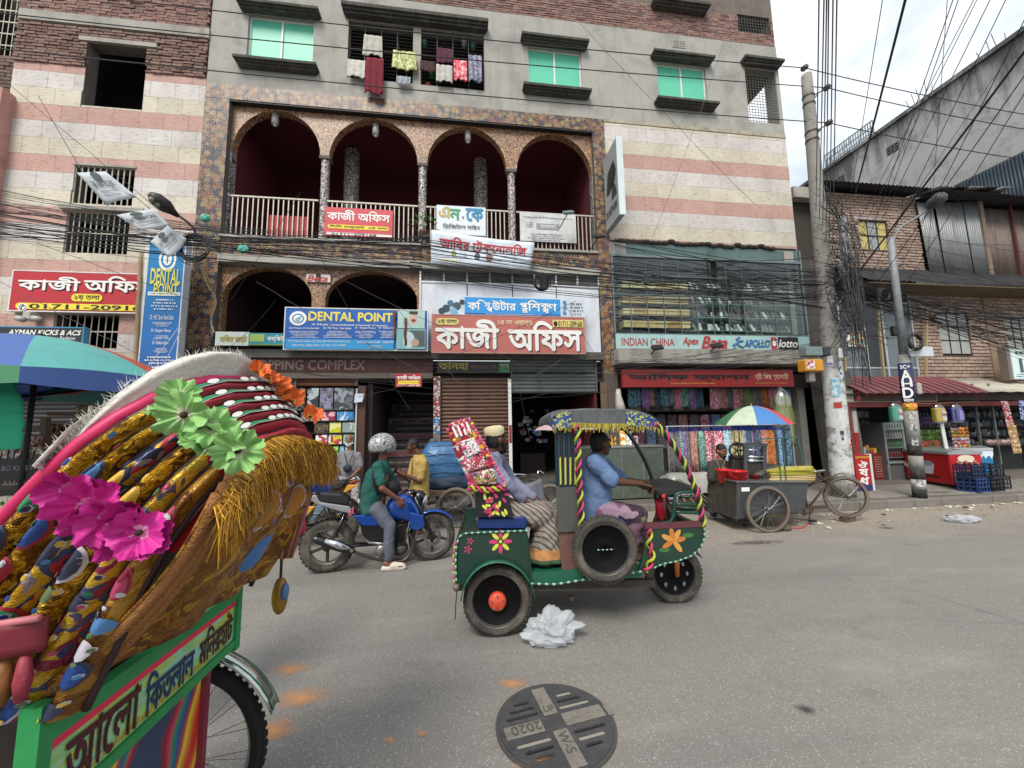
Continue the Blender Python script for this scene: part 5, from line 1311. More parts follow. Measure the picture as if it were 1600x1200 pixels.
sg.txt('প্রো:',(1584,549,1600,555),BLK,.01);sg.patch((1591,560,1600,582),M('#4a5c60',.6),name='printed_picture');sg.lines((1582,583,1620,590),2,M('#3a6a9c',.5),seed=3)
MB().box(sg.b[0]-.12,sg.b[0]-.01,RB-.68,RB-.5,sg.b[2]-.03,sg.b[3]+.05).bd('side_panel',M('#6a625c',.6),sg.t)
AWY=RB-1.5
az1,az0=rx(1450,597,RB-.3).z,rx(1450,615,AWY).z
ax0,ax1=P(1352,612,AWY).x,P(1553,612,AWY).x
n=14
AWR=M('#8a4f52',.6,var=.15,dirt=.35);aw=thing('red_awning','faded red corrugated awning curving over the corner shop','awning',((ax0+ax1)/2,AWY,az0))
for i in range(n):
 a_=ax0+(ax1-ax0)*i/n;w_=(ax1-ax0)/n
 b=MB();b.grid(lambda u,w:(a_+w_*u-.25*w,AWY+(1.2)*w,az0+(az1-az0+.12)*sin(w*PI/2)+.03*sin(PI*u)),4,5);o=b.bd('awning_panel',AWR,aw,smooth=1);m=o.modifiers.new('thickness','SOLIDIFY');m.thickness=.008
 MB().tube([(a_-.25*w,AWY+1.2*w,az0+.012+(az1-az0+.12)*sin(w*PI/2))for w in(0,.2,.4,.6,.8,1)],.016,5).bd('awning_rib',M('#5c2c30',.6),aw)
ax2=P(1640,612,AWY).x
o=corrug((ax1-.3,AWY+.05,az0+.05),(ax2+1,AWY+.05,az0+.02),(ax2+1,RB-.1,az1+.1),(ax1-.5,RB-.1,az1+.1),6,.01,M('#b4ad9c',.8,dirt=.3),'cream_awning',None,nrm=(0,0,1));tag(o,'cream sheet awning beside the faded red awning','awning')
o=corrug((P(1316,620,AWY).x,AWY+.15,az0+.0),(ax0+.1,AWY+.15,az0-.02),(ax0+.1,RB-.2,az1+.1),(P(1320,610,AWY).x,RB-.2,az1+.05),6,.012,TINB,'tin_awning',None,nrm=(0,0,1));tag(o,'dark rusty tin awning at the corner pillar of the pharmacy','awning')
SFY=RB-1.25
fz=(P(1335,611,SFY).z,P(1335,626,SFY).z)
fx0,fx1=P(1316,620,SFY).x,P(1462,620,SFY).x
g=Sign('pharmacy_fascia','old dark pharmacy fascia with faint red Bengali letters under the awning',(fx0,fx1,fz[1]-.02,fz[0]+.02),SFY,M('#4a3c36',.8,dirt=.4),.08,frame=M('#8b7f72',.7))
g.txt('লালবাগ ফার্মেসী',(1350,612,1400,624),M('#7c3430',.6),.02)
g.patch((1317,611,1334,628),M('#b8b0a0',.7,dirt=.4));g.patch((1335,610,1346,627),M('#9c2a2c',.6));g.patch((1337.5,613,1344,624),M('#b8706a',.6),disc=True);g.txt('৫',(1338.5,615,1343,622),M('#9c2a2c',.6),.02)
fx2=P(1600,620,SFY).x+1
g=Sign('grocery_fascia','brown dusty grocery fascia with worn red letters under the awning',(fx1+.05,fx2,fz[1]-.02,fz[0]+.02),SFY+.02,M('#3c302a',.8,dirt=.5),.06)
g.txt('জেনারেল স্টোর',(1480,612,1540,623),M('#6a302c',.6),.02)
MB().box(fx0,fx2,SFY+.0,SFY+.1,fz[1]-.16,fz[1]-.05).bd('red_beam',M('#6b2420',.7,dirt=.3),bb_)
xw=P(1560,700,RB-.2).x
MB().box(fx0,fx2+2,RB+.2,RB+.24,.1,2.8).bd('shop_back',DARK,bb_);MB().box(fx0,fx2+2,SFY-.1,RB+.2,.12,.17).bd('shop_floor',M('#6a625a',.9),bb_)
MB().box(fx0,fx2+2,SFY+.1,RB+.2,fz[1]-.15,fz[1]-.12).bd('shop_ceiling',M('#2a2522',.9),bb_)
cpx0,cpx1=P(1309,700,8.3).x,P(1341,700,8.3).x
t=thing('concrete_pillar','broad stained concrete pillar behind the poster covered electric pole','pillar',((cpx0+cpx1)/2,8.3,.13))
b=MB();b.poly([(cpx0,8.25,.13),(cpx1+.14,8.25,.13),(cpx1-.04,8.25,2.9),(cpx0-.12,8.25,2.9)],(0,.5,0));b.bd('shaft',M('#6b6761',.95,var=.3,bump=.6,bscale=18,dirt=.7,dcol='#33302c',dscale=3),t)
o=MB().box(xE+.01,P(1312,700,9.6).x,9.6,9.7,.1,6.4).bd('lane_wall',M('#4a4642',.95,var=.3,bump=.5,dirt=.7,dcol='#25221f'));tag(o,'dark stained lane wall between the clothes shop and the pharmacy','wall')
for k,(pts,m_)in enumerate(([(1322,632,1341,764),'#7c3028'],[(1331,640,1342,712),'#9c2422'])):
 if k==0:MB().bar(P(1323,632,8.05),P(1342,766,8.05),.07).bd('door_frame',M(m_,.7,dirt=.3),bb_)
 else:MB().bar(P(1334,642,8.25),P(1341,710,8.25),.11,.02).bd('painted_strip',M('#b8b4ac',.7),bb_);MB().bar(P(1338,676,8.22),P(1341,712,8.22),.115,.02).bd('painted_strip',M(m_,.7),bb_)
sb=G(1354,766,.16);sgx0,sgx1=P(1338,740,sb.y).x,P(1361,740,sb.y).x;sgz1=P(1345,711,sb.y).z
t=thing('medicine_sign','standing red medicine sign with three white Bengali letters by the doorway','sign',((sgx0+sgx1)/2,sb.y,.15))
MB().box(sgx0,sgx1,sb.y,sb.y+.07,.15,sgz1).bd('panel',M('#a81c22',.5,var=.05),t);MB().box(sgx1,sgx1+.05,sb.y-.01,sb.y+.09,.15,sgz1+.02).bd('frame',WHITEP,t);MB().box(sgx0,sgx1,sb.y-.003,sb.y-.001,.15,.15+.13).bd('blue_band',M('#2a2f6a',.5),t)
hh=sgz1-.15;cx_=(sgx0+sgx1)/2
for k,ch_ in enumerate('ঔষধ'):MB().text(ch_,(cx_,sb.y,.15+hh*(.74-.235*k)),.22,hh*.19,nrm=(0,-1,0),bold=.03).bd('lettering',WHT,t)
MB().text('এখানে পাওয়া যায়',(cx_,sb.y,.15+hh*.93),.34,.05,nrm=(0,-1,0),bold=.01).bd('lettering',YEL,t)
px0,px1=P(1366,730,8.6).x,P(1394,730,8.6).x;zc=P(1380,708,8.6).z
t=thing('pharmacy_counter','dark red pharmacy counter with rows of small lettering','counter',((px0+px1)/2,8.6,.17))
MB().box(px0-.3,px1,8.6,9.0,.17,zc).bd('body',M('#6e1c1c',.6,dirt=.3),t)
b=MB();rq=random.Random(3)
for i in range(9):
 x=px0+.03
 while x<px1-.05:
  w_=rq.uniform(.02,.08);zz_=.25+i*(zc-.3)/9;b.box(x,x+w_,8.596,8.599,zz_,zz_+.025);x+=w_+.02
kind(b.bd('small_print',M('#a87868',.7),t),'stuff')
pk=[M('#b83a5a',.5),M('#c8b040',.5),M('#8a3a6a',.5),M('#c87830',.5),M('#4a7a4a',.5),M('#a8a8b0',.5)];pn=['pink','yellow','magenta','orange','green','silver']
for k in range(11):
 x=px0-.1+k*(px1-px0+.1)/11;m_=rq.randrange(6);tag(MB().box(x,x+.07,8.65+rq.uniform(0,.1),8.8,zc+.001,zc+rq.uniform(.07,.2)).bd('medicine_packet',pk[m_],bevel=.006),f'{pn[m_]} packet standing {["first","second","third","fourth","fifth","sixth","seventh","eighth","ninth","tenth","eleventh"][k]} in the row on the pharmacy counter','packet')
sh=thing('medicine_shelves','dim shelves of medicine boxes along the back of the pharmacy','shelf',(px0,9.4,.17));MB().box(px0-.5,px1+.3,9.45,9.5,.17,2.5).bd('back_board',M('#2c2a28',.8),sh)
b=MB()
for i in range(6):
 z=1.0+i*.25;MB().box(px0-.5,px1+.3,9.2,9.45,z-.02,z).bd('shelf_board',M('#38332f',.8),sh);x=px0-.48
 while x<px1+.25:w_=rq.uniform(.05,.13);b.box(x,x+w_-.01,9.25,9.4,z+.001,z+rq.uniform(.08,.2));x+=w_
kind(b.bd('medicine_boxes',MP(['#6a6a72','#4a5a7a','#8a8a8c','#7a3a3a','#5a6a4a'],12,kind='Object'),sh),'stuff')
fr0,fr1=P(1390,740,8.45).x,P(1422,740,8.45).x;zf_=P(1400,660,8.45).z
t=thing('drinks_fridge','tall dark glass door drinks fridge inside the pharmacy','fridge',((fr0+fr1)/2,8.45,.17))
MB().box(fr0,fr1,8.5,9.0,.17,zf_).bd('cabinet',M('#5a5c5c',.5,dirt=.3),t);MB().box(fr0+.05,fr1-.05,8.49,8.5,.65,zf_-.22).bd('interior',M('#171a1a',.6),t);MB().box(fr0,fr1,8.46,8.5,zf_-.18,zf_).bd('header',M('#7a8a84',.5),t)
for i in range(4):
 z=.72+i*.24;MB().box(fr0+.06,fr1-.06,8.47,8.49,z,z+.015).bd('shelf',M('#8a8e8c',.4),t)
 b=MB()
 for k in range(6):b.lathe([(.0,0),(.028,0),(.028,.1),(.012,.14),(.012,.17)],(fr0+.1+k*(fr1-fr0-.2)/5,8.48,z+.016),n=7)
 kind(b.bd('bottles',M(['#5a2a24','#3a5a3a','#7a7470','#4a3428'][i],.3),t),'stuff')
dr=MB().box(fr0,fr0+.045,8.46,8.49,.17,zf_-.19).box(fr1-.045,fr1,8.46,8.49,.17,zf_-.19).box(fr0,fr1,8.458,8.488,.58,.64).bd('door',M('#7c8080',.4),t)
def bagpack(px0,py0,px1,py1,Y,m1,m2,label,txt=None):
 x0,x1,z0,z1=R(px0,py0,px1,py1,Y);cx=(x0+x1)/2;w=x1-x0
 t=thing('hanging_pack',label,'pack',(cx,Y,z0),group='bagged packs hanging from the awning line')
 b=MB();b.box(x0+.02,x1-.02,Y,Y+.16,z0+.02,z1-.03);b.bd('pack',m1,t,bevel=.03)
 b=MB();b.poly([(cx-w*.05,Y-.002,z0+.07),(x1-.05,Y-.002,z0+.06),(x1-.05,Y-.002,z1-.12),(cx-w*.0,Y-.002,z1-.08)],(0,-.004,0));b.bd('pack_label',m2,t)
 b=MB();b.grid(lambda u,q:(cx+(w/2+.01)*cos(u*2*PI)*(1 if q<.75 else(1-q)*4*.95+.05),Y+.08+.1*sin(u*2*PI)*(1 if q<.75 else(1-q)*4*.95+.05),z0+(z1+.14-z0)*q),12,8,cu=1);b.bd('clear_bag',MGlass((.9,.93,.93),.15,.82,'clear_film'),t,smooth=1)
 if txt:MB().text(txt,(cx+w*.12,Y-.008,(z0+z1)/2),w*.4,.09,nrm=(0,-1,0),bold=.03).bd('lettering',M('#a83a3a',.5),t)
 MB().tube([(cx,Y+.08,z1+.12),(cx,Y+.08,fz[1]-.05)],.004,4).bd('string',BLACKP,t)
HYk=AWY+.1
bagpack(1395,633,1415,659,HYk,M('#2f9c84',.4),M('#d8cfc8',.4),'teal diaper pack bagged in clear plastic hanging from the line','NeoCare');bagpack(1463,635,1483,661,HYk,M('#c8a820',.4),M('#e0d8cc',.4),'yellow diaper pack bagged in clear plastic hanging from the line','Baby');bagpack(1490,635,1510,660,HYk,M('#2a1c84',.35),M('#8c84d8',.4),'deep purple diaper pack bagged in clear plastic hanging from the line')
o=MB().tube([P(1396,628,HYk+.08),P(1450,631,HYk+.08),P(1530,627,HYk+.08)],.006,5).bd('hanging_line',M('#8c8468',.7));tag(o,'thin cord strung under the awning carrying the bagged packs','cord')
def snk(px0,py0,px1,py1,Y,mats,label,nx,nz,group,lean=0,th=.05):
 x0,x1,z0,z1=R(px0,py0,px1,py1,Y);t=thing('snack_strip',label,'snacks',((x0+x1)/2,Y,z0),group=group);r=random.Random(px0);dw,dh=(x1-x0)/nx,(z1-z0)/nz
 for j in range(nz):
  for i in range(nx):
   x=x0+dw*(i+.5)+lean*(1-(j+.5)/nz);z=z0+dh*(j+.5);m_=r.choice(mats)
   b=MB();ww,hh_=dw*.55,dh*.56;b.grid(lambda u,q:(x+ww*(u*2-1),Y-th*(1-(2*u-1)**2)*(1-(2*q-1)**2)+r.uniform(-.004,.004),z+hh_*(q*2-1)),4,4);b.box(x-ww*.98,x+ww*.98,Y,Y+.01,z-hh_*.98,z+hh_*.98);o=b.bd('packet',m_,t,smooth=1)
 return t
def foil(pal):return MP(pal,22,rough=.3,metal=.3,bump=.5,dist=.4,name='foil')
SN='snack packets hanging at the grocery'
snk(1486,668,1518,710,8.2,[foil(['#a82c1c','#d8a030','#701410']),foil(['#3a5c8c','#b8c8d8','#c84020']),foil(['#8c1c28','#d8d0c0','#501018']),foil(['#4c6c2c','#d8a030','#a03018'])],'bundle of red and orange crisps packets stacked beside the red freezer',2,8,SN)
snk(1564,627,1582,672,7.9,[foil(['#98182c','#d8c8c8','#7c1020']),foil(['#a82030','#e0d0d0','#c03848'])],'strip of small crimson sachets hanging at the grocery corner',3,8,SN,lean=.08,th=.02)
snk(1574,665,1594,708,7.8,[foil(['#a8804c','#d8b888','#7c5830']),foil(['#b08850','#8c6838','#e0c8a0'])],'strip of bronze gold sachets hanging above the blue freezer',3,6,SN,lean=.06,th=.02)
snk(1591,626,1606,656,7.8,[foil(['#28448c','#c8d0e8','#1c2c60'])],'strip of dark blue sachets hanging at the frame edge',3,5,SN,th=.02)
snk(1438,672,1471,690,8.6,[foil(['#3a5c24','#8cac4c','#28401c'])],'green crisps packets racked behind the striped lamp pole',4,2,SN);snk(1438,650,1470,664,8.6,[foil(['#3c2448','#6c4c7c','#281830'])],'dark purple crisps packets racked above the green ones',4,2,SN);snk(1436,689,1471,702,8.55,[foil(['#8c3424','#d8703c','#2c6c4c'])],'orange and green packets racked at the bottom behind the pole',4,1,SN)
o=MB().bar(P(1471,662,8.15),P(1479,702,8.15),.10,.02).bd('leaning_board',WHITEP);tag(o,'white board leaning behind the red ice cream freezer','board')
t=thing('grocery_shelves','dim grocery shelves packed with bottles and sachets','shelf',(P(1540,700,9.3).x,9.3,.17))
gx_0,gx_1=P(1440,700,9.3).x,P(1610,700,9.3).x
MB().box(gx_0,gx_1,9.5,9.55,.17,2.5).bd('back_board',M('#262a2c',.8),t)
for i in range(6):
 z=.9+i*.27;MB().box(gx_0,gx_1,9.25,9.5,z-.02,z).bd('shelf_board',M('#303434',.7),t);x=gx_0+.03;b=MB()
 while x<gx_1-.1:
  w_=rq.uniform(.05,.12);
  if rq.random()<.5:b.lathe([(0,0),(w_*.4,0),(w_*.4,.12),(.015,.17),(.015,.2)],(x+w_/2,9.35,z),n=7)
  else:b.box(x,x+w_*.9,9.3,9.42,z+.001,z+rq.uniform(.1,.2))
  x+=w_
 kind(b.bd('shelf_goods',MP(['#5c6468','#2c4c6c','#8c8c84','#3c2c2c','#6c5c3c','#28383c'],9),t),'stuff')
for px in(1526,1552):MB().box(P(px,640,8.5).x-.02,P(px,640,8.5).x+.02,8.5,8.54,.17,2.6).bd('upright',M('#6a6c6a',.5),t)
def freezer(pn,pl,pr,h,body,lidm,label,logo,art):
 """pn near corner, pl far end of the long side, pr far end of the short side (floor points)"""
 pn,pl,pr=V3(pn),V3(pl),V3(pr);t=thing('ice_cream_freezer',label,'freezer',pn)
 U=(pl-pn);LU=U.length;U.normalize();V=V3((-U.y,U.x,0));
 if V.dot(pr-pn)<0:V=-V
 LV=.62;z0=pn.z+.06;z1=pn.z+h-.12
 def q(u,v,z):return pn+U*u+V*v+Z3(z-pn.z)
 b=MB();b.poly([q(0,0,z0),q(LU,0,z0),q(LU,LV,z0),q(0,LV,z0)],(0,0,z1-z0));b.bd('body',body,t,bevel=.02)
 b=MB();n=8
 prof=[(v_,z1+.002+.11*sin(PI*(.12+.76*v_/LV)))for v_ in[LV*i/n for i in range(n+1)]]
 b.grid(lambda u,w:q(LU*(.03+.94*u),prof[round(w*n)][0],prof[round(w*n)][1]),6,n);b.bd('glass_lid',M('#7a807c',.12,spec=.7),t,smooth=1)
 for u_ in(0.0,LU-.05):
  b=MB();b.poly([q(u_,v_,z_)for v_,z_ in prof]+[q(u_,LV,z1),q(u_,0,z1)],U*.05);b.bd('lid_end',lidm,t)
 b=MB()
 for v_ in(0,LV):b.bar(q(0,v_,z1+.03),q(LU,v_,z1+.03),.035,.06)
 b.bd('lid_rail',lidm,t)
 for u_,v_ in((.1,.08),(LU-.1,.08),(.1,LV-.08),(LU-.1,LV-.08)):MB().cyl(q(u_,v_,pn.z)+V*-.02+Z3(.03),q(u_,v_,pn.z)+V*.02+Z3(.03),.03,8).bd('caster',BLACKP,t)
 N1=-V;N2=-U
 gr=MB();gr.poly([q(-.004,.05,z0+.06),q(-.004,LV-.05,z0+.06),q(-.004,LV-.05,z0+.32),q(-.004,.05,z0+.32)],N2*.006);g_=gr.bd('vent_grille',M('#b4a880',.5),t)
 MB().poly([q(-.012,.08,z0+.09),q(-.012,LV-.08,z0+.09),q(-.012,LV-.08,z0+.29),q(-.012,.08,z0+.29)],N2*.003).bd('vent_opening',M('#2c2a24',.8),g_)
 MB().text(logo,q(-.006,LV*.5,z1-.18),.34,.09,V,(0,0,1),N2,bold=.03).bd('lettering',WHT,t)
 MB().add([q(-.004,LV*.5+.16*cos(a*PI/8),z1-.09+.08*sin(a*PI/8))for a in range(16)],[tuple(range(16))]).bd('brand_emblem',M('#d8c8b0',.5),t)
 art(t,q,U,V,LU,LV,z0,z1);return t
def art_red(t,q,U,V,LU,LV,z0,z1):
 N=-V
 def on(u,z,k=1):return q(u,-.004-.001*k,z)
 def shape(pts,m,k=1):MB().add([on(u,z,k)for u,z in pts],[tuple(range(len(pts)))]).bd('printed_picture',m,t)
 c_=LU*.45;zc=(z0+z1)/2-.02
 shape([(c_+.28+.07*cos(a*PI/8)+.1*sin(a*PI/8),zc+.16*sin(a*PI/8))for a in range(16)],M('#3a1c14',.4),1)
 shape([(c_+.34,zc+.05),(c_+.46,zc+.2),(c_+.40,zc+.24),(c_+.3,zc+.12)],M('#d8c8b8',.4),2)
 shape([(c_-.10,zc-.12),(c_+.10,zc-.12),(c_+.16,zc+.12),(c_-.16,zc+.12)],M('#c8ccd0',.4),1);shape([(c_+.13*cos(a*PI/8),zc+.12+.06*sin(a*PI/8))for a in range(16)],M('#8ca0a8',.4),2)
 shape([(c_-.3,zc-.2),(c_+.4,zc-.2),(c_+.32,zc-.14),(c_-.2,zc-.15)],M('#5a2418',.4),3)
 MB().text('Polar',on(LU*.9,zc+.03),.22,.1,-U,(0,0,1),N,bold=.03).bd('lettering',WHT,t)
FR=M('#b01a20',.35,var=.06,dirt=.1);LIDM=M('#a4a8a8',.3,.4)
freezer(G(1490,763,.15),G(1417,751,.15),G(1521,760,.15),.85,FR,LIDM,'red ice cream freezer with chocolate bar and cup pictures under a grey glass lid','পোলার',art_red)
def art_blue(t,q,U,V,LU,LV,z0,z1):
 pts=[(0,z1)]+[(LU*i/24,z1-.10-.09*abs(sin(i*1.1))-.05*sin(i*2.3))for i in range(25)]+[(LU,z1)]
 MB().add([q(u,-.004,z)for u,z in pts],[tuple(range(len(pts)))]).bd('printed_drips',M('#cfdde4',.4),t)
 MB().text('ইগলু',q(LU*.35,-.006,z0+.28),.3,.12,-U if(-U).x>0 else U,(0,0,1),-V,bold=.02).bd('lettering',WHT,t)
 MB().add([q(LU*.88+.1*cos(a),-.005,z0+.42+.07*sin(a))for a in[i*PI/8 for i in range(16)]],[tuple(range(16))]).bd('printed_picture',M('#b8b070',.4),t)
n2=V3((G(1620,757,.15).x,7.95,.15));l2=V3((G(1530,757,.15).x,8.15,.15))
freezer(n2,l2,n2+V3((.2,.6,0)),.85,M('#1a6c9c',.35,var=.25,scale=2),M('#b8bcbc',.35,.3),'blue ice cream freezer with white dripping cream print at the grocery','আইসক্রিম',art_blue)
for k in range(4):
 p=P(1548+k*10,703,8.3);o=MB().ball((p.x,8.3,1.05),.11,.09,.08,9,6).bd('snack_bag',foil(['#a88088','#d8c0b8','#8c5c60','#c0a890']),smooth=1);tag(o,f'{["first","second","third","fourth"][k]} pinkish snack bag from the red sachet side on top of the blue freezer','bag')
def crate(x,y,z,label,m):
 t=thing('bottle_crate',label,'crate',(x,y,z),.1,group='plastic crates beside the red freezer');w,d,h=.36,.3,.27
 MB().box(-w/2,w/2,-d/2,d/2,0,.015).bd('base',m,t,world=0);b=MB()
 for s_ in(-1,1):
  for zz in(0,.09,.18,.25):b.box(-w/2,w/2,s_*d/2-.008,s_*d/2+.008,zz,zz+.022);b.box(s_*w/2-.008,s_*w/2+.008,-d/2,d/2,zz,zz+.022)
  for i in range(5):xx=-w/2+w*i/4;b.box(xx-.012,xx+.012,s_*d/2-.006,s_*d/2+.006,0,h)
  for i in range(4):yy=-d/2+d*i/3;b.box(s_*w/2-.006,s_*w/2+.006,yy-.012,yy+.012,0,h)
 b.bd('sides',m,t,world=0);return t
cb=G(1538,768,.15);CRB,CRK=M('#1e3a6c',.45),M('#1c2026',.5)
crate(cb.x-.1,cb.y+.1,.15,'blue plastic bottle crate on the pavement beside the red freezer',CRB);crate(cb.x-.12,cb.y+.12,.425,'dark blue crate stacked on top of the blue crate',M('#1c2c4c',.5));crate(cb.x+.3,cb.y+.12,.15,'black plastic crate on the pavement next to the blue crate',CRK);crate(cb.x+.32,cb.y+.1,.425,'black crate stacked over the lower black crate',CRK);crate(cb.x+.78,cb.y+.3,.15,'low black crate pushed under the edge of the blue freezer',CRK)
b=MB()
for k in range(26):b.ball((cb.x-.12+rq.uniform(-.14,.14),cb.y+.12+rq.uniform(-.11,.11),.70+rq.uniform(0,.04)),.028,n=6,m=5)
kind(tag(b.bd('onions',M('#8a4a3c',.5,rnd=.3),smooth=1),'small heap of reddish onions in the top blue crate','vegetables'),'stuff')
fw_=thing('tall_concrete_building','tall building with a long stained blind concrete wall rising above the tin roofs','building',(19,13,0))
XT=19.0;zt_=sum(PXp(x,y,XT).z for x,y in((1290,262),(1360,217),(1600,62)))/3
def stain_wall():
 s=NT('stained_concrete');n1=s.noise(.55,8,None,.65);n2=s.noise(.5,6,s.co((1,1,.15)),.7);n3=s.noise(9,5)
 col=s.mix(n1,C('#9a9a97'),C('#c9c8c2'));col=s.mix(s.math('MULTIPLY',n3,.4),col,C('#70706e'))
 xyz=s.node('SeparateXYZ');s.link(s.co(),xyz.inputs[0]);zz_=s.math('DIVIDE',s.math('SUBTRACT',xyz.outputs[2],zt_-3.2),3.2)
 f=s.math('MULTIPLY',s.ramp(s.math('ADD',zz_,s.math('MULTIPLY',s.math('SUBTRACT',n2,.5),3.6)),[(.45,0.0),(1.1,1.0)]),.85)
 col=s.mix(s.ramp(s.noise(.9,9,None,.75),[(.5,0.0),(.66,.55)]),col,C('#55534e'))
 col=s.mix(f,col,C('#3d3b38'));s.bump(n3,.3);return s.out(col,.95)
SW=stain_wall()
b=MB();b.box(XT,XT+10,7.0,26,0,zt_);b.bd('blind_wall',SW,fw_)
MB().box(XT-.12,XT+.15,7.0,26,zt_-.02,zt_+.14).bd('parapet',SW,fw_)
for px,py in((1395,232),(1312,282)):
 p=PXp(px,py,XT-.005);vb_=MB().box(XT-.012,XT-.003,p.y-.25,p.y+.25,p.z-.2,p.z+.2).bd('vent_block',CEMD,fw_);b=MB()
 for i in range(3):
  for j in range(3):b.box(XT-.016,XT-.012,p.y-.2+i*.15,p.y-.1+i*.15,p.z-.16+j*.12,p.z-.1+j*.12)
 b.bd('vent_holes',DARK,vb_)
b=MB();y0_,y1_=PXp(1290,258,XT).y,PXp(1366,214,XT).y;y0_,y1_=min(y0_,y1_),max(y0_,y1_)
for i in range(22):y=y0_+(y1_-y0_)*i/21;b.box(XT+.0,XT+.03,y-.02,y+.02,zt_+.14,zt_+.85)
for zz in(.3,.55,.85):b.box(XT-.005,XT+.035,y0_,y1_,zt_+zz,zt_+zz+.04)
b.bd('roof_railing',M('#8a9494',.5,.3),fw_)
b=MB()
for px,n in((1325,4),(1462,5),(1592,4)):
 y=PXp(px,200,XT).y
 for k in range(n):b.tube([(XT+.1+k*.05,y+k*.22,zt_),(XT+.1+random.uniform(-.1,.1),y+k*.22+random.uniform(-.1,.1),zt_+random.uniform(.5,1.0))],.011,4)
kind(b.bd('rebar_stubs',M('#4a3c36',.8),fw_),'stuff')
o=MB().box(13.5,40,26,34,0,9).bd('distant_building',CEMD);tag(o,'plain distant grey block glimpsed at the end of the lane','building')
def PN(px,py,p0,n):
 d=ray(px,py);c=Z3(CAMH);n=V3(n);t=(V3(p0)-c).dot(n)/d.dot(n);return c+d*t
class Frame:
 """a vehicle standing at O with heading th; V() turns a measured pixel into a point on its side plane"""
 def __init__(s,O,th):
  s.O=V3((O[0],O[1],0));s.f=V3((cos(th),sin(th),0));s.l=V3((-sin(th),cos(th),0));s.th=th
 def W(s,x,y,z):return s.O+s.f*x+s.l*y+Z3(z)
 def V(s,px,py,lat=0.0):return PN(px,py,s.O+s.l*lat,s.l)
 def loc(s,p):q=V3(p)-s.O;return q.dot(s.f),q.dot(s.l),q.z
def curve(pts,n=6):
 """smooth path through points"""
 pts=[V3(p)for p in pts];out=[]
 for i in range(len(pts)-1):
  p0,p1,p2,p3=pts[max(i-1,0)],pts[i],pts[i+1],pts[min(i+2,len(pts)-1)]
  for k in range(n):
   t=k/n;out.append(.5*((2*p1)+(p2-p0)*t+(2*p0-5*p1+4*p2-p3)*t*t+(3*p1-p0-3*p2+p3)*t**3))
 out.append(pts[-1]);return out
def plen(pts):return sum((pts[i+1]-pts[i]).length for i in range(len(pts)-1))
def rsp(pts,step):
 L_=plen(pts);n=max(2,int(L_/step));out=[];acc=0;i=0
 for k in range(n+1):
  tgt=L_*k/n
  while i<len(pts)-2 and acc+(pts[i+1]-pts[i]).length<tgt:acc+=(pts[i+1]-pts[i]).length;i+=1
  sl=(pts[i+1]-pts[i]).length or 1;out.append(pts[i].lerp(pts[i+1],min(1,(tgt-acc)/sl)))
 return out
def helix(pts,R_,pitch,phase,rt,name,mat,parent,n=6):
 p=rsp([V3(q)for q in pts],pitch/8);out=[];u0=None
 for i,q in enumerate(p):
  d=(p[min(i+1,len(p)-1)]-p[max(i-1,0)]).normalized()
  if u0 is None:_,u0,_w=frame_from(d)
  u0=(u0-d*u0.dot(d)).normalized();w=d.cross(u0);a=2*PI*i/8+phase
  out.append(q+(u0*cos(a)+w*sin(a))*R_)
 return MB().tube(out,rt,n).bd(name,mat,parent,smooth=1)
def piping(pts,r,mats,name,parent,step=.03):
 """plaited edging: two colours in turn"""
 p=rsp([V3(q)for q in pts],step)
 for k,m in enumerate(mats):
  b=MB()
  for i in range(k,len(p)-1,len(mats)):
   c=(p[i]+p[i+1])/2;d,u,w=frame_from(p[i+1]-p[i]);rot=Matrix((d,u,w)).transposed()
   b.ball(c,step*.66,r*.72,r*.72,6,4,rot=rot)
  kind(b.bd(name,m,parent,smooth=1),'stuff')
RUB=M('#38342f',.85,var=.25,scale=8,bump=.3,dirt=.7,dcol='#7a7164',dscale=5);CHR=M('#c9ccce',.18,1.0,var=.05);STL=M('#8b8a86',.4,.8,dirt=.3);GRM=M('#3c3834',.6,.4,dirt=.5,dcol='#6a5844');BLKG=M('#0e0e10',.3,coat=.4)
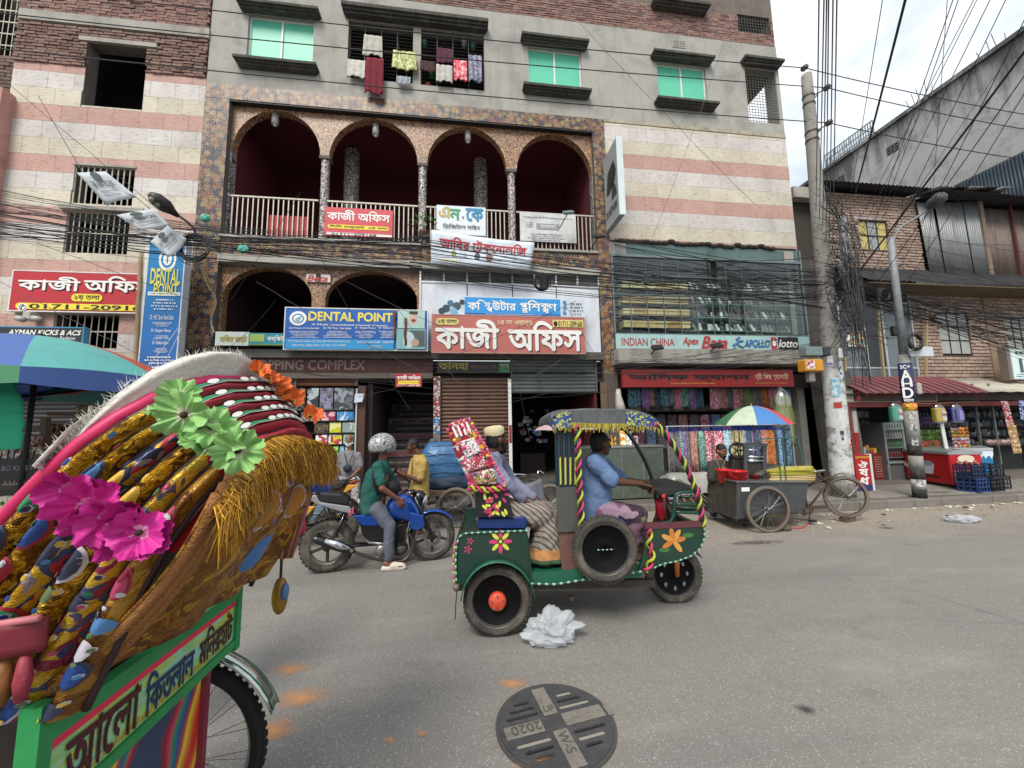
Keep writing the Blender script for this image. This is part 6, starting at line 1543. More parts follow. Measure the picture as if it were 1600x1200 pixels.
def wheel(parent,c,axis,R_,w,style='spoke',hub=None,tread=36,n=40,tyre=RUB,rim=None,label=None):
 c=V3(c);a,u,v=frame_from(axis)
 th=w if style!='disc' else R_*.27
 r=R_-th*(1.0 if style in('spoke','thin')else .95)
 rm=MB();rm.lathe([(r,-w*.38),(r+.006,-w*.42),(r+.008,-w*.1),(r-.012,0),(r+.008,w*.1),(r+.006,w*.42),(r,w*.38),(r-.018,0),(r,-w*.38)],c,axis,n)
 wo=rm.bd('wheel',rim or STL,parent,smooth=1,label=label)
 prof=[(r,-w*.42)]+[(R_-th*.5+cos(t)*th*.5,sin(t)*w*.5)for t in[(-PI*.62)+PI*1.24*i/10 for i in range(11)]]+[(r,w*.42)]
 tb_=MB();tb_.lathe(prof,c,axis,n)
 for i in range(tread):
  t=2*PI*i/tread;d=u*cos(t)+v*sin(t);tt=-u*sin(t)+v*cos(t)
  for s_ in(-1,1):tb_.obox(c+d*(R_-.002)+a*(s_*w*.2),(PI*R_/tread*1.15,w*.30,.007 if style!='thin' else .004),tt,a,d)
 tb_.bd('tyre',tyre,wo,smooth=False)
 hb_=MB()
 if style in('spoke','thin'):
  hb_.lathe([(.012,-w*1.1),(.03,-w*1.0),(.03,-w*.8),(.018,-w*.7),(.018,w*.7),(.03,w*.8),(.03,w),(.012,w*1.1)],c,axis,12);hb_.bd('hub',STL,wo,smooth=1)
  sp=MB();ns=32
  for i in range(ns):
   t=2*PI*i/ns;t2=t+(.35 if i%2 else-.35);s_=1 if i%4<2 else-1
   sp.tube([c+a*(s_*w*.8)+(u*cos(t)+v*sin(t))*.028,c+(u*cos(t2)+v*sin(t2))*(r-.008)],.0016,4)
  sp.bd('spokes',STL,wo)
 elif style=='disc':
  hb_.lathe([(r,-w*.3),(r*.96,-w*.15),(r*.7,-w*.22),(r*.62,-w*.05),(.06,-w*.12),(.0,-w*.12),(.0,w*.05),(.07,w*.05),(r*.7,w*.05),(r,w*.3)],c,axis,n);hb_.bd('wheel_disc',M('#0a0a0b',.6,spec=.15),wo,smooth=1)
 elif style=='alloy':
  hb_.lathe([(.01,-w*.6),(.05,-w*.6),(.05,w*.6),(.01,w*.6)],c,axis,16);hb_.bd('hub',GRM,wo,smooth=1)
  for i in range(5):
   t=2*PI*i/5+.3;d=u*cos(t)+v*sin(t);MB().bar(c+d*.04,c+d*(r-.0),.035,.022,up=a).bd('rim_spoke',GRM,wo,bevel=.004)
 return wo
ER=Frame((.32,3.69),rad(-4.1));V=ER.V;NS=-.45
er=thing('electric_rickshaw','dark green battery rickshaw with braided pink and yellow ribbons crossing the road','rickshaw',ER.O,ER.th)
GRN=M('#0e3328',.3,var=.2,coat=.5,dirt=.2,dcol='#4a4438');GRL=M('#1c5a44',.4,dirt=.2);RIB_P,RIB_Y=M('#b82c5c',.55,dirt=.25),M('#a8b030',.55,dirt=.25);PALE=M('#8fb8a0',.5);FLWR_P=M('#c83a6c',.5);FLWR_Y=M('#c8cc4c',.5)
lat=ER.l;fwd=ER.f
def slab(pts_px,l0,l1,name,mat,bevel=0,parent=er,**k):
 """solid body: outline measured on the near side, running across the vehicle from l0 to l1"""
 pts=[V(x,y,l0)for x,y in pts_px]
 return MB().poly(pts,lat*(l1-l0)).bd(name,mat,parent,bevel=bevel,recalc=1,**k)
rw=V(777,940,NS+.03);RR=(V(777,890,NS).z-V(777,990,NS).z)/2
RR=rw.z=.272
wheel(er,rw,lat,RR,.11,'disc',tread=44);wheel(er,rw+lat*.84,lat,RR,.11,'disc',tread=30)
hbm=M('#c8482c',.5)
for s_,y_ in((-1,rw),):
 b=MB();b.lathe([(.0,-.075),(.055,-.07),(.07,-.055),(.07,-.02),(.05,.0)],y_,lat,20);b.bd('hub_cap',hbm,er,smooth=1)
 for i in range(5):t=2*PI*i/5+.3;q=y_+fwd*.05*cos(t)+Z3(.05*sin(t))-lat*.068;MB().cyl(q,q-lat*.014,.009,6).bd('wheel_nut',CHR,er)
fwc=V(1052,897,0);fwc.z=.255
wheel(er,fwc,lat+fwd*.04,.262,.10,'disc',tread=44)
b=MB()
for i in range(8):t=2*PI*i/8;q=fwc+fwd*.125*cos(t)+Z3(.125*sin(t))-lat*.024;b.ball(q,.015,.004,.022,6,4)
kind(b.bd('disc_holes',M('#8a8a88',.6),er),'stuff')
sc_=V(945,857,NS-.06);SR=.262
sw=wheel(er,sc_,lat+fwd*.05,SR,.105,'disc',tread=48)
piping([sc_-fwd*.07-lat*.03,sc_-fwd*.02-lat*.035,sc_+fwd*.07-lat*.03],.008,[PALE,BLACKP],'plaited_strap',er,.016)
MB().bar(ER.W(-.35,-.3,.34),ER.W(1.35,-.3,.30),.05,.06).bar(ER.W(-.35,.3,.34),ER.W(1.35,.3,.30),.05,.06).bar(ER.W(0,-.42,.27),ER.W(0,.42,.27),.05,.05).bar(ER.W(-.3,-.3,.34),ER.W(-.3,.3,.34),.05,.05).bd('chassis',GRM,er)
def arc_px(cx,cy,rx_,ry_,a0,a1,n=10):return[(cx+rx_*cos(a0+(a1-a0)*i/n),cy+ry_*sin(a0+(a1-a0)*i/n))for i in range(n+1)]
tub=[(712,912),(713,845),(720,832),(735,829),(824,829),(826,905)]+arc_px(777,935,50,60,-.25,-PI+.35,10)+[(724,915)]
pts=[V(x,y,NS)for x,y in tub]
MB().poly(pts,lat*.02).bd('side_panel',GRN,er,recalc=1);MB().poly([p+lat*.88 for p in pts],lat*.02).bd('side_panel',GRN,er,recalc=1)
slab([(711,906),(712,845),(716,845),(716,906)],NS,-NS,'rear_panel',GRN)
slab([(716,848),(822,846),(822,850),(716,852)],NS+.02,-NS-.02,'seat_box',GRN);slab([(818,840),(826,840),(832,908),(824,908)],NS+.02,-NS-.02,'seat_front',GRN)
b=MB();ap=[V(x,y,NS)for x,y in arc_px(778,938,56,64,-PI+.1,-.15,14)]
b.grid(lambda u,w:ap[round(u*14)]-lat*.09*w+lat*.0,14,1);o=b.bd('mudguard',GRL,er,smooth=1);m=o.modifiers.new('thickness','SOLIDIFY');m.thickness=.008
def flower(px,py,lt,r,mats,n=8,parent=er,name='painted_flower',fr=V,nr=None):
 c=fr(px,py,lt);nr=nr or-lat;up=Z3(1);sd=up.cross(nr).normalized()
 for i in range(n):
  a=2*PI*i/n;d=sd*cos(a)+up*sin(a);e=nr.cross(d)
  MB().add([c+nr*.004+d*(r*.62)+d*(r*.38*cos(t))+e*(r*.17*sin(t))for t in[k*PI/6 for k in range(12)]],[tuple(range(12))]).bd('painted_petal',mats[i%len(mats)],parent)
 MB().add([c+nr*.004+(sd*cos(k*PI/4)+up*sin(k*PI/4))*r*.15 for k in range(8)],[tuple(range(8))]).bd('painted_petal',mats[-1],parent)
flower(782,846,NS-.001,.095,[FLWR_P,FLWR_Y])
for x,y,r_ in((731,858,.035),(735,845,.03)):flower(x,y,NS-.001,r_,[FLWR_P,M('#a84a5a',.5)],5)
piping([V(x,y,NS-.01)for x,y in((713,908),(712,880),(713,852),(718,838),(728,833),(780,831),(825,829))],.012,[PALE,GRL],'plaited_edging',er,.024)
piping([V(x,y,NS-.012)for x,y in((709,912),(708,870),(712,846))],.012,[RIB_Y,FLWR_P],'plaited_edging',er,.03)
b=MB();b.ball(V(713,918,NS),.03,n=8,m=6);b.bd('corner_lamp',M('#6a5a50',.4),er,smooth=1)
MB().tube([V(714,924,NS),V(712,945,NS),V(711,968,NS)],.004,4).bd('trailing_chain',GRM,er)
slab([(826,896),(1000,884),(1006,890),(1000,902),(838,914),(826,908)],NS+.03,-NS-.03,'floor',GRL)
piping([V(x,y,NS+.0)for x,y in((828,912),(868,913),(905,907),(950,900),(1003,893))],.014,[PALE,M('#2b4a3c',.5)],'plaited_edging',er,.03)
MB().box(-.02,.02,-.02,.02,0,.03).bd('bolt',GRM,er,world=0).location=V3((.62,-.35,.21))
slab([(746,808),(820,806),(826,815),(822,829),(746,829)],NS+.05,-NS-.05,'seat',M('#152c66',.45,var=.2,bump=.2,bscale=20),bevel=.02)
slab([(744,808),(741,765),(752,760),(790,760),(803,808)],NS+.02,NS+.04,'backrest',M('#141416',.5));slab([(744,808),(741,765),(752,762),(764,806)],NS+.04,-NS-.02,'backrest',M('#141416',.5))
rq=random.Random(8)
for k in range(24):
 u_,w_=rq.random(),rq.random();x=745+8+u_*42+w_*4;y=767+w_*38;c=V(x,y,NS+.018);t=rq.uniform(0,3);a_=Z3(1)*cos(t)+fwd*sin(t);e_=lat.cross(a_)
 MB().add([c-lat*.003+a_*(.026*cos(q))+e_*(.012*sin(q))for q in[k2*PI/5 for k2 in range(10)]],[tuple(range(10))]).bd('painted_petal',rq.choice([FLWR_P,FLWR_Y,FLWR_Y,RIB_P]),er)
HD=MP(['#b82438','#d8d4d0','#c8507c','#7c1c2c','#d8a030','#3a6c4c','#c8c4c0'],13,rough=.35,dist=.5,edge=.8,name='hood_print')
hood=[(736,760),(712,712),(699,672),(703,661),(733,652),(756,690),(790,758)]
slab(hood,NS+.03,NS+.10,'hood_side',HD,bevel=.01)
slab([(736,760),(712,712),(699,672),(703,661),(709,664),(718,708),(744,760)],NS+.1,-NS-.03,'hood_back',HD)
for k,(pts,m_)in enumerate((([(718,690),(740,684),(752,706),(728,716)],'#d8d8d8'),([(722,720),(756,712),(764,728),(730,738)],'#a82c3c'),([(736,740),(770,732),(780,750),(744,758)],'#8c7a2c'),([(704,668),(730,656),(738,674),(712,684)],'#b82a3c'))):
 slab(pts,NS+.012,NS+.03,'hood_pad',MP([m_,m_,'#3c2024','#e0e0dc',m_,'#c84860'],36,dist=.4,rough=.35),bevel=.006)
for k in range(4):slab([(706+k*7,668-k*3),(709+k*7,667-k*3),(716+k*7,683-k*2),(713+k*7,684-k*2)],NS+.004,NS+.012,'hood_stripe',WHT)
rq=random.Random(3)
for k,(x,y)in enumerate([(700,672),(703,664),(712,660),(720,657),(729,655),(704,680),(710,688),(722,668),(732,676),(726,700),(716,694),(738,662),(742,740),(760,744),(733,756),(786,758),(762,712),(770,724)]):
 c=V(x,y,NS+.0);b=MB();b.ball(c,.016,.012,.015,6,4);b.bd('hood_blossom',M(rq.choice(['#d8702c','#c83a8c','#8a3a9c','#d8c030','#c82c4c']),.6),er,smooth=1)
slab([(733,651),(724,658),(736,672),(735,652)],NS+.02,NS+.05,'hood_peak',M('#b87c5c',.6))
piping([V(x,y,NS)for x,y in((733,655),(756,692),(790,758))],.014,[M('#c8386c',.6),M('#d86c90',.6)],'hood_edging',er,.03)
helix([V(x,y,NS)for x,y in((732,762),(760,766),(790,762))],.018,.09,0,.012,'twisted_ribbon',RIB_P,er);helix([V(x,y,NS)for x,y in((732,762),(760,766),(790,762))],.018,.09,PI,.012,'twisted_ribbon',RIB_Y,er)
SLT=[M('#0f2420',.5),M('#b8b04c',.5),M('#22384c',.5),M('#14302a',.5)]
for k in range(9):slab([(867+k*4.1,668),(870+k*4.1,668),(872+k*3.9,760),(869+k*3.9,760)],NS+.04+.004*(k%2),NS+.07,'slat',SLT[0]if k%2==0 else SLT[2])
for k in range(4):slab([(874+k*8,716),(876.5+k*8,714),(877.5+k*7.6,756),(875+k*7.6,758)],NS+.034,NS+.04,'slat',SLT[1])
slab([(869,762),(904,760),(906,830),(872,832)],NS+.04,NS+.06,'lower_panel',M('#4a4c48',.4,var=.3,scale=9,dirt=.4))
slab([(872,832),(906,830),(912,900),(880,904)],NS+.06,NS+.08,'battery_box',M('#6a4a44',.5,var=.4,scale=12))
slab([(905,818),(975,812),(980,824),(905,834)],NS+.06,-NS-.06,'seat',M('#1d3f8c',.4),bevel=.015);slab([(906,834),(975,825),(975,880),(912,890)],NS+.12,-NS-.12,'seat_box',GRN)
TARP=M('#4a4e4e',.4,var=.25,scale=5,bump=.4,bscale=9,dirt=.3,dcol='#8a8a84')
prof=[(863,668),(864,655),(872,647),(890,642),(930,640),(980,641),(1010,646),(1026,656),(1030,663)]
rp_=[V(x,y,NS)for x,y in prof];cv_=curve(rp_,3);nV=len(cv_)-1
b=MB();b.grid(lambda u,w:cv_[round(u*nV)]+lat*(.93*w-.01)+Z3(.025*sin(PI*w)+.012*n3((u*9,w*6,0))),nV,12);o=b.bd('roof_tarpaulin',TARP,er,smooth=1);m=o.modifiers.new('thickness','SOLIDIFY');m.thickness=.01
slab(prof+[(1028,666),(863,670)],NS-.012,NS-.004,'roof_side',TARP)
BLT=MP(['#1c3a74','#24488c','#1c3468','#b8b83c'],26,dist=.5,rough=.45)
for rng in((0,.24),(.80,1)):
 i0,i1=int(rng[0]*nV),int(rng[1]*nV);n_=i1-i0
 b=MB();b.grid(lambda u,w:cv_[i0+round(u*n_)]+lat*(.2*w-.02)+Z3(.012+.04*sin(PI*w*.2)),n_,4);b.bd('blue_roof_trim',BLT,er,smooth=1)
slab([(862,670),(863,655),(872,647),(886,642),(892,644),(893,668)],NS-.018,NS-.012,'blue_roof_trim',BLT);slab([(978,666),(978,641),(1010,646),(1026,656),(1031,666)],NS-.018,NS-.012,'blue_roof_trim',BLT)
b=MB();rq=random.Random(1)
rimp=rsp([V(x,y,NS-.012)for x,y in((863,668),(872,664),(890,662),(930,664),(980,664),(1014,662),(1030,664))],.012)
for p in rimp:
 q=rq.uniform(.035,.075);b.tube([p+Z3(.012),p+V3((rq.uniform(-.012,.012),0,-q*.5)),p+V3((rq.uniform(-.02,.02),rq.uniform(-.01,.01),-q))],[.007,.006,.003],4)
kind(b.bd('roof_fringe',M('#a89a3c',.6,rnd=.4),er),'stuff')
slab([(863,662),(1028,658),(1029,664),(863,668)],NS,NS+.02,'roof_rail',M('#1c2422',.5));slab([(863,662),(1028,658),(1029,662),(863,667)],-NS-.02,-NS,'roof_rail',M('#1c2422',.5))
for i in range(4):x=875+i*45;MB().bar(V(x,660,NS),V(x,660,NS)+lat*.9,.02).bd('roof_bow',GRM,er)
POST=M('#12201e',.5)
for s_ in(NS,-NS):
 back=[V(902,664,NS),V(904,740,NS),V(908,800,NS),V(909,845,NS)];back=[p+lat*(s_-NS)for p in back]
 front=curve([V(1022,660,NS),V(1048,690,NS),V(1072,730,NS),(V(1090,775,NS)),V(1099,822,NS)],6);front=[p+lat*(s_-NS)for p in front]
 MB().tube(back,.017,8).bd('post',POST,er,smooth=1);MB().tube(front,.022,8).bd('windscreen_post',POST,er,smooth=1)
 if s_==NS:
  for pth,ph in((back,0),(front,0)):
   helix(pth,.021,.17,ph,.011,'twisted_ribbon',RIB_P,er);helix(pth,.021,.17,ph+PI,.011,'twisted_ribbon',RIB_Y,er)
 else:piping(front,.016,[RIB_Y,BLACKP],'plaited_edging',er,.04)
low=curve([V(1016,826,NS-.01),V(1014,850,NS-.01),V(1019,872,NS-.01),V(1008,893,NS-.01)],4)
helix(low,.02,.16,0,.012,'twisted_ribbon',RIB_P,er);helix(low,.02,.16,PI,.012,'twisted_ribbon',RIB_Y,er)
fr_=curve([V(1022,664,NS),V(1048,692,NS),V(1072,732,NS),V(1088,770,NS)],5)
b=MB();b.grid(lambda u,w:fr_[round(u*15)]+lat*(.9*w),15,1);b.bd('windscreen',MGlass((.82,.86,.84),.08,.9,'screen'),er,smooth=1)
apron=[(1008,826),(1100,822),(1101,838),(1094,856),(1080,868),(1058,876),(1036,880),(1018,888),(1008,896),(998,890),(1006,860)]
slab(apron,NS,NS+.025,'apron_side',GRN,bevel=.004);slab(apron,-NS-.025,-NS,'apron_side',GRN,bevel=.004)
slab([(1092,822),(1101,822),(1102,840),(1095,858),(1086,864),(1084,858),(1091,838)],NS+.025,-NS-.025,'apron_front',GRN)
piping([V(x,y,NS-.006)for x,y in((1100,824),(1101,840),(1094,857),(1080,869),(1058,877),(1036,881),(1018,889))],.010,[PALE,GRL],'plaited_edging',er,.022)
LILY=[M('#b8702c',.5),M('#c89040',.5)]
c=V(1052,845,NS-.003)
for i,a in enumerate((PI*.05,PI*.3,PI*.55,PI*.85,PI*1.15,PI*1.7)):
 d=fwd*cos(a)+Z3(sin(a));e=lat.cross(d);MB().add([c-lat*.0012*i+d*(.055+.055*cos(t))+e*(.022*sin(t))for t in[k*PI/6 for k in range(12)]],[tuple(range(12))]).bd('painted_petal',LILY[i%2],er)
for dx,dz in((.13,.04),(-.08,-.07)):d=Z3(1);MB().add([c+fwd*(dx+.05*cos(t))+Z3(dz+.02*sin(t))for t in[k*PI/5 for k in range(10)]],[tuple(range(10))]).bd('painted_leaf',M('#3a6c34',.5),er)
slab([(1008,818),(1100,815),(1100,823),(1008,827)],NS-.01,NS+.03,'waist_rail',M('#5c2c34',.5))
TB=M('#123c30',.35)
for pth in(((1045,818),(1052,806),(1054,780),(1062,770),(1094,768)),((1056,788),(1097,788)),((1055,800),(1098,802)),((1020,820),(1046,816))):
 q=curve([V(x,y,NS+.01)for x,y in pth],4);MB().tube(q,.014,7).bd('guard_tube',TB,er,smooth=1);piping(q,.0165,[PALE,TB],'plaited_edging',er,.028)
for y_ in(776,794):q=[V(1062,y_,-NS-.05),V(1096,y_,-NS-.05)];MB().tube(q,.012,6).bd('guard_tube',TB,er,smooth=1)
slab([(1030,768),(1094,762),(1096,768),(1032,775)],NS+.12,-NS-.12,'dash_shelf',M('#2a2a2a',.5));MB().ball(V(1048,778,-.1),.07,.07,.07,12,8).bd('headlamp',CHR,er,smooth=1)
stem=[V(1062,880,0),V(1045,800,0),V(1028,765,0)];MB().tube(stem,.022,8).bd('steering_stem',GRM,er,smooth=1)
hbp=curve([V(1024,764,0)+lat*-.32+fwd*-.06,V(1026,764,0)+lat*-.18,V(1030,768,0),V(1026,764,0)+lat*.18,V(1024,764,0)+lat*.32+fwd*-.06],4)
MB().tube(hbp,.011,8).bd('handlebar',CHR,er,smooth=1)
for s_ in(0,-1):p=hbp[s_];MB().tube([p,p-(hbp[1]-hbp[0]).normalized()*.10 if s_==0 else p+(hbp[-1]-hbp[-2]).normalized()*.10],.017,8).bd('grip',M('#a81c2c',.5),er,smooth=1)
MB().lathe([(0,0),(.045,0),(.045,.16),(.03,.18),(.012,.2)],V(1033,812,-.15),(0,0,1),12).bd('red_canister',M('#a81c2c',.35),er,smooth=1)
MB().ball(V(994,752,.2),.03,.02,.035,8,6).tube([V(994,752,.2),V(1010,772,.15)],.006,5).bd('mirror',CHR,er,smooth=1)
ORG=M('#b8621c',.5,dirt=.3)
for s_ in(-.075,.075):MB().tube([V(1051,862,0)+lat*s_,fwc+lat*s_+fwd*.0],[.026,.02],8).bd('fork_leg',ORG,er,smooth=1)
b=MB();b.grid(lambda u,w:fwc+fwd*(.30*cos(.5+2.1*u))+Z3(.30*sin(.5+2.1*u))+lat*(.14*w-.07),10,2);b.bd('front_mudguard',GRN,er,smooth=1)
MR_=Frame((-1.6,4.96),math.atan2(.21,1.24));MV=MR_.V;ml,mf=MR_.l,MR_.f
BLUE=M('#0d4296',.22,.3,var=.08,coat=.8)
def motorcycle(label,BODY,fr=MR_):
 V=fr.V;l,f=fr.l,fr.f
 mt=thing('motorcycle',label,'motorcycle',fr.O,fr.th)
 rc=V(512,852,0);rc.z=.30;fc=V(675,838,0);fc.z=.295
 wheel(mt,rc,l,.30,.11,'alloy',tread=34,rim=M('#b0aca4',.3,.8));wheel(mt,fc,l,.29,.085,'alloy',tread=34,rim=M('#b8b4ac',.3,.8))
 for c_,r_ in((fc,.11),):
  b=MB();b.lathe([(r_*.6,-.055),(r_,-.055),(r_,-.05),(r_*.6,-.05)],c_,l,24);b.bd('brake_disc',STL,mt)
 def sl(pts,l0,l1,name,mat,bevel=0,**k):return MB().poly([V(x,y,l0)for x,y in pts],l*(l1-l0)).bd(name,mat,mt,bevel=bevel,recalc=1,**k)
 for s_ in(-.1,.1):
  MB().tube([V(640,790,s_),V(560,806,s_),V(490,778,s_)],.014,6).bd('frame_tube',BLKG,mt,smooth=1);MB().tube([V(645,795,s_),V(632,850,s_),V(590,862,s_)],.014,6).bd('frame_tube',BLKG,mt,smooth=1)
  MB().tube([V(590,850,s_),rc+l*s_],.018,6).bd('swing_arm',BLKG,mt,smooth=1)
  sp=[V(540,800,s_),V(522,838,s_)];MB().tube(sp,.011,6).bd('shock_absorber',CHR,mt,smooth=1);helix(sp,.024,.025,0,.006,'spring',BLKG,mt,5)
 tk=[(601,800,12,.06),(606,790,17,.11),(618,786,20,.135),(632,785,22,.15),(645,790,22,.14),(656,800,18,.10),(661,810,10,.06)]
 b=MB();sec=[]
 for(x,y,hh,w)in tk:
  c_=V(x,y+4,0);h_=hh/125;ring=[]
  for k in range(14):
   a=2*PI*k/14;ca,sa=cos(a),sin(a);ring.append(c_+l*(w*(abs(ca)**.8)*(1 if ca>0 else-1))+Z3(h_*(abs(sa)**.8)*(1 if sa>0 else-1)-.02))
  sec.append(ring)
 b.grid(lambda u,w:sec[round(u*6)][round(w*14)%14],6,14,cv=1);b.f.append(tuple(range(13,-1,-1)));b.mi.append(0);b.f.append(tuple(6*14+k for k in range(14)));b.mi.append(0)
 o=b.bd('fuel_tank',BODY,mt,smooth=1,recalc=1);m=o.modifiers.new('smooth','SUBSURF');m.levels=m.render_levels=2
 sl([(640,800),(662,806),(664,822),(650,830),(640,826)],-.17,-.12,'tank_scoop',BODY,.01);sl([(640,800),(662,806),(664,822),(650,830),(640,826)],.12,.17,'tank_scoop',BODY,.01)
 sl([(551,806),(588,804),(596,812),(590,822),(566,822)],-.16,-.11,'side_cover',BODY,.01);sl([(551,806),(588,804),(596,812),(590,822),(566,822)],.11,.16,'side_cover',BODY,.01)
 sl([(492,774),(500,770),(534,772),(546,781),(546,790),(500,785)],-.12,.12,'pillion_seat',M('#17181a',.55,bump=.2),.02);sl([(545,782),(560,794),(600,796),(604,804),(590,808),(556,804),(544,792)],-.13,.13,'seat',M('#17181a',.55,bump=.2),.02)
 sl([(472,776),(494,774),(500,785),(546,792),(556,804),(534,800),(500,790)],-.14,-.09,'tail_cover',M('#9a9ca0',.3,.4),.008);sl([(472,776),(494,774),(500,785),(546,792),(556,804),(534,800),(500,790)],.09,.14,'tail_cover',M('#9a9ca0',.3,.4),.008);sl([(470,775),(482,773),(495,782),(486,783)],-.09,.09,'tail_lamp',M('#7a1c1c',.3),.006)
 MB().tube([V(500,772,-.13),V(488,766,-.12),V(478,768,0),V(488,766,.12),V(500,772,.13)],.010,6).bd('grab_rail',BLKG,mt,smooth=1)
 MB().tube([V(548,798,-.15),V(552,792,-.15),V(551,802,-.15),V(545,806,-.15),V(548,798,-.15)],.01,6).bd('pink_cloth',M('#c84860',.7),mt,smooth=1)
 b=MB();b.grid(lambda u,w:rc+f*(.345*cos(.9+1.5*u))+Z3(.345*sin(.9+1.5*u))+l*(.14*w-.07),8,2);b.bd('rear_mudguard',BLKG,mt,smooth=1)
 b=MB();b.grid(lambda u,w:fc+f*(.33*cos(.35+1.75*u))+Z3(.33*sin(.35+1.75*u))+l*(.13*w-.065)-Z3(.02*(2*w-1)**2),8,4);o=b.bd('front_mudguard',BODY,mt,smooth=1);m=o.modifiers.new('thickness','SOLIDIFY');m.thickness=.006
 sl([(560,812),(600,808),(606,846),(584,852),(566,836)],-.10,.10,'airbox_cover',BLKG,.01)
 e0=V(610,852,0)
 b=MB();b.ball(V(604,858,-.06),.11,.09,.10,12,8);b.ball(V(625,856,-.02),.10,.10,.09,12,8);b.bd('crankcase',M('#6a6a68',.45,.6,dirt=.4),mt,smooth=1)
 MB().lathe([(0,-.15),(.055,-.15),(.075,-.13),(.075,-.1)],V(597,856,0),l,16).bd('clutch_cover',M('#8a8a88',.35,.8),mt,smooth=1)
 cy0,cy1=V(622,848,0),V(630,818,0)
 b=MB()
 for i in range(8):p=cy0.lerp(cy1,i/7);b.obox(p,(.17,.18,.008),(f+Z3(.3)).normalized(),l)
 b.bd('cylinder_fins',GRM,mt);MB().bar(cy0,cy1,.1,.12).bd('cylinder',GRM,mt)
 pipe=curve([V(634,826,-.07),V(646,850,-.1),V(630,876,-.13),V(590,874,-.15),V(552,862,-.16)],5);MB().tube(pipe,.018,8).bd('exhaust_pipe',M('#5a5048',.4,.8,dirt=.4),mt,smooth=1)
 ex=[V(554,862,-.17),V(545,859,-.17),V(515,850,-.175),V(495,843,-.175),V(487,840,-.175)];MB().tube(ex,[.022,.052,.05,.045,.03],12).bd('silencer',BLKG,mt,smooth=1);MB().tube([V(552,860.5,-.18),V(530,852,-.187),V(508,845,-.185)],[.03,.048,.04],12).bd('heat_shield',CHR,mt,smooth=1)
 MB().tube([V(575,848,-.14),V(610,850,-.14),V(600,866,-.16)],.016,6).bd('foot_rest_bracket',STL,mt,smooth=1);MB().tube([V(598,866,-.16),V(598,866,-.26)],.013,6).bd('foot_rest',BLKG,mt)
 for s_ in(-.085,.085):
  MB().tube([V(648,776,s_),V(662,808,s_),fc+l*s_],[.02,.02,.024],8).bd('fork_leg',BLKG,mt,smooth=1)
 MB().ball(V(655,778,0),.09,.09,.10,12,8).bd('headlamp_cowl',BLKG,mt,smooth=1);MB().ball(V(661,780,0),.06,.075,.07,12,8).bd('headlamp',M('#b8bcc0',.1),mt,smooth=1)
 hb_=curve([V(628,770,-.34),V(636,766,-.22),V(644,772,0),V(636,766,.22),V(628,770,.34)],4);MB().tube(hb_,.011,7).bd('handlebar',BLKG,mt,smooth=1)
 for s_,k in((-.34,0),(.34,-1)):p=V(628,770,s_);MB().tube([p,V(633,767,s_*.72)],.018,8).bd('grip',BLACKP,mt,smooth=1);MB().tube([V(634,768,s_*.8),V(642,770,s_*1.0)],.006,5).bd('brake_lever',CHR,mt,smooth=1)
 for s_ in(-.22,.22):MB().tube([V(637,767,s_),V(640,752,s_*1.25)],.006,5).bd('mirror_stalk',BLKG,mt,smooth=1);MB().ball(V(640,750,s_*1.3),.02,.06,.035,10,6).bd('mirror',BLKG,mt,smooth=1)
 MB().ball(V(645,768,0),.04,.08,.03,10,6).bd('speedometer',BLKG,mt,smooth=1)
 b=MB();b.tube(curve([V(640,775,-.05),V(650,800,-.08),V(640,825,-.1)],4),.006,5);b.tube(curve([V(650,775,.05),V(668,800,-.06),V(672,832,-.06)],4),.006,5);b.bd('cables',BLACKP,mt,smooth=1)
 MB().box(-.05,.05,-.002,.002,0,.1).bd('number_plate',WHITEP,mt,world=0).location=V3((-.28,0,.55))
 return mt
moto=motorcycle('blue motorcycle with chrome silencer carrying the helmeted rider',BLUE)
m2=copy_tree(moto);m2['label']='black and yellow motorcycle parked behind the blue one, half hidden by the hood'
m2.location=(-1.72,6.0,0);m2.rotation_euler=(0,0,rad(178))
YB=M('#c88c18',.35,coat=.4)
for ch in m2.children:
 if ch.name.startswith(('fuel_tank','tank_scoop','side_cover','front_mudguard','tail_cover')):
  me=ch.data.copy();me.materials[0]=YB if 'scoop' in ch.name or 'side' in ch.name or 'tail' in ch.name else BLKG;ch.data=me
KF=Frame((4.60+.03,5.47+.45),rad(-4));KV=KF.V;kl,kf=KF.l,KF.f
kt=thing('juice_cart','grey steel pedal cart of the sugarcane juice seller under a small umbrella','cart',KF.O,KF.th)
KS=M('#55585a',.45,.5,var=.25,scale=3,dirt=.5,dcol='#2c2622',dscale=3);RUST=M('#4a3528',.8,var=.3,dirt=.5)
OLDT=M('#6e665a',.9,var=.2,dirt=.4)
kw=KV(1200,798,-.46);kw.z=.345
wheel(kt,kw,kl,.345,.045,'thin',tread=50,tyre=OLDT,rim=RUST);wheel(kt,kw+kl*.9,kl,.345,.045,'thin',tread=40,tyre=OLDT,rim=RUST)
kfw=KV(1322,779,0);kfw.z=.40
ka=(kl+kf*.22).normalized()
wheel(kt,kfw,ka,.34,.045,'thin',tread=50,tyre=OLDT,rim=RUST)
box_px=[(1152,752),(1262,752),(1256,796),(1238,800),(1152,812)]
KN=-.38
MB().poly([KV(x,y,KN)for x,y in box_px],kl*.015).bd('side_panel',KS,kt);MB().poly([KV(x,y,KN)+kl*.76 for x,y in box_px],kl*.015).bd('side_panel',KS,kt)
RP=M('#3c3834',.7,.2,var=.3,scale=8,dirt=.7,dcol='#6c5c48',dscale=7)
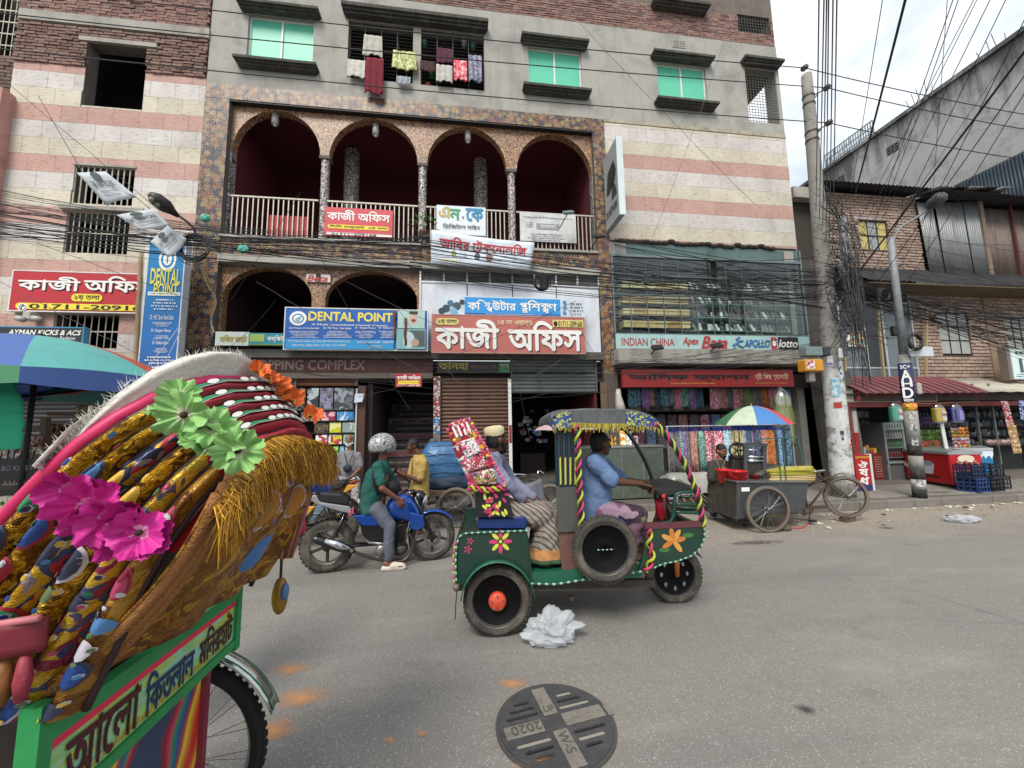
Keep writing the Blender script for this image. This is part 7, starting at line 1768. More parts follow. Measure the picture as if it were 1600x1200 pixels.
pA,pB=KV(1152,752,KN),KV(1152,812,KN);MB().poly([pA,pA+kl*.76,pB+kl*.76,pB],kf*-.015).bd('end_panel',RP,kt);pC,pD=KV(1262,752,KN),KV(1256,796,KN);MB().poly([pC,pC+kl*.76,pD+kl*.76,pD],kf*.015).bd('end_panel',KS,kt)
MB().poly([KV(1150,752,KN-.03),KV(1268,752,KN-.03),KV(1268,752,KN-.03)+kl*.82,KV(1150,752,KN-.03)+kl*.82],Z3(-.02)).bd('table_top',M('#7c7e7e',.35,.6,dirt=.3),kt)
MB().poly([pB,pD,pD+kl*.76,pB+kl*.76],Z3(.01)).bd('bottom_panel',RP,kt)
MB().box(-.01,.12,0,.003,0,.06).bd('paper_label',WHT,kt,world=0).location=V3(KF.loc(KV(1160,768,KN-.004)))
MB().bar(KV(1160,800,-.25),KV(1290,792,0),.04).bar(KV(1160,800,.25),KV(1290,792,0),.04).bar(kw+kl*.05,kw+kl*.85,.03).bd('chassis',RUST,kt)
def bike_front(F_,hub,head_px,bb_px,seat_px,par,fork_top,bars=True,mat=RUST):
 head=F_.V(*head_px,0);bb=F_.V(*bb_px,0)
 MB().tube([head,bb],.018,7).bd('down_tube',mat,par,smooth=1)
 if seat_px:st=F_.V(*seat_px,0);MB().tube([head+Z3(.06),st],.016,7).bd('top_tube',mat,par,smooth=1);MB().tube([st,bb],.016,7).bd('seat_tube',mat,par,smooth=1)
 ft=F_.V(*fork_top,0)
 for s_ in(-.05,.05):MB().tube(curve([ft,ft.lerp(hub,.3)+F_.l*s_,hub+F_.l*s_],4),.012,6).bd('fork_blade',mat,par,smooth=1)
 MB().tube([ft,ft+(ft-hub).normalized()*.2],.02,7).bd('head_tube',mat,par,smooth=1)
 t=ft+(ft-hub).normalized()*.24
 if bars:
  hb_=curve([t+F_.f*-.22+F_.l*-.26+Z3(.05),t+F_.f*.02+F_.l*-.2+Z3(.06),t+F_.f*.03,t+F_.f*.02+F_.l*.2+Z3(.06),t+F_.f*-.22+F_.l*.26+Z3(.05)],5);MB().tube(hb_,.012,7).bd('handlebar',CHR,par,smooth=1)
 return bb
bb_p=bike_front(KF,kfw,(1296,752),(1262,795),(1255,762),kt,(1290,752))
MB().lathe([(.07,-.02),(.085,-.02),(.085,-.012),(.07,-.012)],bb_p,kl,24).bd('chain_ring',RUST,kt)
b=MB();b.bar(bb_p-kl*.05,bb_p-kl*.05+kf*-.03+Z3(-.16),.02,.012);b.bar(bb_p+kl*.05,bb_p+kl*.05+Z3(.16),.02,.012);b.bd('crank',RUST,kt);MB().obox(bb_p-kl*.1+V3((-.03,0,-.17)),(.1,.07,.025),kf,kl).bd('pedal',BLACKP,kt)
MB().tube([bb_p+Z3(.08)-kl*.02,kw+Z3(.05)+kl*.4],.006,4).bd('chain',GRM,kt)
b=MB();b.grid(lambda u,w:kfw+kf*(.385*cos(1.0+1.9*u))+Z3(.385*sin(1.0+1.9*u))+ka*(.07*w-.035),10,2);b.bd('mudguard',RUST,kt,smooth=1)
kz=KV(1200,752,0).z
for k in range(2):o=MB().box(-.12,.12,-.06,.06,0,.07).bd('loose_brick',M('#5c4a40',.95,dirt=.6),bevel=.008);o.location=(kfw.x+.0,kfw.y+.02,.001+k*.0+(.0 if k==0 else .07));o.rotation_euler=(0,0,.2+k*.3);o.scale=(1,1,.42 if k else 1);tag(o,['lower broken brick wedged under the cart front wheel','thin upper brick wedged under the cart front wheel'][k],'brick')
o=MB().ball((0,0,.04),.1,.07,.045,8,6).bd('wheel_stone',M('#5c5248',.95,dirt=.5));o.location=G(1228,829);tag(o,'brown stone chocking the rear wheel of the juice cart','stone')
o=MB().tube(curve([G(1232,826)+Z3(.012),G(1252,826)+Z3(.012),G(1262,820)+Z3(.012),G(1267,816)+Z3(.02)],4),.010,6).bd('red_hose',M('#b8483c',.6),smooth=1);tag(o,'short piece of red hose lying behind the cart wheel','hose')
def bucket(p,r,h,label,m=M('#c41a1a',.35,coat=.3),bail=True):
 t=thing('bucket',label,'bucket',p);b=MB();b.lathe([(0,.004),(r*.78,.004),(r,h),(r*1.05,h),(r*1.05,h+.012),(r*.97,h+.012),(r*.75,.012),(0,.012)],(0,0,0),(0,0,1),24);b.bd('body',m,t,smooth=1,world=0)
 if bail:MB().tube([(r*1.03*cos(a),-.02-r*.9*sin(a)*.75,h-r*.9*sin(a)*.8)for a in[PI*i/10 for i in range(11)]],.005,5).bd('handle',m,t,smooth=1,world=0)
 return t
p=KV(1152,750,-.2);bucket((p.x,p.y,kz),.15,.2,'red plastic bucket with its handle hanging on the juice cart');p=KV(1134,749,-.02);bucket((p.x,p.y,kz),.14,.2,'second red bucket standing beside the vendor on the cart',bail=False)
p=KV(1180,750,-.15);bucket((p.x,p.y,kz),.075,.13,'small dull red tub between the bucket and the sugarcane',M('#8c1c1c',.5),False)
def umbrella(apex_px,Y,rim_px_y,half_w,cols,label,foot_z,name='umbrella',n=8,rot=0,pole_r=.012,drop=None,polem=STL,valance=False,lean=0):
 ap=P(*apex_px,Y);zr_=P(apex_px[0],rim_px_y,Y).z;t=thing(name,label,'umbrella',(ap.x,Y,foot_z));h=ap.z-zr_
 for k in range(n):
  a0=rot+2*PI*k/n;a1=a0+2*PI/n;b=MB()
  def fn(u,w):
   a=a0+(a1-a0)*u;rr_=half_w*w;sag=1-.06*w*sin(PI*u)
   return(ap.x+rr_*cos(a)*sag,Y+rr_*sin(a)*sag,ap.z-h*(w**1.9)+.03*half_w*w*sin(PI*u)*(1 if w>.7 else .3)*.6+lean*rr_*cos(a))
  b.grid(fn,6,8);o=b.bd('canopy_panel',cols[k%len(cols)],t,smooth=1)
  MB().tube([(ap.x+half_w*w*cos(a0),Y+half_w*w*sin(a0),ap.z-h*w**1.9-.012+lean*half_w*w*cos(a0))for w in(0,.25,.5,.75,1)],.006,4).bd('rib',STL,t)
  if valance:
   b=MB();dz=.14*half_w
   b.grid(lambda u,w:(fn(u,1)[0],fn(u,1)[1],fn(u,1)[2]-w*dz*(.8+.3*sin(PI*u))),6,2);b.bd('valance',cols[(k+3)%len(cols)],t,smooth=1)
 MB().tube([(ap.x,Y,foot_z),(ap.x,Y,ap.z+.05)],pole_r,8).bd('pole',polem,t,smooth=1)
 return t
UC=[M(c_,.7,var=.05,dirt=.25)for c_ in('#3a6ca8','#b83c44','#4a6c44','#a8a89c','#3a7048','#b8c4ac','#4478b0','#c0444c')]
um=umbrella((1174,634),6.35,664,.64,[UC[0],UC[1],UC[2],UC[3],UC[4],UC[5],UC[6],UC[7]],'small umbrella with green, cream, blue and red panels over the juice cart',kz,rot=rad(-124))
cp=sorted([c for c in um.children if c.name.startswith('canopy_panel')],key=lambda c:c.name)
for k,o in enumerate(cp):
 m_=[UC[6],UC[7],UC[1],UC[2],UC[4],UC[2],UC[4],UC[5]][k]
 o.data.materials[0]=m_
def kbox(x0,y0,x1,y1,l0,l1,name,mat,par=kt,bevel=0):
 a=[KV(x,y,l0)for x,y in((x0,y1),(x1,y1),(x1,y0),(x0,y0))];return MB().poly(a,kl*(l1-l0)).bd(name,mat,par,bevel=bevel)
pr=thing('cane_press','grey metal sugarcane press with rollers and a dark flywheel on the cart','press',(KV(1180,750,0).x,KV(1180,750,0).y,kz),KF.th)
for x0_,x1_ in((1163,1168),(1192,1198)):kbox(x0_,696,x1_,751,-.15,-.11,'post',KS,pr);kbox(x0_,696,x1_,751,.08,.12,'post',KS,pr)
kbox(1162,693,1199,698,-.16,.13,'top_plate',KS,pr);kbox(1168,722,1192,745,-.12,.1,'gear_box',GRM,pr)
for y_ in(703,714,720):MB().tube([KV(1168,y_,-.13),KV(1192,y_,-.13)],.025 if y_>705 else .012,10).bd('roller',CHR,pr,smooth=1)
fwh=KV(1152,704,.0);b=MB();b.tube([fwh+kf*(.13*cos(a))+Z3(.13*sin(a))for a in[2*PI*i/20 for i in range(20)]],.018,7,closed=1)
for i in range(5):a=2*PI*i/5;b.bar(fwh,fwh+kf*(.13*cos(a))+Z3(.13*sin(a)),.02,.012)
b.bd('flywheel',M('#2c2420',.6,.3,dirt=.4),pr,smooth=1);MB().tube([fwh,fwh+kf*.15],.015,6).bd('axle',GRM,pr)
kbox(1146,712,1162,748,.0,.16,'motor',M('#2c2622',.6),pr,.02)
MB().poly([KV(x,y,-.16)for x,y in((1180,740),(1214,726),(1216,729),(1184,746))],kl*.25).bd('feed_tray',STL,pr)
gr=thing('cane_rack','thin green welded frame holding the sugarcane on the cart','rack',(KV(1225,752,0).x,KV(1225,752,0).y,kz),KF.th)
b=MB()
for l_ in(-.25,.3):
 b.bar(KV(1188,686,l_),KV(1246,683,l_),.02)
 for x0_,x1_ in((1214,1220),(1246,1254),(1222,1228)):b.bar(KV(x0_,684,l_),KV(x1_,750 if x0_!=1246 else 722,l_),.018)
b.bar(KV(1246,683,-.25),KV(1246,683,.3),.02);b.bar(KV(1216,684,-.25),KV(1216,684,.3),.02);b.bd('frame',M('#2f5c4c',.5,dirt=.4),gr)
CN=[M('#a8a030',.6,var=.2,dirt=.3),M('#b8a84c',.6,var=.2,dirt=.3),M('#8a7c2c',.6,var=.2,dirt=.4),M('#c0a874',.6,var=.2)]
rq=random.Random(6);base_c=[]
c0=MB();c0.tube([(-.38,0,0),(-.2,0,.002),(0,.003,0),(.2,0,.001),(.38,0,0)],[.0125,.014,.0125,.014,.0125],6);mm=[None]*4;gi=0
for row in range(8):
 for c_ in range(9):
  lt=-.24+c_*.055+rq.uniform(-.01,.01);p=KV(1237,749,lt);i=rq.choice([0,0,1,2,3])if row>3 else rq.choice([2,3,3,1])
  if mm[i]is None:mm[i]=c0.bd('sugarcane',CN[i],smooth=1);o=mm[i]
  else:o=mm[i].copy();COL.objects.link(o)
  o.location=(p.x+rq.uniform(-.04,.04),p.y,kz+.016+row*.026+rq.uniform(0,.006));o.rotation_euler=(0,rq.uniform(-.02,.02),KF.th+rq.uniform(-.03,.03))
  tag(o,['yellow green sugarcane in the bundle on the cart','straw yellow sugarcane in the bundle on the cart','olive sugarcane in the bundle on the cart','pale tan sugarcane in the bundle on the cart'][i],'sugarcane','sugarcane stalks bundled on the cart')
b=MB()
for k in range(60):p=G(rq.uniform(1180,1225),rq.uniform(806,822));p+=V3((0,.25,0));a=rq.uniform(0,3);b.tube([p+Z3(.02),p+V3((.12*cos(a),.12*sin(a),rq.uniform(.02,.12)))],.008,4)
kind(b.bd('cane_husks',M('#b0a86c',.9,rnd=.3)),'stuff')
CLOUD=bpy.data.textures.new('folds','CLOUDS');CLOUD.noise_scale=.09;CLOUD.noise_depth=2
CLOUD2=bpy.data.textures.new('broad_folds','CLOUDS');CLOUD2.noise_scale=.16;CLOUD2.noise_depth=3
def og(b,name,mat,parent,voxel=.008,folds=0,tex=None,smooth=3,label=None):
 o=b.bd(name,mat,parent,smooth=1,label=label)
 m=o.modifiers.new('skin','REMESH');m.mode='VOXEL';m.voxel_size=voxel;m.use_smooth_shade=True
 if smooth:m=o.modifiers.new('relax','SMOOTH');m.iterations=smooth;m.factor=.5
 if folds:m=o.modifiers.new('folds','DISPLACE');m.texture=tex or CLOUD;m.strength=folds;m.mid_level=.5;m.texture_coords='LOCAL'
 return o
def cap(b,p0,p1,r0,r1,n=12):
 p0,p1=V3(p0),V3(p1);d=(p1-p0)
 if d.length<1e-5:b.ball(p0,r0,n=n);return
 L_=d.length;d.normalize();pts,rs=[],[]
 for k in range(4,0,-1):a=PI/2*k/4.3;pts.append(p0-d*r0*sin(a));rs.append(r0*cos(a))
 pts+=[p0,p0.lerp(p1,.5),p1];rs+=[r0,(r0+r1)/2,r1]
 for k in range(1,5):a=PI/2*k/4.3;pts.append(p1+d*r1*sin(a));rs.append(r1*cos(a))
 b.tube(pts,rs,n)
def chain(b,pts,rs):
 for i in range(len(pts)-1):cap(b,pts[i],pts[i+1],rs[i],rs[i+1])
def tlf(b,secs,side):
 """secs: (centre, half width, half depth, forward dir)"""
 n=18;rings=[]
 for c,w,d,fdir in secs:
  c=V3(c);f_=V3(fdir).normalized();s_=V3(side).normalized()
  rings.append([c+s_*(w*(abs(cos(a))**.85)*(1 if cos(a)>0 else-1))+f_*(d*sin(a))for a in[2*PI*k/n for k in range(n)]])
 m=len(rings)-1;base=len(b.v)
 b.grid(lambda u,w_:rings[round(u*m)][round(w_*n)%n],m,n,cv=1)
 b.f.append(tuple(base+k for k in range(n-1,-1,-1)));b.mi.append(b.c);b.f.append(tuple(base+m*n+k for k in range(n)));b.mi.append(b.c)
def hand(b,wr,d,palm_n,s=1.0,curl=.5,side=1):
 """palm and five separate fingers; d points from wrist to knuckles, palm_n out of the palm"""
 wr,d,pn=V3(wr),V3(d).normalized(),V3(palm_n).normalized();t=d.cross(pn).normalized()*side;pn=t.cross(d).normalized()*side
 for k in(-1,-.33,.33,1):cap(b,wr+t*(.016*k*s),wr+d*(.085*s)+t*(.029*k*s),.017*s,.0135*s,8)
 for k,ln in zip((-1,-.33,.33,1),(.062,.075,.080,.070)):
  p0=wr+d*(.085*s)+t*(.029*k*s);a=curl*.7;d1=(d*cos(a)+pn*sin(a)+t*.10*k);p1=p0+d1.normalized()*(ln*.5*s);a2=curl*1.7;d2=d*cos(a2)+pn*sin(a2);p2=p1+d2*(ln*.5*s)
  cap(b,p0,p1,.0098*s,.0088*s,7);cap(b,p1,p2,.0088*s,.0075*s,7)
 p0=wr+d*(.03*s)+t*(.022*s);p1=p0+(d*.5+t*.75+pn*.35).normalized()*(.045*s);p2=p1+(d*.8+t*.15+pn*.5*curl).normalized()*(.035*s)
 cap(b,p0,p1,.0145*s,.011*s,8);cap(b,p1,p2,.011*s,.009*s,8)
def foot(b,an,toe_dir,s=1.0):
 an=V3(an);td=V3((toe_dir[0],toe_dir[1],0)).normalized();sd=V3((-td.y,td.x,0))
 cap(b,an+Z3(-.03)-td*.03,an+Z3(-.055)+td*.1,.034*s,.028*s)
 for k in(-1,0,1):cap(b,an+Z3(-.06)+td*.06+sd*.018*k,an+Z3(-.07)+td*(.17-.01*abs(k))+sd*.026*k,.022*s,.013*s,8)
def head(b,t,c,fd,up=(0,0,1),skin=None,s=1.0,hair=None,beard=None,eyes=True,cap_=None,hairlen=1):
 c,fd=V3(c),V3(fd).normalized();up=V3(up);sd=fd.cross(up).normalized();up=sd.cross(fd).normalized()
 R_=Matrix((sd,fd,up)).transposed()
 b.ball(c+up*.015*s,.074*s,.093*s,.100*s,16,12,rot=R_);b.ball(c+fd*.03*s-up*.055*s,.052*s,.055*s,.058*s,12,9,rot=R_)
 b.ball(c+fd*.072*s-up*.085*s,.022*s,.02*s,.02*s,8,6)
 cap(b,c+fd*.090*s+up*.012*s,c+fd*.110*s-up*.028*s,.010*s,.0145*s,8)
 for k in(-1,1):
  cap(b,c+fd*.083*s+up*.030*s+sd*.012*k*s,c+fd*.070*s+up*.030*s+sd*.05*k*s,.010*s,.008*s,7)
  b.ball(c+fd*.070*s-up*.018*s+sd*.042*k*s,.018*s,.018*s,.016*s,8,6);b.ball(c+sd*.078*k*s-fd*.005*s,.010*s,.022*s,.032*s,8,6,rot=R_)
  b.ball(c+fd*.086*s-up*.058*s+sd*.012*k*s,.018*s,.012*s,.008*s,8,5,rot=R_)
  if eyes:
   e=MB();e.ball(c+fd*.077*s+up*.010*s+sd*.030*k*s,.0125*s,.0125*s,.0095*s,8,6,rot=R_);e.bd('eye',M('#b8aca4',.3),t,smooth=1)
   e=MB();e.ball(c+fd*.0855*s+up*.010*s+sd*.030*k*s,.006*s,.0055*s,.006*s,8,6,rot=R_);e.bd('iris',M('#120c08',.2),t,smooth=1)
   e=MB();cap(e,c+fd*.094*s+up*.042*s+sd*.014*k*s,c+fd*.078*s+up*.043*s+sd*.052*k*s,.0055*s,.004*s,6);e.bd('eyebrow',hair or M('#15100d',.8),t,smooth=1)
 m_=MB();cap(m_,c+fd*.1*s-up*.058*s-sd*.02*s,c+fd*.1*s-up*.058*s+sd*.02*s,.004*s,.004*s,6);m_.bd('mouth',M('#4a2420',.6),t,smooth=1)
 if hair:
  h=MB();h.ball(c+up*.040*s-fd*.012*s,.080*s,.096*s,.086*s*hairlen,14,10,rot=R_);h.ball(c-fd*.035*s+up*.0*s,.076*s,.066*s,.085*s*hairlen,12,9,rot=R_);og(h,'hair',hair,t,.008,.010)
 if beard:
  h=MB();h.ball(c+fd*.062*s-up*.085*s,.048*s,.042*s,.046*s,12,9,rot=R_)
  for k in(-1,1):cap(h,c+fd*.02*s+sd*.068*k*s-up*.015*s,c+fd*.058*s+sd*.042*k*s-up*.08*s,.010*s,.022*s,8);cap(h,c+fd*.103*s-up*.044*s,c+fd*.092*s-up*.052*s+sd*.032*k*s,.008*s,.007*s,6)
  og(h,'beard',beard,t,.007,.008)
 return sd,fd,up
SK1,SK2,SK3=M('#7a4d36',.5,var=.2,scale=14,bump=.15),M('#56341f',.5,var=.2,scale=14,bump=.15),M('#8a5c44',.5,var=.2,scale=14,bump=.15)
HR=M('#0f0b0a',.6,var=.3,bump=.6,bscale=150);HRW=M('#c8c4bc',.8,var=.1,bump=.6,bscale=120)
def cloth_m(h,rough=.85,bump=.35):return M(h,rough,var=.22,scale=6,dirt=.25,bump=bump+.3,bscale=34)
def body(b,J,s=1.0,sides='lr'):
 chain(b,[J['neck'],J['head']],[.055*s,.05*s])
 chain(b,[J['hip'],J['chest']],[.13*s,.14*s])
 for k in 'lr':
  if k+'sh' in J:chain(b,[J[k+'sh'],J[k+'el'],J[k+'wr']],[.045*s,.038*s,.025*s]);cap(b,J['chest'],J[k+'sh'],.09*s,.05*s)
  if k+'kn' in J:chain(b,[J[k+'hp'],J[k+'kn'],J[k+'an']],[.075*s,.052*s,.036*s])
V=MV
J=dict(hip=V(584,792,0),chest=V(590,748,0),neck=V(597,722,0),head=V(600,703,0))
for k,s_ in(('r',-1),('l',1)):J[k+'hp']=V(588,795,.09*s_)
J.update(rsh=V(590,730,-.19),lsh=V(600,730,.19),rel=V(597,763,-.27),lel=V(618,757,.25),rwr=V(621,779,-.20),lwr=V(629,767,.31),rkn=V(609,822,-.17),ran=V(607,874,-.20),lkn=V(622,822,.2),lan=V(600,858,.22))
t=thing('person','rider in a dark green T-shirt, grey trousers and patterned helmet astride the blue motorcycle','person',(J['ran'].x,J['ran'].y,0))
b=MB();body(b,J);b.ball(J['head']+Z3(.03),.078,.088,.10,14,10)
hand(b,J['rwr'],V(630,792,-.18)-J['rwr'],ml,1,.5,1);hand(b,J['lwr'],V(640,768,.30)-J['lwr'],Z3(-1),1,1.1,-1)
foot(b,J['lan'],mf);J['ran'].z=.115;foot(b,J['ran'],mf+V3((.2,-.1,0)));og(b,'body',SK1,t,.0075)
b=MB();tlf(b,[(V(578,800,0),.165,.14,mf),(V(580,780,0),.165,.135,mf),(V(584,755,0),.175,.135,mf),(V(590,736,0),.19,.125,mf),(V(596,724,0),.12,.09,mf),(V(599,718,0),.06,.06,mf)],ml)
for k in 'lr':cap(b,J['chest'].lerp(J[k+'sh'],.6)+Z3(.05),J[k+'sh'],.07,.068);cap(b,J[k+'sh'],J[k+'sh'].lerp(J[k+'el'],.72),.066,.062)
og(b,'shirt',cloth_m('#0f5048'),t,.011,.03)
b=MB();chain(b,[J['hip']+Z3(-.0),J['rhp'],J['rkn'],J['ran'].lerp(J['rkn'],.12)],[.14,.105,.072,.062]);chain(b,[J['hip'],J['lhp'],J['lkn'],J['lan'].lerp(J['lkn'],.15)],[.14,.105,.072,.06]);og(b,'trousers',cloth_m('#565a66'),t,.011,.03)
hc=J['head']+Z3(.05)-mf*.02
b=MB();fdir=(mf*.8+ml*.5).normalized();sdir=fdir.cross(Z3(1))
hb2=[]
b.grid(lambda u,w:hc+sdir*(.135*sin(w*PI*.68)*cos(2*PI*u))+fdir*(.155*sin(w*PI*.68)*sin(2*PI*u))+Z3(.135*cos(w*PI*.68)+.01),24,12,cu=1)
HP=MP(['#b8bab8','#1c1c1e','#8c8e8c','#c8cac8','#3a3a3c'],30,dist=.8,rough=.3,name='helmet_print',coat=.5)
o=b.bd('helmet',HP,t,smooth=1);m=o.modifiers.new('thickness','SOLIDIFY');m.thickness=.02
b=MB();b.grid(lambda u,w:hc+sdir*(.142*cos(.25+2.64*u)*(1-.1*w))+fdir*(.164*sin(.25+2.64*u))+Z3(.03-.10*w),12,3);b.bd('visor',M('#1a1c20',.08,spec=.8),t,smooth=1)
b=MB();b.grid(lambda u,w:hc+sdir*(.139*cos(2*PI*u))+fdir*(.159*sin(2*PI*u))+Z3(.045+.02*w),24,1,cu=1);b.bd('helmet_band',BLKG,t,smooth=1)
b=MB();b.tube(curve([V(597,722,-.19),V(584,738,-.21),V(588,765,-.19),V(604,772,-.1)],5),.018,6);b.bd('bag_strap',BLACKP,t,smooth=1)
b=MB();b.ball(V(611,762,.02),.12,.13,.11,12,9);og(b,'bag',M('#16171a',.6,bump=.3),t,.012,.02)
b=MB();an=J['ran'];td=(mf+V3((.2,-.1,0))).normalized();sdv=V3((-td.y,td.x,0))
cap(b,an-td*.05+Z3(-.085),an+td*.17+Z3(-.088),.034,.036);cap(b,an+td*.05+Z3(-.06),an+td*.16+Z3(-.07),.045,.034);og(b,'clog',M('#c8bcb0',.6),t,.008)
b=MB();cap(b,J['lan']+Z3(-.075)-mf*.05,J['lan']+Z3(-.08)+mf*.17,.04,.034);og(b,'clog',M('#c8bcb0',.6),t,.010)
MB().tube([J['lwr']+V3((0,-.03,0)),J['lwr']+V3((.01,0,.03)),J['lwr']+V3((0,.03,0))],.009,5).bd('wristband',WHITEP,t,smooth=1)
V=ER.V;E_=ER
CT=-.12
J=dict(hip=V(930,803,CT),chest=V(930,745,CT),neck=V(932,712,CT),head=V(938,694,CT),rhp=V(940,800,CT-.1),lhp=V(940,800,CT+.1))
J.update(rsh=V(928,722,CT-.19),lsh=V(938,722,CT+.19),rel=V(958,752,CT-.24),lel=V(970,750,CT+.25),rwr=V(1002,756,CT-.18),lwr=V(1012,754,CT+.3),rkn=V(992,806,CT-.16),lkn=V(998,806,CT+.16),ran=V(985,862,CT-.16),lan=V(1000,860,CT+.14))
t=thing('person','driver in a light blue short sleeved shirt and checked purple lungi gripping the handlebar','person',E_.W(1.0,CT,.22),E_.th)
b=MB();body(b,J);head(b,t,J['head'],fwd+lat*.35,skin=SK2,hair=HR,s=1.0)
hand(b,J['rwr'],V(1016,760,CT-.17)-J['rwr'],Z3(-1),1,1.1,1);hand(b,J['lwr'],V(1026,760,CT+.3)-J['lwr'],Z3(-1),1,1.1,-1);foot(b,J['ran'],fwd+Z3(0));foot(b,J['lan'],fwd);og(b,'body',SK2,t,.0075)
b=MB();tlf(b,[(V(930,818,CT),.2,.16,fwd),(V(929,790,CT),.19,.155,fwd),(V(928,755,CT),.19,.145,fwd),(V(929,730,CT),.20,.125,fwd),(V(931,715,CT),.13,.09,fwd),(V(933,708,CT),.06,.06,fwd)],lat)
for k in 'lr':cap(b,J['chest'].lerp(J[k+'sh'],.6)+Z3(.06),J[k+'sh'],.075,.07);cap(b,J[k+'sh'],J[k+'sh'].lerp(J[k+'el'],.9),.07,.075)
og(b,'shirt',cloth_m('#5c7498'),t,.011,.035)
LG=MP(['#33212f','#6a4a5c','#2a1a26','#8a7080','#4a3040','#6a6a34'],7,stretch=(1,1,1),rough=.8,name='lungi',dist=.2)
b=MB();chain(b,[J['hip'],J['rhp'],J['rkn'],J['ran'].lerp(J['rkn'],.35)],[.15,.12,.09,.075]);chain(b,[J['hip'],J['lhp'],J['lkn'],J['lan'].lerp(J['lkn'],.35)],[.15,.12,.09,.075]);cap(b,J['rkn'].lerp(J['lkn'],.5),J['hip'],.1,.14);cap(b,J['rkn'].lerp(J['lkn'],.5),J['rkn'].lerp(J['lkn'],.5)+V3((-.03,0,-.16)),.09,.07);og(b,'lungi',LG,t,.012,.035)
CT=-.16
J=dict(hip=V(772,800,CT),chest=V(768,745,CT),neck=V(768,708,CT),head=V(776,688,CT),rhp=V(784,800,CT-.1),lhp=V(784,800,CT+.1))
J.update(rsh=V(762,720,CT-.18),lsh=V(778,718,CT+.19),rel=V(788,752,CT-.24),lel=V(800,752,CT+.24),rwr=V(820,782,CT-.14),lwr=V(838,780,CT+.1),rkn=V(846,805,CT-.13),lkn=V(858,800,CT+.13),ran=V(858,880,CT-.1),lan=V(876,876,CT+.12))
t=thing('person','passenger in a cream cap, lilac grey shirt and striped lungi on the rear seat','person',E_.W(.4,CT,.22),E_.th)
b=MB();body(b,J);head(b,t,J['head'],fwd+lat*.55,hair=HR,s=1.0,beard=HR)
hand(b,J['rwr'],V(836,792,CT-.12)-J['rwr'],Z3(-1),1,.5,1);hand(b,J['lwr'],V(852,788,CT+.08)-J['lwr'],Z3(-1),1,.5,-1);foot(b,J['ran']+Z3(.01),fwd);foot(b,J['lan'],fwd);og(b,'body',SK2,t,.0075)
b=MB();tlf(b,[(V(770,812,CT),.19,.15,fwd),(V(768,780,CT),.18,.145,fwd),(V(764,748,CT),.19,.14,fwd),(V(765,726,CT),.20,.12,fwd),(V(768,712,CT),.12,.09,fwd),(V(769,705,CT),.06,.06,fwd)],lat)
for k in 'lr':cap(b,J['chest'].lerp(J[k+'sh'],.6)+Z3(.06),J[k+'sh'],.075,.07);chain(b,[J[k+'sh'],J[k+'el'],J[k+'wr'].lerp(J[k+'el'],.15)],[.07,.058,.045])
og(b,'shirt',cloth_m('#7c7e96'),t,.011,.035)
def lungi2():
 s=NT('striped_lungi');g=s.node('NewGeometry');xyz=s.node('SeparateXYZ');s.link(g.outputs['Position'],xyz.inputs[0]);z=xyz.outputs[2]
 w=s.node('TexWave',bands_direction='DIAGONAL');w.inputs['Scale'].default_value=11;w.inputs['Distortion'].default_value=2
 s.link(s.co(),w.inputs[0]);base=s.mix(s.ramp(w.outputs['Fac'],[(.2,0.0),(.3,1.0)]),C('#4a4440'),C('#8a7f74'))
 band=s.ramp(z,[(0,C('#3a5c3c')),(.44,C('#2f4a34')),(.47,C('#9c9478')),(.485,C('#3f5c40')),(.54,C('#b07c4c')),(.62,C('#8a7f74'))],True)
 return s.out(s.mix(s.ramp(z,[(.61,1.0),(.62,0.0)],True),base,band),.85)
b=MB();chain(b,[J['hip'],J['rhp'],J['rkn']],[.15,.125,.105]);chain(b,[J['hip'],J['lhp'],J['lkn']],[.15,.125,.10]);mk=J['rkn'].lerp(J['lkn'],.5);cap(b,mk,J['hip'],.11,.14)
ft_=J['ran'].lerp(J['lan'],.5)
tlf(b,[(mk+V3((.02,0,.05)),.15,.10,fwd),(mk+V3((.0,0,-.05)),.22,.12,fwd),(mk.lerp(ft_,.5)-fwd*.03,.235,.15,fwd),(ft_+Z3(.10)-fwd*.09,.245,.20,fwd),(ft_+Z3(.055)-fwd*.09,.24,.20,fwd)],lat);og(b,'lungi',lungi2(),t,.012,.045,CLOUD)
b=MB();q=J['head']+Z3(.07)-fwd*.02;b.lathe([(.088,-.03),(.094,.0),(.092,.045),(.06,.062),(0,.065)],q,(-.12,0,1),20);b.bd('prayer_cap',M('#c8bc94',.9,var=.15,scale=60,bump=.8,bscale=160),t,smooth=1)
for k in 'lr':MB().poly([J[k+'an']+fwd*x+lat*y+Z3(-.092)for x,y in((-.08,-.035),(.16,-.045),(.2,0),(.16,.045),(-.08,.035))],(0,0,.014)).bd('sandal',M('#3a2c24',.7),t)
for k in 'lr':MB().tube([J[k+'an']+fwd*.1+lat*-.045+Z3(-.08),J[k+'an']+fwd*.09+Z3(-.03),J[k+'an']+fwd*.1+lat*.045+Z3(-.08)],.012,6).bd('sandal_strap',M('#3a2c24',.7),t,smooth=1)
Y1=6.3;Q=lambda x,y,dy=0:P(x,y,Y1+dy)
hd=Q(645,697);fv=V3((-.85,-.45,-.25))
J=dict(hip=Q(656,768),chest=Q(657,728),neck=Q(654,710,0),head=hd,rhp=Q(652,772),lhp=Q(662,772),rsh=Q(662,722,-.16),lsh=Q(648,720,.16),rel=Q(656,752,-.2),lel=Q(640,750,.1),rwr=Q(633,742,-.22),lwr=Q(624,742,-.05))
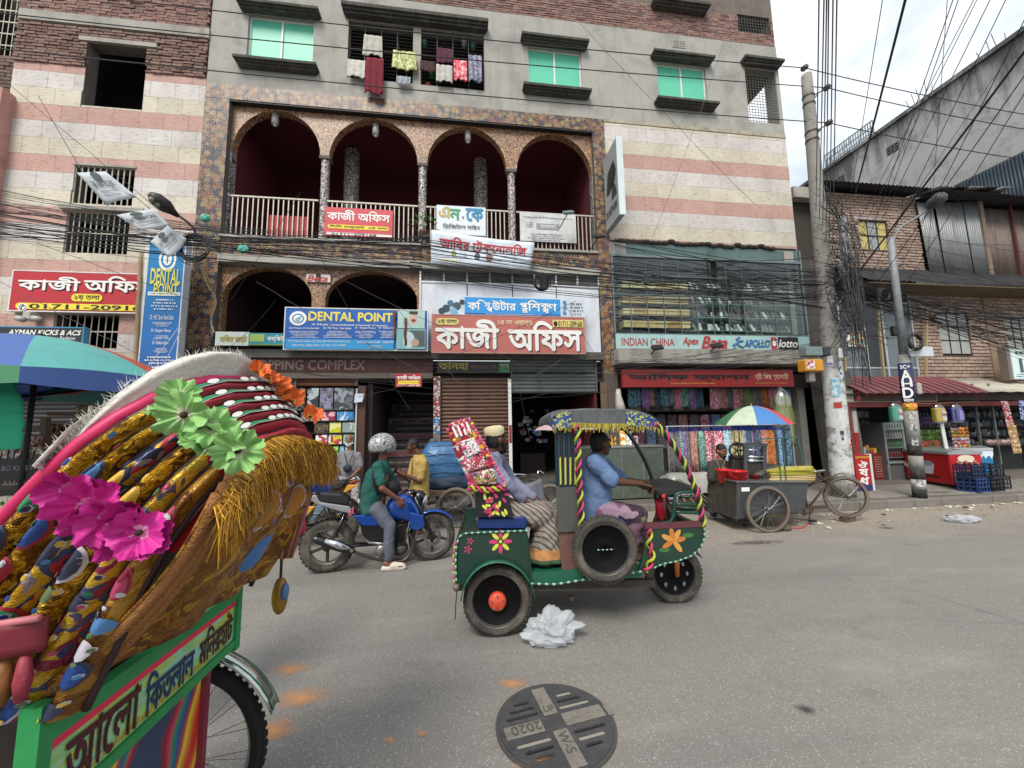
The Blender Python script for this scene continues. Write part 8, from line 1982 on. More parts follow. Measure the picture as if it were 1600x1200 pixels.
g_=P(655,700,Y1);J['rkn']=V3((g_.x+.02,Y1-.08,.52));J['ran']=V3((g_.x+.03,Y1-.08,.11));J['lkn']=V3((g_.x-.02,Y1+.1,.52));J['lan']=V3((g_.x-.0,Y1+.1,.11))
t=thing('person','man in a yellow shirt standing behind the motorcycle looking down at his phone','person',(g_.x,Y1,0))
b=MB();body(b,J);head(b,t,hd,fv,(.25,0,1),hair=HR,s=.98);hand(b,J['rwr'],Q(622,737,-.18)-J['rwr'],(0,.3,1),1,.9,1);hand(b,J['lwr'],Q(617,736,-.1)-J['lwr'],(0,-.3,1),1,.9,-1);foot(b,J['ran'],(-1,-.2,0));foot(b,J['lan'],(-1,-.2,0));og(b,'body',SK2,t,.0075)
sd_=V3((-.3,.95,0));b=MB();fd_=V3((-.95,-.3,0))
tlf(b,[(Q(655,776),.19,.145,fd_),(Q(656,752),.18,.14,fd_),(Q(657,730),.185,.135,fd_),(Q(656,718),.18,.11,fd_),(Q(655,710),.08,.08,fd_)],sd_)
for k in 'lr':cap(b,J['chest'].lerp(J[k+'sh'],.5)+Z3(.05),J[k+'sh'],.07,.066);cap(b,J[k+'sh'],J[k+'sh'].lerp(J[k+'el'],.8),.066,.064)
og(b,'shirt',cloth_m('#a88c4c'),t,.011,.03)
b=MB()
for k in 'lr':chain(b,[J['hip'],J[k+'hp'],J[k+'kn'],J[k+'an']+Z3(.04)],[.13,.1,.07,.055])
og(b,'trousers',cloth_m('#3a3c44'),t,.012,.03);MB().obox(Q(619,733,-.15),(.075,.012,.15),(.4,.9,0),(-.8,.2,.5)).bd('phone',M('#1c1e22',.2),t,bevel=.004)
Y2=8.25;Q=lambda x,y,dy=0:P(x,y,Y2+dy);dn=Z3(-1)
hd=Q(546,688)
J=dict(hip=Q(545,752),chest=Q(545,722),neck=Q(546,704),head=hd,rhp=Q(537,752),lhp=Q(553,752),rsh=Q(532,711,-.02),lsh=Q(560,711,-.02),rel=Q(527,732,-.08),lel=Q(563,731,-.08),rwr=Q(528,742,-.28),lwr=Q(550,744,-.3),rkn=Q(528,752,-.42),lkn=Q(556,752,-.42))
for k in 'lr':J[k+'an']=V3((J[k+'kn'].x,J[k+'kn'].y-.02,.20))
t=thing('person','old man with white beard, grey tunic and patterned trousers sitting by the display rack','person',(hd.x,Y2,PL))
b=MB();body(b,J);head(b,t,hd,(-.05,-1,0),beard=HRW,s=1.02,hair=None);hand(b,J['rwr'],Q(528,750,-.34)-J['rwr'],(0,0,-1),1,.5,1);hand(b,J['lwr'],Q(544,752,-.34)-J['lwr'],(0,0,-1),1,.5,-1)
for k in 'lr':foot(b,J[k+'an'],(0,-1,0))
og(b,'body',SK3,t,.0085)
h=MB();h.ball(hd+V3((0,.045,.0)),.082,.055,.06,12,8);og(h,'hair',HRW,t,.009,.008)
b=MB();fd_=V3((0,-1,0));tlf(b,[(Q(545,766),.2,.17,fd_),(Q(545,745),.2,.16,fd_),(Q(545,722),.195,.14,fd_),(Q(546,711),.19,.11,fd_),(Q(546,704),.08,.08,fd_)],(1,0,0))
for k in 'lr':cap(b,J['chest'].lerp(J[k+'sh'],.6)+Z3(.05),J[k+'sh'],.07,.066);cap(b,J[k+'sh'],J[k+'sh'].lerp(J[k+'el'],.85),.068,.068)
og(b,'tunic',cloth_m('#78767a'),t,.012,.03)
b=MB()
for k in 'lr':chain(b,[J['hip'],J[k+'hp'],J[k+'kn'],J[k+'an']+Z3(.10)],[.14,.11,.085,.075])
og(b,'trousers',MP(['#c8c4c0','#5a5658','#d8d4d0','#8a8688'],22,dist=.6,rough=.85,name='print_cloth'),t,.012,.02)
b=MB();b.ball(Q(543,732,-.22),.09,.05,.08,10,8);og(b,'sling_bag',M('#1c2030',.7),t,.012);MB().tube(curve([Q(538,707,-.13),Q(541,720,-.17),Q(543,730,-.2),Q(548,718,-.17),Q(552,707,-.13)],4),.007,5).bd('lanyard',M('#1a1a20',.6),t,smooth=1)
st=thing('wooden_stool','low dark wooden stool under the old man','stool',(hd.x,Y2,PL));zs_=J['hip'].z-.15
MB().box(hd.x-.18,hd.x+.18,Y2-.18,Y2+.18,zs_-.04,zs_).bd('seat',M('#4a2c20',.6,dirt=.4),st)
for sx in(-.15,.15):
 for sy in(-.15,.15):MB().box(hd.x+sx-.02,hd.x+sx+.02,Y2+sy-.02,Y2+sy+.02,.10,zs_-.04).bd('leg',M('#4a2c20',.6,dirt=.4),st)
Y3=KV(1126,745,.34).y;Q=lambda x,y,dy=0:P(x,y,Y3+dy)
hd=Q(1127,705);J=dict(hip=Q(1124,775),chest=Q(1125,735),neck=Q(1126,718),head=hd,rhp=Q(1118,780),lhp=Q(1131,780),rsh=Q(1112,726),lsh=Q(1139,726),rel=Q(1111,748,-.06),lel=Q(1144,746,-.06),rwr=Q(1124,749,-.26),lwr=Q(1134,749,-.28))
for k,sx in(('r',-.1),('l',.1)):J[k+'kn']=V3((J['hip'].x+sx,Y3,.5));J[k+'an']=V3((J['hip'].x+sx,Y3+.05,.11))
t=thing('person','bearded juice vendor in a dark olive tunic leaning over the cart','person',(J['hip'].x,Y3,0))
b=MB();body(b,J);head(b,t,hd,(.15,-1,-.35),hair=HR,beard=HR,s=1.0);hand(b,J['rwr'],Q(1131,751,-.3)-J['rwr'],(0,0,-1),1,.6,1);hand(b,J['lwr'],Q(1138,752,-.33)-J['lwr'],(0,0,-1),1,.6,-1);og(b,'body',SK3,t,.0085)
b=MB();tlf(b,[(Q(1124,800),.2,.16,fd_),(Q(1124,760),.19,.15,fd_),(Q(1125,738),.195,.14,fd_),(Q(1125,726),.19,.11,fd_),(Q(1126,718),.08,.08,fd_)],(1,0,0))
for k in 'lr':cap(b,J['chest'].lerp(J[k+'sh'],.6)+Z3(.05),J[k+'sh'],.07,.066);chain(b,[J[k+'sh'],J[k+'el'],J[k+'wr'].lerp(J[k+'el'],.3)],[.068,.062,.05])
og(b,'tunic',cloth_m('#35332c'),t,.012,.03);b=MB()
for k in 'lr':chain(b,[J['hip'],J[k+'hp'],J[k+'kn'],J[k+'an']],[.13,.1,.075,.06])
og(b,'trousers',cloth_m('#2c2c30'),t,.014,.02)
MB().tube(curve([Q(1119,716,-.1),Q(1123,728,-.14),Q(1127,736,-.15),Q(1130,728,-.14),Q(1134,717,-.1)],4),.006,5).bd('neck_embroidery',M('#8a8270',.6),t,smooth=1)
Y4=8.35;Q=lambda x,y,dy=0:P(x,y,Y4+dy);hd=Q(677,694)
J=dict(hip=Q(676,762),chest=Q(677,728),neck=Q(677,710),head=hd,rhp=Q(671,765),lhp=Q(682,765),rsh=Q(665,716),lsh=Q(689,716),rel=Q(662,738),lel=Q(692,738),rwr=Q(664,758,-.05),lwr=Q(690,758,-.05))
for k,sx in(('r',-.1),('l',.1)):J[k+'kn']=V3((hd.x+sx,Y4,.62));J[k+'an']=V3((hd.x+sx,Y4,.22))
t=thing('person','dim man in a grey cap standing before the printed stairs','person',(hd.x,Y4,.1));b=MB();body(b,J);head(b,t,hd,(-.3,-1,0),hair=HR,beard=M('#4a4440',.8))
for k in 'lr':hand(b,J[k+'wr'],(0,0,-1),(0,1,0),1,.4,1 if k=='r' else-1);foot(b,J[k+'an'],(0,-1,0))
og(b,'body',SK2,t,.009);b=MB();b.ball(hd+V3((0,.0,.065)),.088,.1,.055,12,8);b.bd('cap',M('#565a58',.8),t,smooth=1)
b=MB();tlf(b,[(Q(676,775),.2,.14,fd_),(Q(677,745),.18,.14,fd_),(Q(677,718),.185,.11,fd_),(Q(677,710),.08,.08,fd_)],(1,0,0))
for k in 'lr':cap(b,J['chest'].lerp(J[k+'sh'],.6)+Z3(.05),J[k+'sh'],.07,.066);chain(b,[J[k+'sh'],J[k+'el'],J[k+'wr'].lerp(J[k+'el'],.2)],[.066,.058,.045])
og(b,'tunic',cloth_m('#55504c'),t,.013,.03);b=MB()
for k in 'lr':chain(b,[J['hip'],J[k+'hp'],J[k+'kn'],J[k+'an']+Z3(.06)],[.13,.1,.075,.06])
og(b,'trousers',cloth_m('#38343a'),t,.014,.02)
RX=-.92;Y0r,Y1r=1.09,1.80
rk_=thing('cycle_rickshaw','cycle rickshaw close by with gold and red pleated hood, flowers and a painted rear board','rickshaw',(-1.2,1.45,0))
YN,YF=Y0r,Y1r
def arch(base,top,n=26,rc=.34,rf=.13):
 """U shaped bow: base and top are (x, z); path from the near side to the far side"""
 bx,bz=base;tx,tz=top;pts=[]
 L_=math.hypot(tx-bx,tz-bz);ux,uz=(tx-bx)/L_,(tz-bz)/L_;k=8
 for i in range(k):s_=(L_-rc)*i/k;pts.append(V3((bx+ux*s_,YN,bz+uz*s_)))
 for i in range(7):a=PI/2*i/6;s_=L_-rc+rc*sin(a);pts.append(V3((bx+ux*s_,YN+rc*(1-cos(a)),bz+uz*s_)))
 for i in range(1,8):w=i/8;s_=L_+.015*sin(PI*w);pts.append(V3((bx+ux*s_,YN+rc+(YF-YN-rc-rf)*w,bz+uz*s_)))
 for i in range(7):a=PI/2*(1-i/6);s_=L_-rf+rf*sin(a);pts.append(V3((bx+ux*s_,YF-rf*(1-cos(a)),bz+uz*s_)))
 for i in range(1,k+1):s_=(L_-rf)*(1-i/k);pts.append(V3((bx+ux*s_,YF,bz+uz*s_)))
 return pts
NP=6
bases=[(-1.36+.083*i,1.06-.007*i)for i in range(NP+1)]
tops=[(-.775+.024*i,1.815-.034*i)for i in range(NP+1)]
bows=[arch(bases[i],tops[i])for i in range(NP+1)];nB=len(bows[0])-1
GOLD=MP(['#b07c10','#c89a20','#7a5210','#d8b040','#a87818','#5c3c10','#c0901c'],22,rough=.22,metal=.75,bump=.9,dist=.5,name='gold_foil')
REDC=M('#9c2434',.5,var=.15,bump=.3);PINKE=M('#c4245c',.5,var=.1,bump=.2,bscale=20);BOWM=M('#2c1018',.6)
PATS=[GOLD,GOLD,MP(['#b88818','#3a4a6c','#a83848','#c8a030','#8c8088','#2c3450'],14,rough=.3,metal=.4,bump=.6,dist=.6),GOLD,MP(['#b88818','#a89028','#8c3048','#4a4c6c','#c8a030'],14,rough=.3,metal=.4,bump=.6,dist=.6),MP(['#8c6424','#6c4418','#a87c30'],20,rough=.35,metal=.4,bump=.9)]
def pleat(i,name,mat,i0,i1,puff,parent=rk_,off=0,mid=.0):
 A,B=bows[i],bows[i+1];n=i1-i0
 def fn(u,w):
  k=i0+round(u*n);a,b_=A[k],B[k];d=(b_-a);
  tang=(A[min(k+1,nB)]-A[max(k-1,0)]).normalized();nr=d.cross(tang).normalized()
  cen=V3((a.x,(YN+YF)/2,a.z));outv=a-V3(((bases[i][0]+tops[i][0])/2,(YN+YF)/2,(bases[i][1]+tops[i][1])/2-.2))
  if nr.dot(outv)<0:nr=-nr
  return a.lerp(b_,w)+nr*(puff*sin(PI*w)+off+.008*n3((k*.8,w*4,i*3)))
 b=MB();b.grid(fn,n,8);return b.bd(name,mat,parent,smooth=1)
side_end=9
for i in range(NP):
 pleat(i,'hood_pleat',PATS[i],0,side_end+2,.042);pleat(i,'hood_pleat',REDC,side_end+2,nB,.03)
for i in range(NP+1):MB().tube(bows[i],.009,6).bd('hood_bow',BOWM,rk_,smooth=1)
APP=[M(c_,.45,bump=.3)for c_ in('#1c3f7c','#8c2030','#1f7a4c','#b8b4bc','#2c3044','#c8a030','#4a78a8','#a83c5c','#5a6a48')]
rq=random.Random(12)
def patch_on(i,u0,w0,ru,rw,mat,ring=None,off=.004,name='hood_patch',n=10):
 A,B=bows[i],bows[i+1]
 def pt(u,w,o_):
  k=max(0,min(nB-1,u));k0=int(k);f=k-k0;a=A[k0].lerp(A[k0+1],f);b_=B[k0].lerp(B[k0+1],f);tang=(A[k0+1]-A[k0]).normalized();nr=(b_-a).cross(tang).normalized()
  outv=a-V3(((bases[i][0]+tops[i][0])/2,(YN+YF)/2,(bases[i][1]+tops[i][1])/2-.2));nr=nr if nr.dot(outv)>0 else-nr
  return a.lerp(b_,w)+nr*((.042 if u<side_end+2 else .03)*sin(PI*min(1,max(0,w)))+o_)
 def disc(r1,r2,o_,m_):
  b=MB();b.grid(lambda s_,a_:pt(u0+r1*s_*cos(2*PI*a_),w0+r2*s_*sin(2*PI*a_),o_+.002),3,n,cv=1);b.bd(name,m_,rk_,smooth=1)
 if ring:disc(ru*1.25,rw*1.25,off,ring)
 disc(ru,rw,off+.003,mat)
for i in range(NP):
 for u0 in(.8,2.4,4.0,5.6,7.2,8.8):
  if rq.random()<.85:patch_on(i,u0+rq.uniform(-.4,.4),.5+rq.uniform(-.08,.08),rq.uniform(.35,.7),rq.uniform(.22,.36),rq.choice(APP),rq.choice([APP[3],APP[4],None,APP[1]]))
for i in range(NP):
 for k in range(13):
  patch_on(i,.3+k*.78+rq.uniform(-.1,.1),rq.choice([.3,.5,.7]),.13,.09,rq.choice(APP),APP[3]if k%2 else None,.010,'sequin',6)
MB().tube([p+V3((-.012,0,.012))for p in bows[0]],.017,8).bd('pink_edge',PINKE,rk_,smooth=1)
GBD=M('#138050',.5,var=.1);WED=M('#d8d0c0',.6)
for i in range(5):
 A,B=bows[i],bows[i+1]
 def bf2(u,w,lo,hi,o_,i=i,A=A,B=B):
  k=10+round(u*13);a,b_=A[k],B[k];return a.lerp(b_,lo+(hi-lo)*w)+(Z3(1)*.7+V3((1,0,0))*.5)*(.034*sin(PI*(lo+(hi-lo)*w))+o_)
 b=MB();b.grid(lambda u,w:bf2(u,w,.08,.60,.010),13,3);b.bd('green_band',GBD,rk_,smooth=1)
 for lo,hi in((.04,.09),(.59,.64)):b=MB();b.grid(lambda u,w:bf2(u,w,lo,hi,.014),13,1);b.bd('piping',WED,rk_,smooth=1)
 for k in range(8):
  u=(k+.5)/8*13;kk=10+u;k0=int(kk);f=kk-k0;a=A[k0].lerp(A[min(k0+1,nB)],f);b_=B[k0].lerp(B[min(k0+1,nB)],f);c=a.lerp(b_,.38)+(Z3(1)*.7+V3((1,0,0))*.5)*(.034*sin(PI*.38)+.014)
  tg=(A[min(k0+1,nB)]-A[k0]).normalized();dw=(b_-a).normalized()
  MB().add([c+tg*(.022*cos(q))+dw*(.008*sin(q))for q in[j*PI/4 for j in range(8)]],[tuple(range(8))]).bd('white_leaf',WHT,rk_)
b=MB();fr0=bows[0]
b.grid(lambda u,w:fr0[8+round(u*14)]+V3((-.02+.02*w,0,.015+(.012+.075*sin(PI*min(1,u*1.15))**.7)*w+.008*n3((u*22,w*5,0)))),14,6);o=b.bd('white_plume',M('#cfcac0',.9,bump=.6,bscale=60),rk_,smooth=1);m=o.modifiers.new('thickness','SOLIDIFY');m.thickness=.03
b=MB()
for k in range(900):
 u=rq.random();q=fr0[8+int(u*14)].lerp(fr0[8+min(14,int(u*14)+1)],rq.random())+V3((-.02,0,.02+(.012+.075*sin(PI*min(1,u*1.15))**.7)*rq.uniform(.3,1)));d=V3((rq.uniform(-.5,.1),rq.uniform(-.6,.6),rq.uniform(.1,1))).normalized()*rq.uniform(.012,.03);b.tube([q,q+d],[.0008,.0003],3)
kind(b.bd('plume_hairs',M('#d8d4c8',.9),rk_),'stuff')
BR=MP(['#8a5c14','#a87820','#6a420e','#b88a28','#7c4c18','#945c20'],16,rough=.4,metal=.35,bump=1.0,dist=.6,name='brocade')
last=bows[-1];XT_,ZT_=tops[-1]
def curt(u,w,o_=0):
 y=YN-.02+(YF-YN+.04)*u;x=XT_+.01-.19*w+.05*sin(w*PI)+.012*sin(u*22)*(.3+w);z=ZT_+.0-.53*w-.02*(1-sin(PI*u))
 nd=max(0,1-u/.4);return V3((x+o_-.16*w*max(0,1-u/.25),y,z+.03*sin(PI*u)*(1-w)-.11*nd*nd*(1-w)))
b=MB();b.grid(lambda u,w:curt(u,w),40,20);o=b.bd('rear_curtain',BR,rk_,smooth=1);m=o.modifiers.new('thickness','SOLIDIFY');m.thickness=.006
def motif(u0,w0,ru,rw,cols,rot=0):
 for k,(f_,m_)in enumerate(cols):
  b=MB();b.grid(lambda s_,a_:curt(u0+f_*s_*(ru*cos(2*PI*a_)*cos(rot)-rw*sin(2*PI*a_)*sin(rot)),w0+f_*s_*(rw*sin(2*PI*a_)*cos(rot)+ru*cos(2*PI*a_)*sin(rot)),.005+.0015*k),3,16,cv=1);b.bd('curtain_motif',m_,rk_,smooth=1)
LIL,MBL,OCH,CRM=M('#b8a4ac',.5),M('#3c6ca8',.35),M('#a86c20',.45,bump=.5),M('#a82c34',.5)
motif(.50,.46,.11,.12,[(1.12,CRM),(1,LIL),(.86,OCH),(.5,M('#8c6c28',.5))]);motif(.80,.45,.10,.12,[(1.12,CRM),(1,LIL),(.84,OCH)])
motif(.66,.22,.08,.13,[(1.2,M('#4c4c68',.5)),(1,LIL),(.8,MBL)],.2);motif(.60,.74,.09,.15,[(1.25,LIL),(1.1,M('#4a4660',.5)),(.7,MBL)],.2);motif(.9,.2,.05,.12,[(1,CRM),(.7,LIL)]);motif(.36,.70,.05,.07,[(1,M('#c01c50',.5))]);motif(.30,.90,.07,.10,[(1.1,LIL),(.9,M('#9c4c58',.5))]);motif(.46,.93,.10,.08,[(1.1,LIL),(.9,M('#8c5c50',.5))],.5);motif(.16,.5,.07,.1,[(1,OCH),(.6,M('#2c3450',.5))]);motif(.12,.8,.07,.12,[(1,CRM),(.7,MBL)])
for(u0,w0)in((.69,.40),(.72,.43),(.66,.43),(.69,.46),(.73,.47),(.66,.48)):motif(u0,w0,.014,.018,[(1,FLWR_P)])
for k in range(70):motif(rq.uniform(.05,.98),rq.uniform(.05,.98),.011,.015,[(1.3,rq.choice([LIL,CRM])),(.9,rq.choice([MBL,OCH,FLWR_P,CRM,LIL]))])
b=MB();fm=[M('#946414',.4,.4,rnd=.5),M('#b8861c',.35,.4,rnd=.5)]
for m_i in range(2):
 b=MB()
 for k in range(2600):
  u=rq.random();p=curt(u,.01+.03*rq.random(),.02);L_=rq.uniform(.03,.125)*(1+.25*(u>.6));d1=V3((rq.uniform(.0,.03),rq.uniform(-.02,.03),-L_*.4));b.tube([p,p+d1+V3((.015,0,0)),p+d1*1.6+V3((rq.uniform(-.01,.025),rq.uniform(-.025,.025),-L_*.5))],[.0017,.0014,.0006],3)
 for k in range(500):
  f=rq.random();q=bows[-1][22].lerp(bows[-1][nB-3],f);L_=rq.uniform(.04,.11);p=q+V3((.01,.01,0));b.tube([p,p+V3((.03,rq.uniform(-.01,.03),-L_*.5)),p+V3((.03,rq.uniform(-.01,.04),-L_))],[.0018,.0014,.0006],3)
 kind(b.bd('gold_fringe',fm[m_i],rk_),'stuff')
for k in range(3):MB().tube([curt(.02+.035*k,w,.012)for w in[j/12 for j in range(13)]],.016,6).bd('braid',M('#94602c',.6,bump=.9,bscale=120),rk_,smooth=1)
q=curt(.93,.22,.0)+V3((-.03,0,0))
MB().obox(q+V3((.045,.03,-.02)),(.10,.05,.15),(1,.2,0),(-.2,1,0)).bd('blue_pad',M('#2c50a0',.4,var=.15,bump=.3,bscale=12),rk_,bevel=.012);MB().obox(q+V3((-.04,.03,-.02)),(.09,.05,.16),(1,.2,0),(-.2,1,0)).bd('black_pad',M('#141420',.5),rk_,bevel=.012)
for k in range(5):MB().tube([q+V3((-.06+.02*k,.03,-.08)),q+V3((-.10+.012*k,.02,-.36))],.010,5).bd('hanging_ribbon',M(['#8c5c5c','#b08c84','#7c4448','#a87c50','#94545c'][k],.6),rk_,smooth=1)
b=MB();b.ball(q+V3((-.10,.05,-.52)),.032,.03,.075,10,8);b.bd('hanging_medallion',M('#8c6c24',.4,.4),rk_,smooth=1);b=MB();b.ball(q+V3((-.075,.035,-.50)),.016,.02,.035,8,6);b.bd('medallion_centre',M('#4c6c9c',.4),rk_,smooth=1);MB().tube([q+V3((-.10,.05,-.36)),q+V3((-.10,.05,-.46))],.006,5).bd('cord',BLACKP,rk_)
MB().ball(q+V3((-.02,.04,-.24)),.018,.018,.035,8,6).bd('red_tassel',M('#a81c30',.4),rk_,smooth=1)
def pfl(c,nr,r,mat_o,mat_i,n=7,cup=.35,seed=0):
 c,nr=V3(c),V3(nr).normalized();_,u,v=frame_from(nr);rr_=random.Random(seed)
 b=MB();R0=lambda a:r*(.80+.20*abs(cos(a*n/2))+.05*sin(a*23))
 b.c=0
 def fn(s_,a_):
  a=2*PI*a_;q=R0(a)*s_;return c+(u*cos(a)+v*sin(a))*q+nr*(cup*r*s_*s_+.10*r*s_*sin(a*n*1.5+seed)+.55*r*s_*n3((cos(a)*1.7,sin(a)*1.7,seed*3.1+s_))-.25*r*s_**3*abs(sin(a*n/2+1)))
 b.grid(fn,6,70,cv=1)
 me=b.bd('petal_ruff',[mat_o,mat_i],None,smooth=1)
 me.data.polygons.foreach_set('material_index',[1 if i<70*2 else 0 for i in range(len(me.data.polygons))])
 return me
def grad_petal(ci,co_,cc):
 return M(co_,.6,var=.15,scale=14,bump=.4,bscale=50),M(ci,.6,var=.15,scale=20)
GP=grad_petal('#b4b894','#86b468',0);PP=grad_petal('#d888b0','#c4288a',0);OP=grad_petal('#d8b028','#d8682c',0)
fl=thing('flower_garland','garland of lime green cloth flowers across the pleats of the rickshaw hood','garland',(-.7,1.05,1.6))
def put(px,py,Y,r,mats,root,n,cup,seed,nr=(.25,-1,.35)):
 o=pfl(P(px,py,Y),nr,r,mats[0],mats[1],n,cup,seed);o.parent=root;o.matrix_parent_inverse=_RM[root.name].inverted();o.name='flower'
 MB().ball(P(px,py,Y)+V3(nr).normalized()*.004,r*.13,n=8,m=6).bd('flower_centre',M('#3a2018',.8),root,smooth=1)
for k,(x,y,r,Y)in enumerate(((262,640,.036,.74),(282,617,.040,.74),(289,648,.056,.70),(330,668,.046,.70),(322,684,.046,.71),(352,688,.046,.70),(372,704,.050,.70),(310,668,.035,.72))):put(x,y,Y*1.44,r*1.15,GP,fl,9,.35,k,(.25+.35*sin(k*2.2),-1,.35+.5*cos(k*1.7)))
MB().tube(curve([P(262,640,1.08),P(289,650,1.06),P(330,675,1.06),P(372,704,1.06)],5),.004,5).bd('string',M('#4a6a30',.7),fl)
fl=thing('flower_garland','garland of bright magenta cloth flowers hanging on the near side of the rickshaw hood','garland',(-.9,.98,1.4))
for k,(x,y,r,Y)in enumerate(((110,765,.055,.66),(138,790,.060,.65),(160,775,.042,.67),(172,806,.060,.64),(200,815,.050,.65),(218,832,.056,.64),(150,812,.050,.64),(185,838,.045,.66),(236,838,.048,.65),(92,762,.03,.67))):put(x,y,Y*1.5,r*.95,PP,fl,5,.7,k,(.4,-1,-.3+.2*(k%3)))
MB().tube(curve([P(95,762,1.04),P(140,790,1.04),P(185,815,1.04),P(240,838,1.04)],5),.004,5).bd('string',M('#6a2048',.7),fl)
fl=thing('flower_garland','garland of orange and yellow cloth flowers along the far top edge of the rickshaw hood','garland',(-.7,1.6,1.8))
for k,(x,y,r,Y)in enumerate(((402,582,.034,1.22),(420,592,.030,1.24),(436,604,.034,1.28),(440,618,.028,1.28),(456,628,.040,1.32),(466,620,.02,1.36),(484,652,.042,1.42),(428,598,.028,1.26))):put(x,y,Y*1.24,r*1.12,OP,fl,5,.9,k,(.6,-.5,.5))
MB().tube(curve([P(400,580,1.54),P(436,604,1.6),P(460,628,1.68),P(486,652,1.78)],5),.004,5).bd('string',M('#6a4020',.7),fl)
GF=M('#1f8a4a',.4,var=.2,scale=14,dirt=.25);
def RQ(y,z,o_=0):return(RX+o_,y,z)
BY0,BY1=Y0r-.02,Y1r
MB().box(RX-.02,RX,BY0,BY1,.80,.99).bd('name_board',MP(['#8cc070','#a0c878','#90c8b0','#b0c060','#88bc8c','#98c8a0'],14,stretch=(1,.5,2),dist=.5,rough=.5),rk_)
fb=MB();fb.box(RX-.025,RX+.012,BY0,BY1+.02,.97,1.01);fb.box(RX-.025,RX+.012,BY0,BY1+.02,.785,.815);fb.box(RX-.03,RX+.014,BY1+.0,BY1+.03,.77,1.12);fb.box(RX-.03,RX+.013,BY0-.03,BY0+.002,.2,1.06);fb.bd('board_frame',GF,rk_)
MB().box(RX-.001,RX+.004,BY0,BY1,.945,.972).bd('pink_stripe',M('#d82c50',.5),rk_)
TD,TB2=M('#4a1a1c',.6),M('#1c3460',.6)
for st,y0_,y1_,m_ in(('আলো',1.12,1.33,TD),('কিতলাল',1.355,1.56,TB2),('মনিরহাট',1.59,1.785,TD)):
 MB().text(st,(RX,(y0_+y1_)/2,.882),(y1_-y0_),.115,(0,1,0),(0,0,1),(1,0,0),.02,z=.004).bd('lettering',m_,rk_)
b=MB()
for k in range(60):y=BY0+.01+k*.0118;b.tube([(RX+.002,y,.823),(RX+.002,y+.008,.836+.008*(k%2))],.0022,3)
kind(b.bd('painted_dashes',M('#b88c28',.6),rk_),'stuff')
def art():
 s=NT('painted_panel');w=s.node('TexWave',bands_direction='DIAGONAL');w.inputs['Scale'].default_value=1.3;w.inputs['Distortion'].default_value=5;w.inputs['Detail'].default_value=2;s.link(s.co((1,1,1),rot=(.9,0,0)),w.inputs[0])
 cols=['#c82c28','#d8882c','#d8cc40','#c83424','#30507c','#3c6494','#1f8a4c','#c83864','#8c1c24','#2c3c5c']
 col=s.ramp(w.outputs['Fac'],[(i/10,C(c))for i,c in enumerate(cols)]);return s.out(col,.4,coat=.3)
MB().box(RX-.10,RX-.08,BY0,BY1-.03,.28,.78).bd('picture_panel',art(),rk_)
MB().box(RX-.105,RX-.06,BY1-.045,BY1-.02,.2,.80).bd('panel_post',M('#7c2c3c',.5),rk_);MB().box(RX-.11,RX-.07,BY0,BY1-.02,.755,.785).bd('panel_rail',M('#3a1c1c',.5),rk_)
b=MB();b.grid(lambda u,w:(RX-.02+.03*sin(u*14)*w-.10*(1-w),BY0+(BY1-BY0)*u,1.22-.22*w),24,6);b.bd('lower_cloth',M('#2a2826',.9,var=.4,dirt=.5,dcol='#6a5c48',bump=.5,bscale=20),rk_,smooth=1)
MB().box(-1.45,RX-.12,BY0+.1,BY1-.04,.80,1.0).bd('seat_box',M('#241a18',.5,dirt=.4),rk_);MB().box(-1.45,-1.0,BY0+.12,BY1-.06,1.0,1.08).bd('seat',M('#7c1424',.4),rk_,bevel=.02)
MB().bar((-1.9,1.45,.45),(RX-.1,1.45,.36),.05).bar((RX-.35,BY0+.05,.36),(RX-.35,BY1+.1,.36),.04).bar((-1.3,BY0+.1,.36),(-1.3,BY1-.05,.8),.03).bar((RX-.12,BY0+.1,.36),(RX-.12,BY0+.1,.85),.03).bar((RX-.35,BY1+.03,.36),(RX-.12,BY1-.03,.85),.03).bd('chassis',M('#1c1c1c',.5),rk_)
wc=G(262,1187,.355)
for y_,l_ in((BY1+.08,None),(BY0-.08,None)):
 wheel(rk_,(wc.x,y_,.355),(0,1,0),.355,.05,'spoke',tread=60,n=48,tyre=M('#141312',.85,bump=.3),rim=M('#8a8c8a',.35,.8))
 c=V3((wc.x,y_,.355));b=MB();n_=14
 b.grid(lambda u,w:c+V3((.415*cos(PI*.12+PI*.8*u),.075*(w-.5),.415*sin(PI*.12+PI*.8*u)-.02*(2*w-1)**2)),18,6);o=b.bd('mudguard',M('#b8bcb4',.15,.9),rk_,smooth=1);m=o.modifiers.new('thickness','SOLIDIFY');m.thickness=.003
 for s_ in(-.3,.3):b=MB();b.grid(lambda u,w:c+V3((.4185*cos(PI*.12+PI*.8*u),.075*s_+.012*(w-.5),.4185*sin(PI*.12+PI*.8*u)-.008)),18,1);b.bd('green_stripe',M('#0f6a44',.3),rk_,smooth=1)
rq=random.Random(31)
b=MB();b.grid(lambda u,w:(-1.42+.52*u,YN-.07+.01*sin(u*20),1.20+.05*u-.07*w+.01*sin(u*9)),20,4);o=b.bd('maroon_sash',M('#6a1824',.5,var=.2,bump=.4,bscale=14),rk_,smooth=1);m=o.modifiers.new('thickness','SOLIDIFY');m.thickness=.012
MB().tube([(-1.42+.52*k/8,YN-.085,1.21+.05*k/8)for k in range(9)],.008,6).bd('pink_cord',M('#b86c70',.6),rk_,smooth=1)
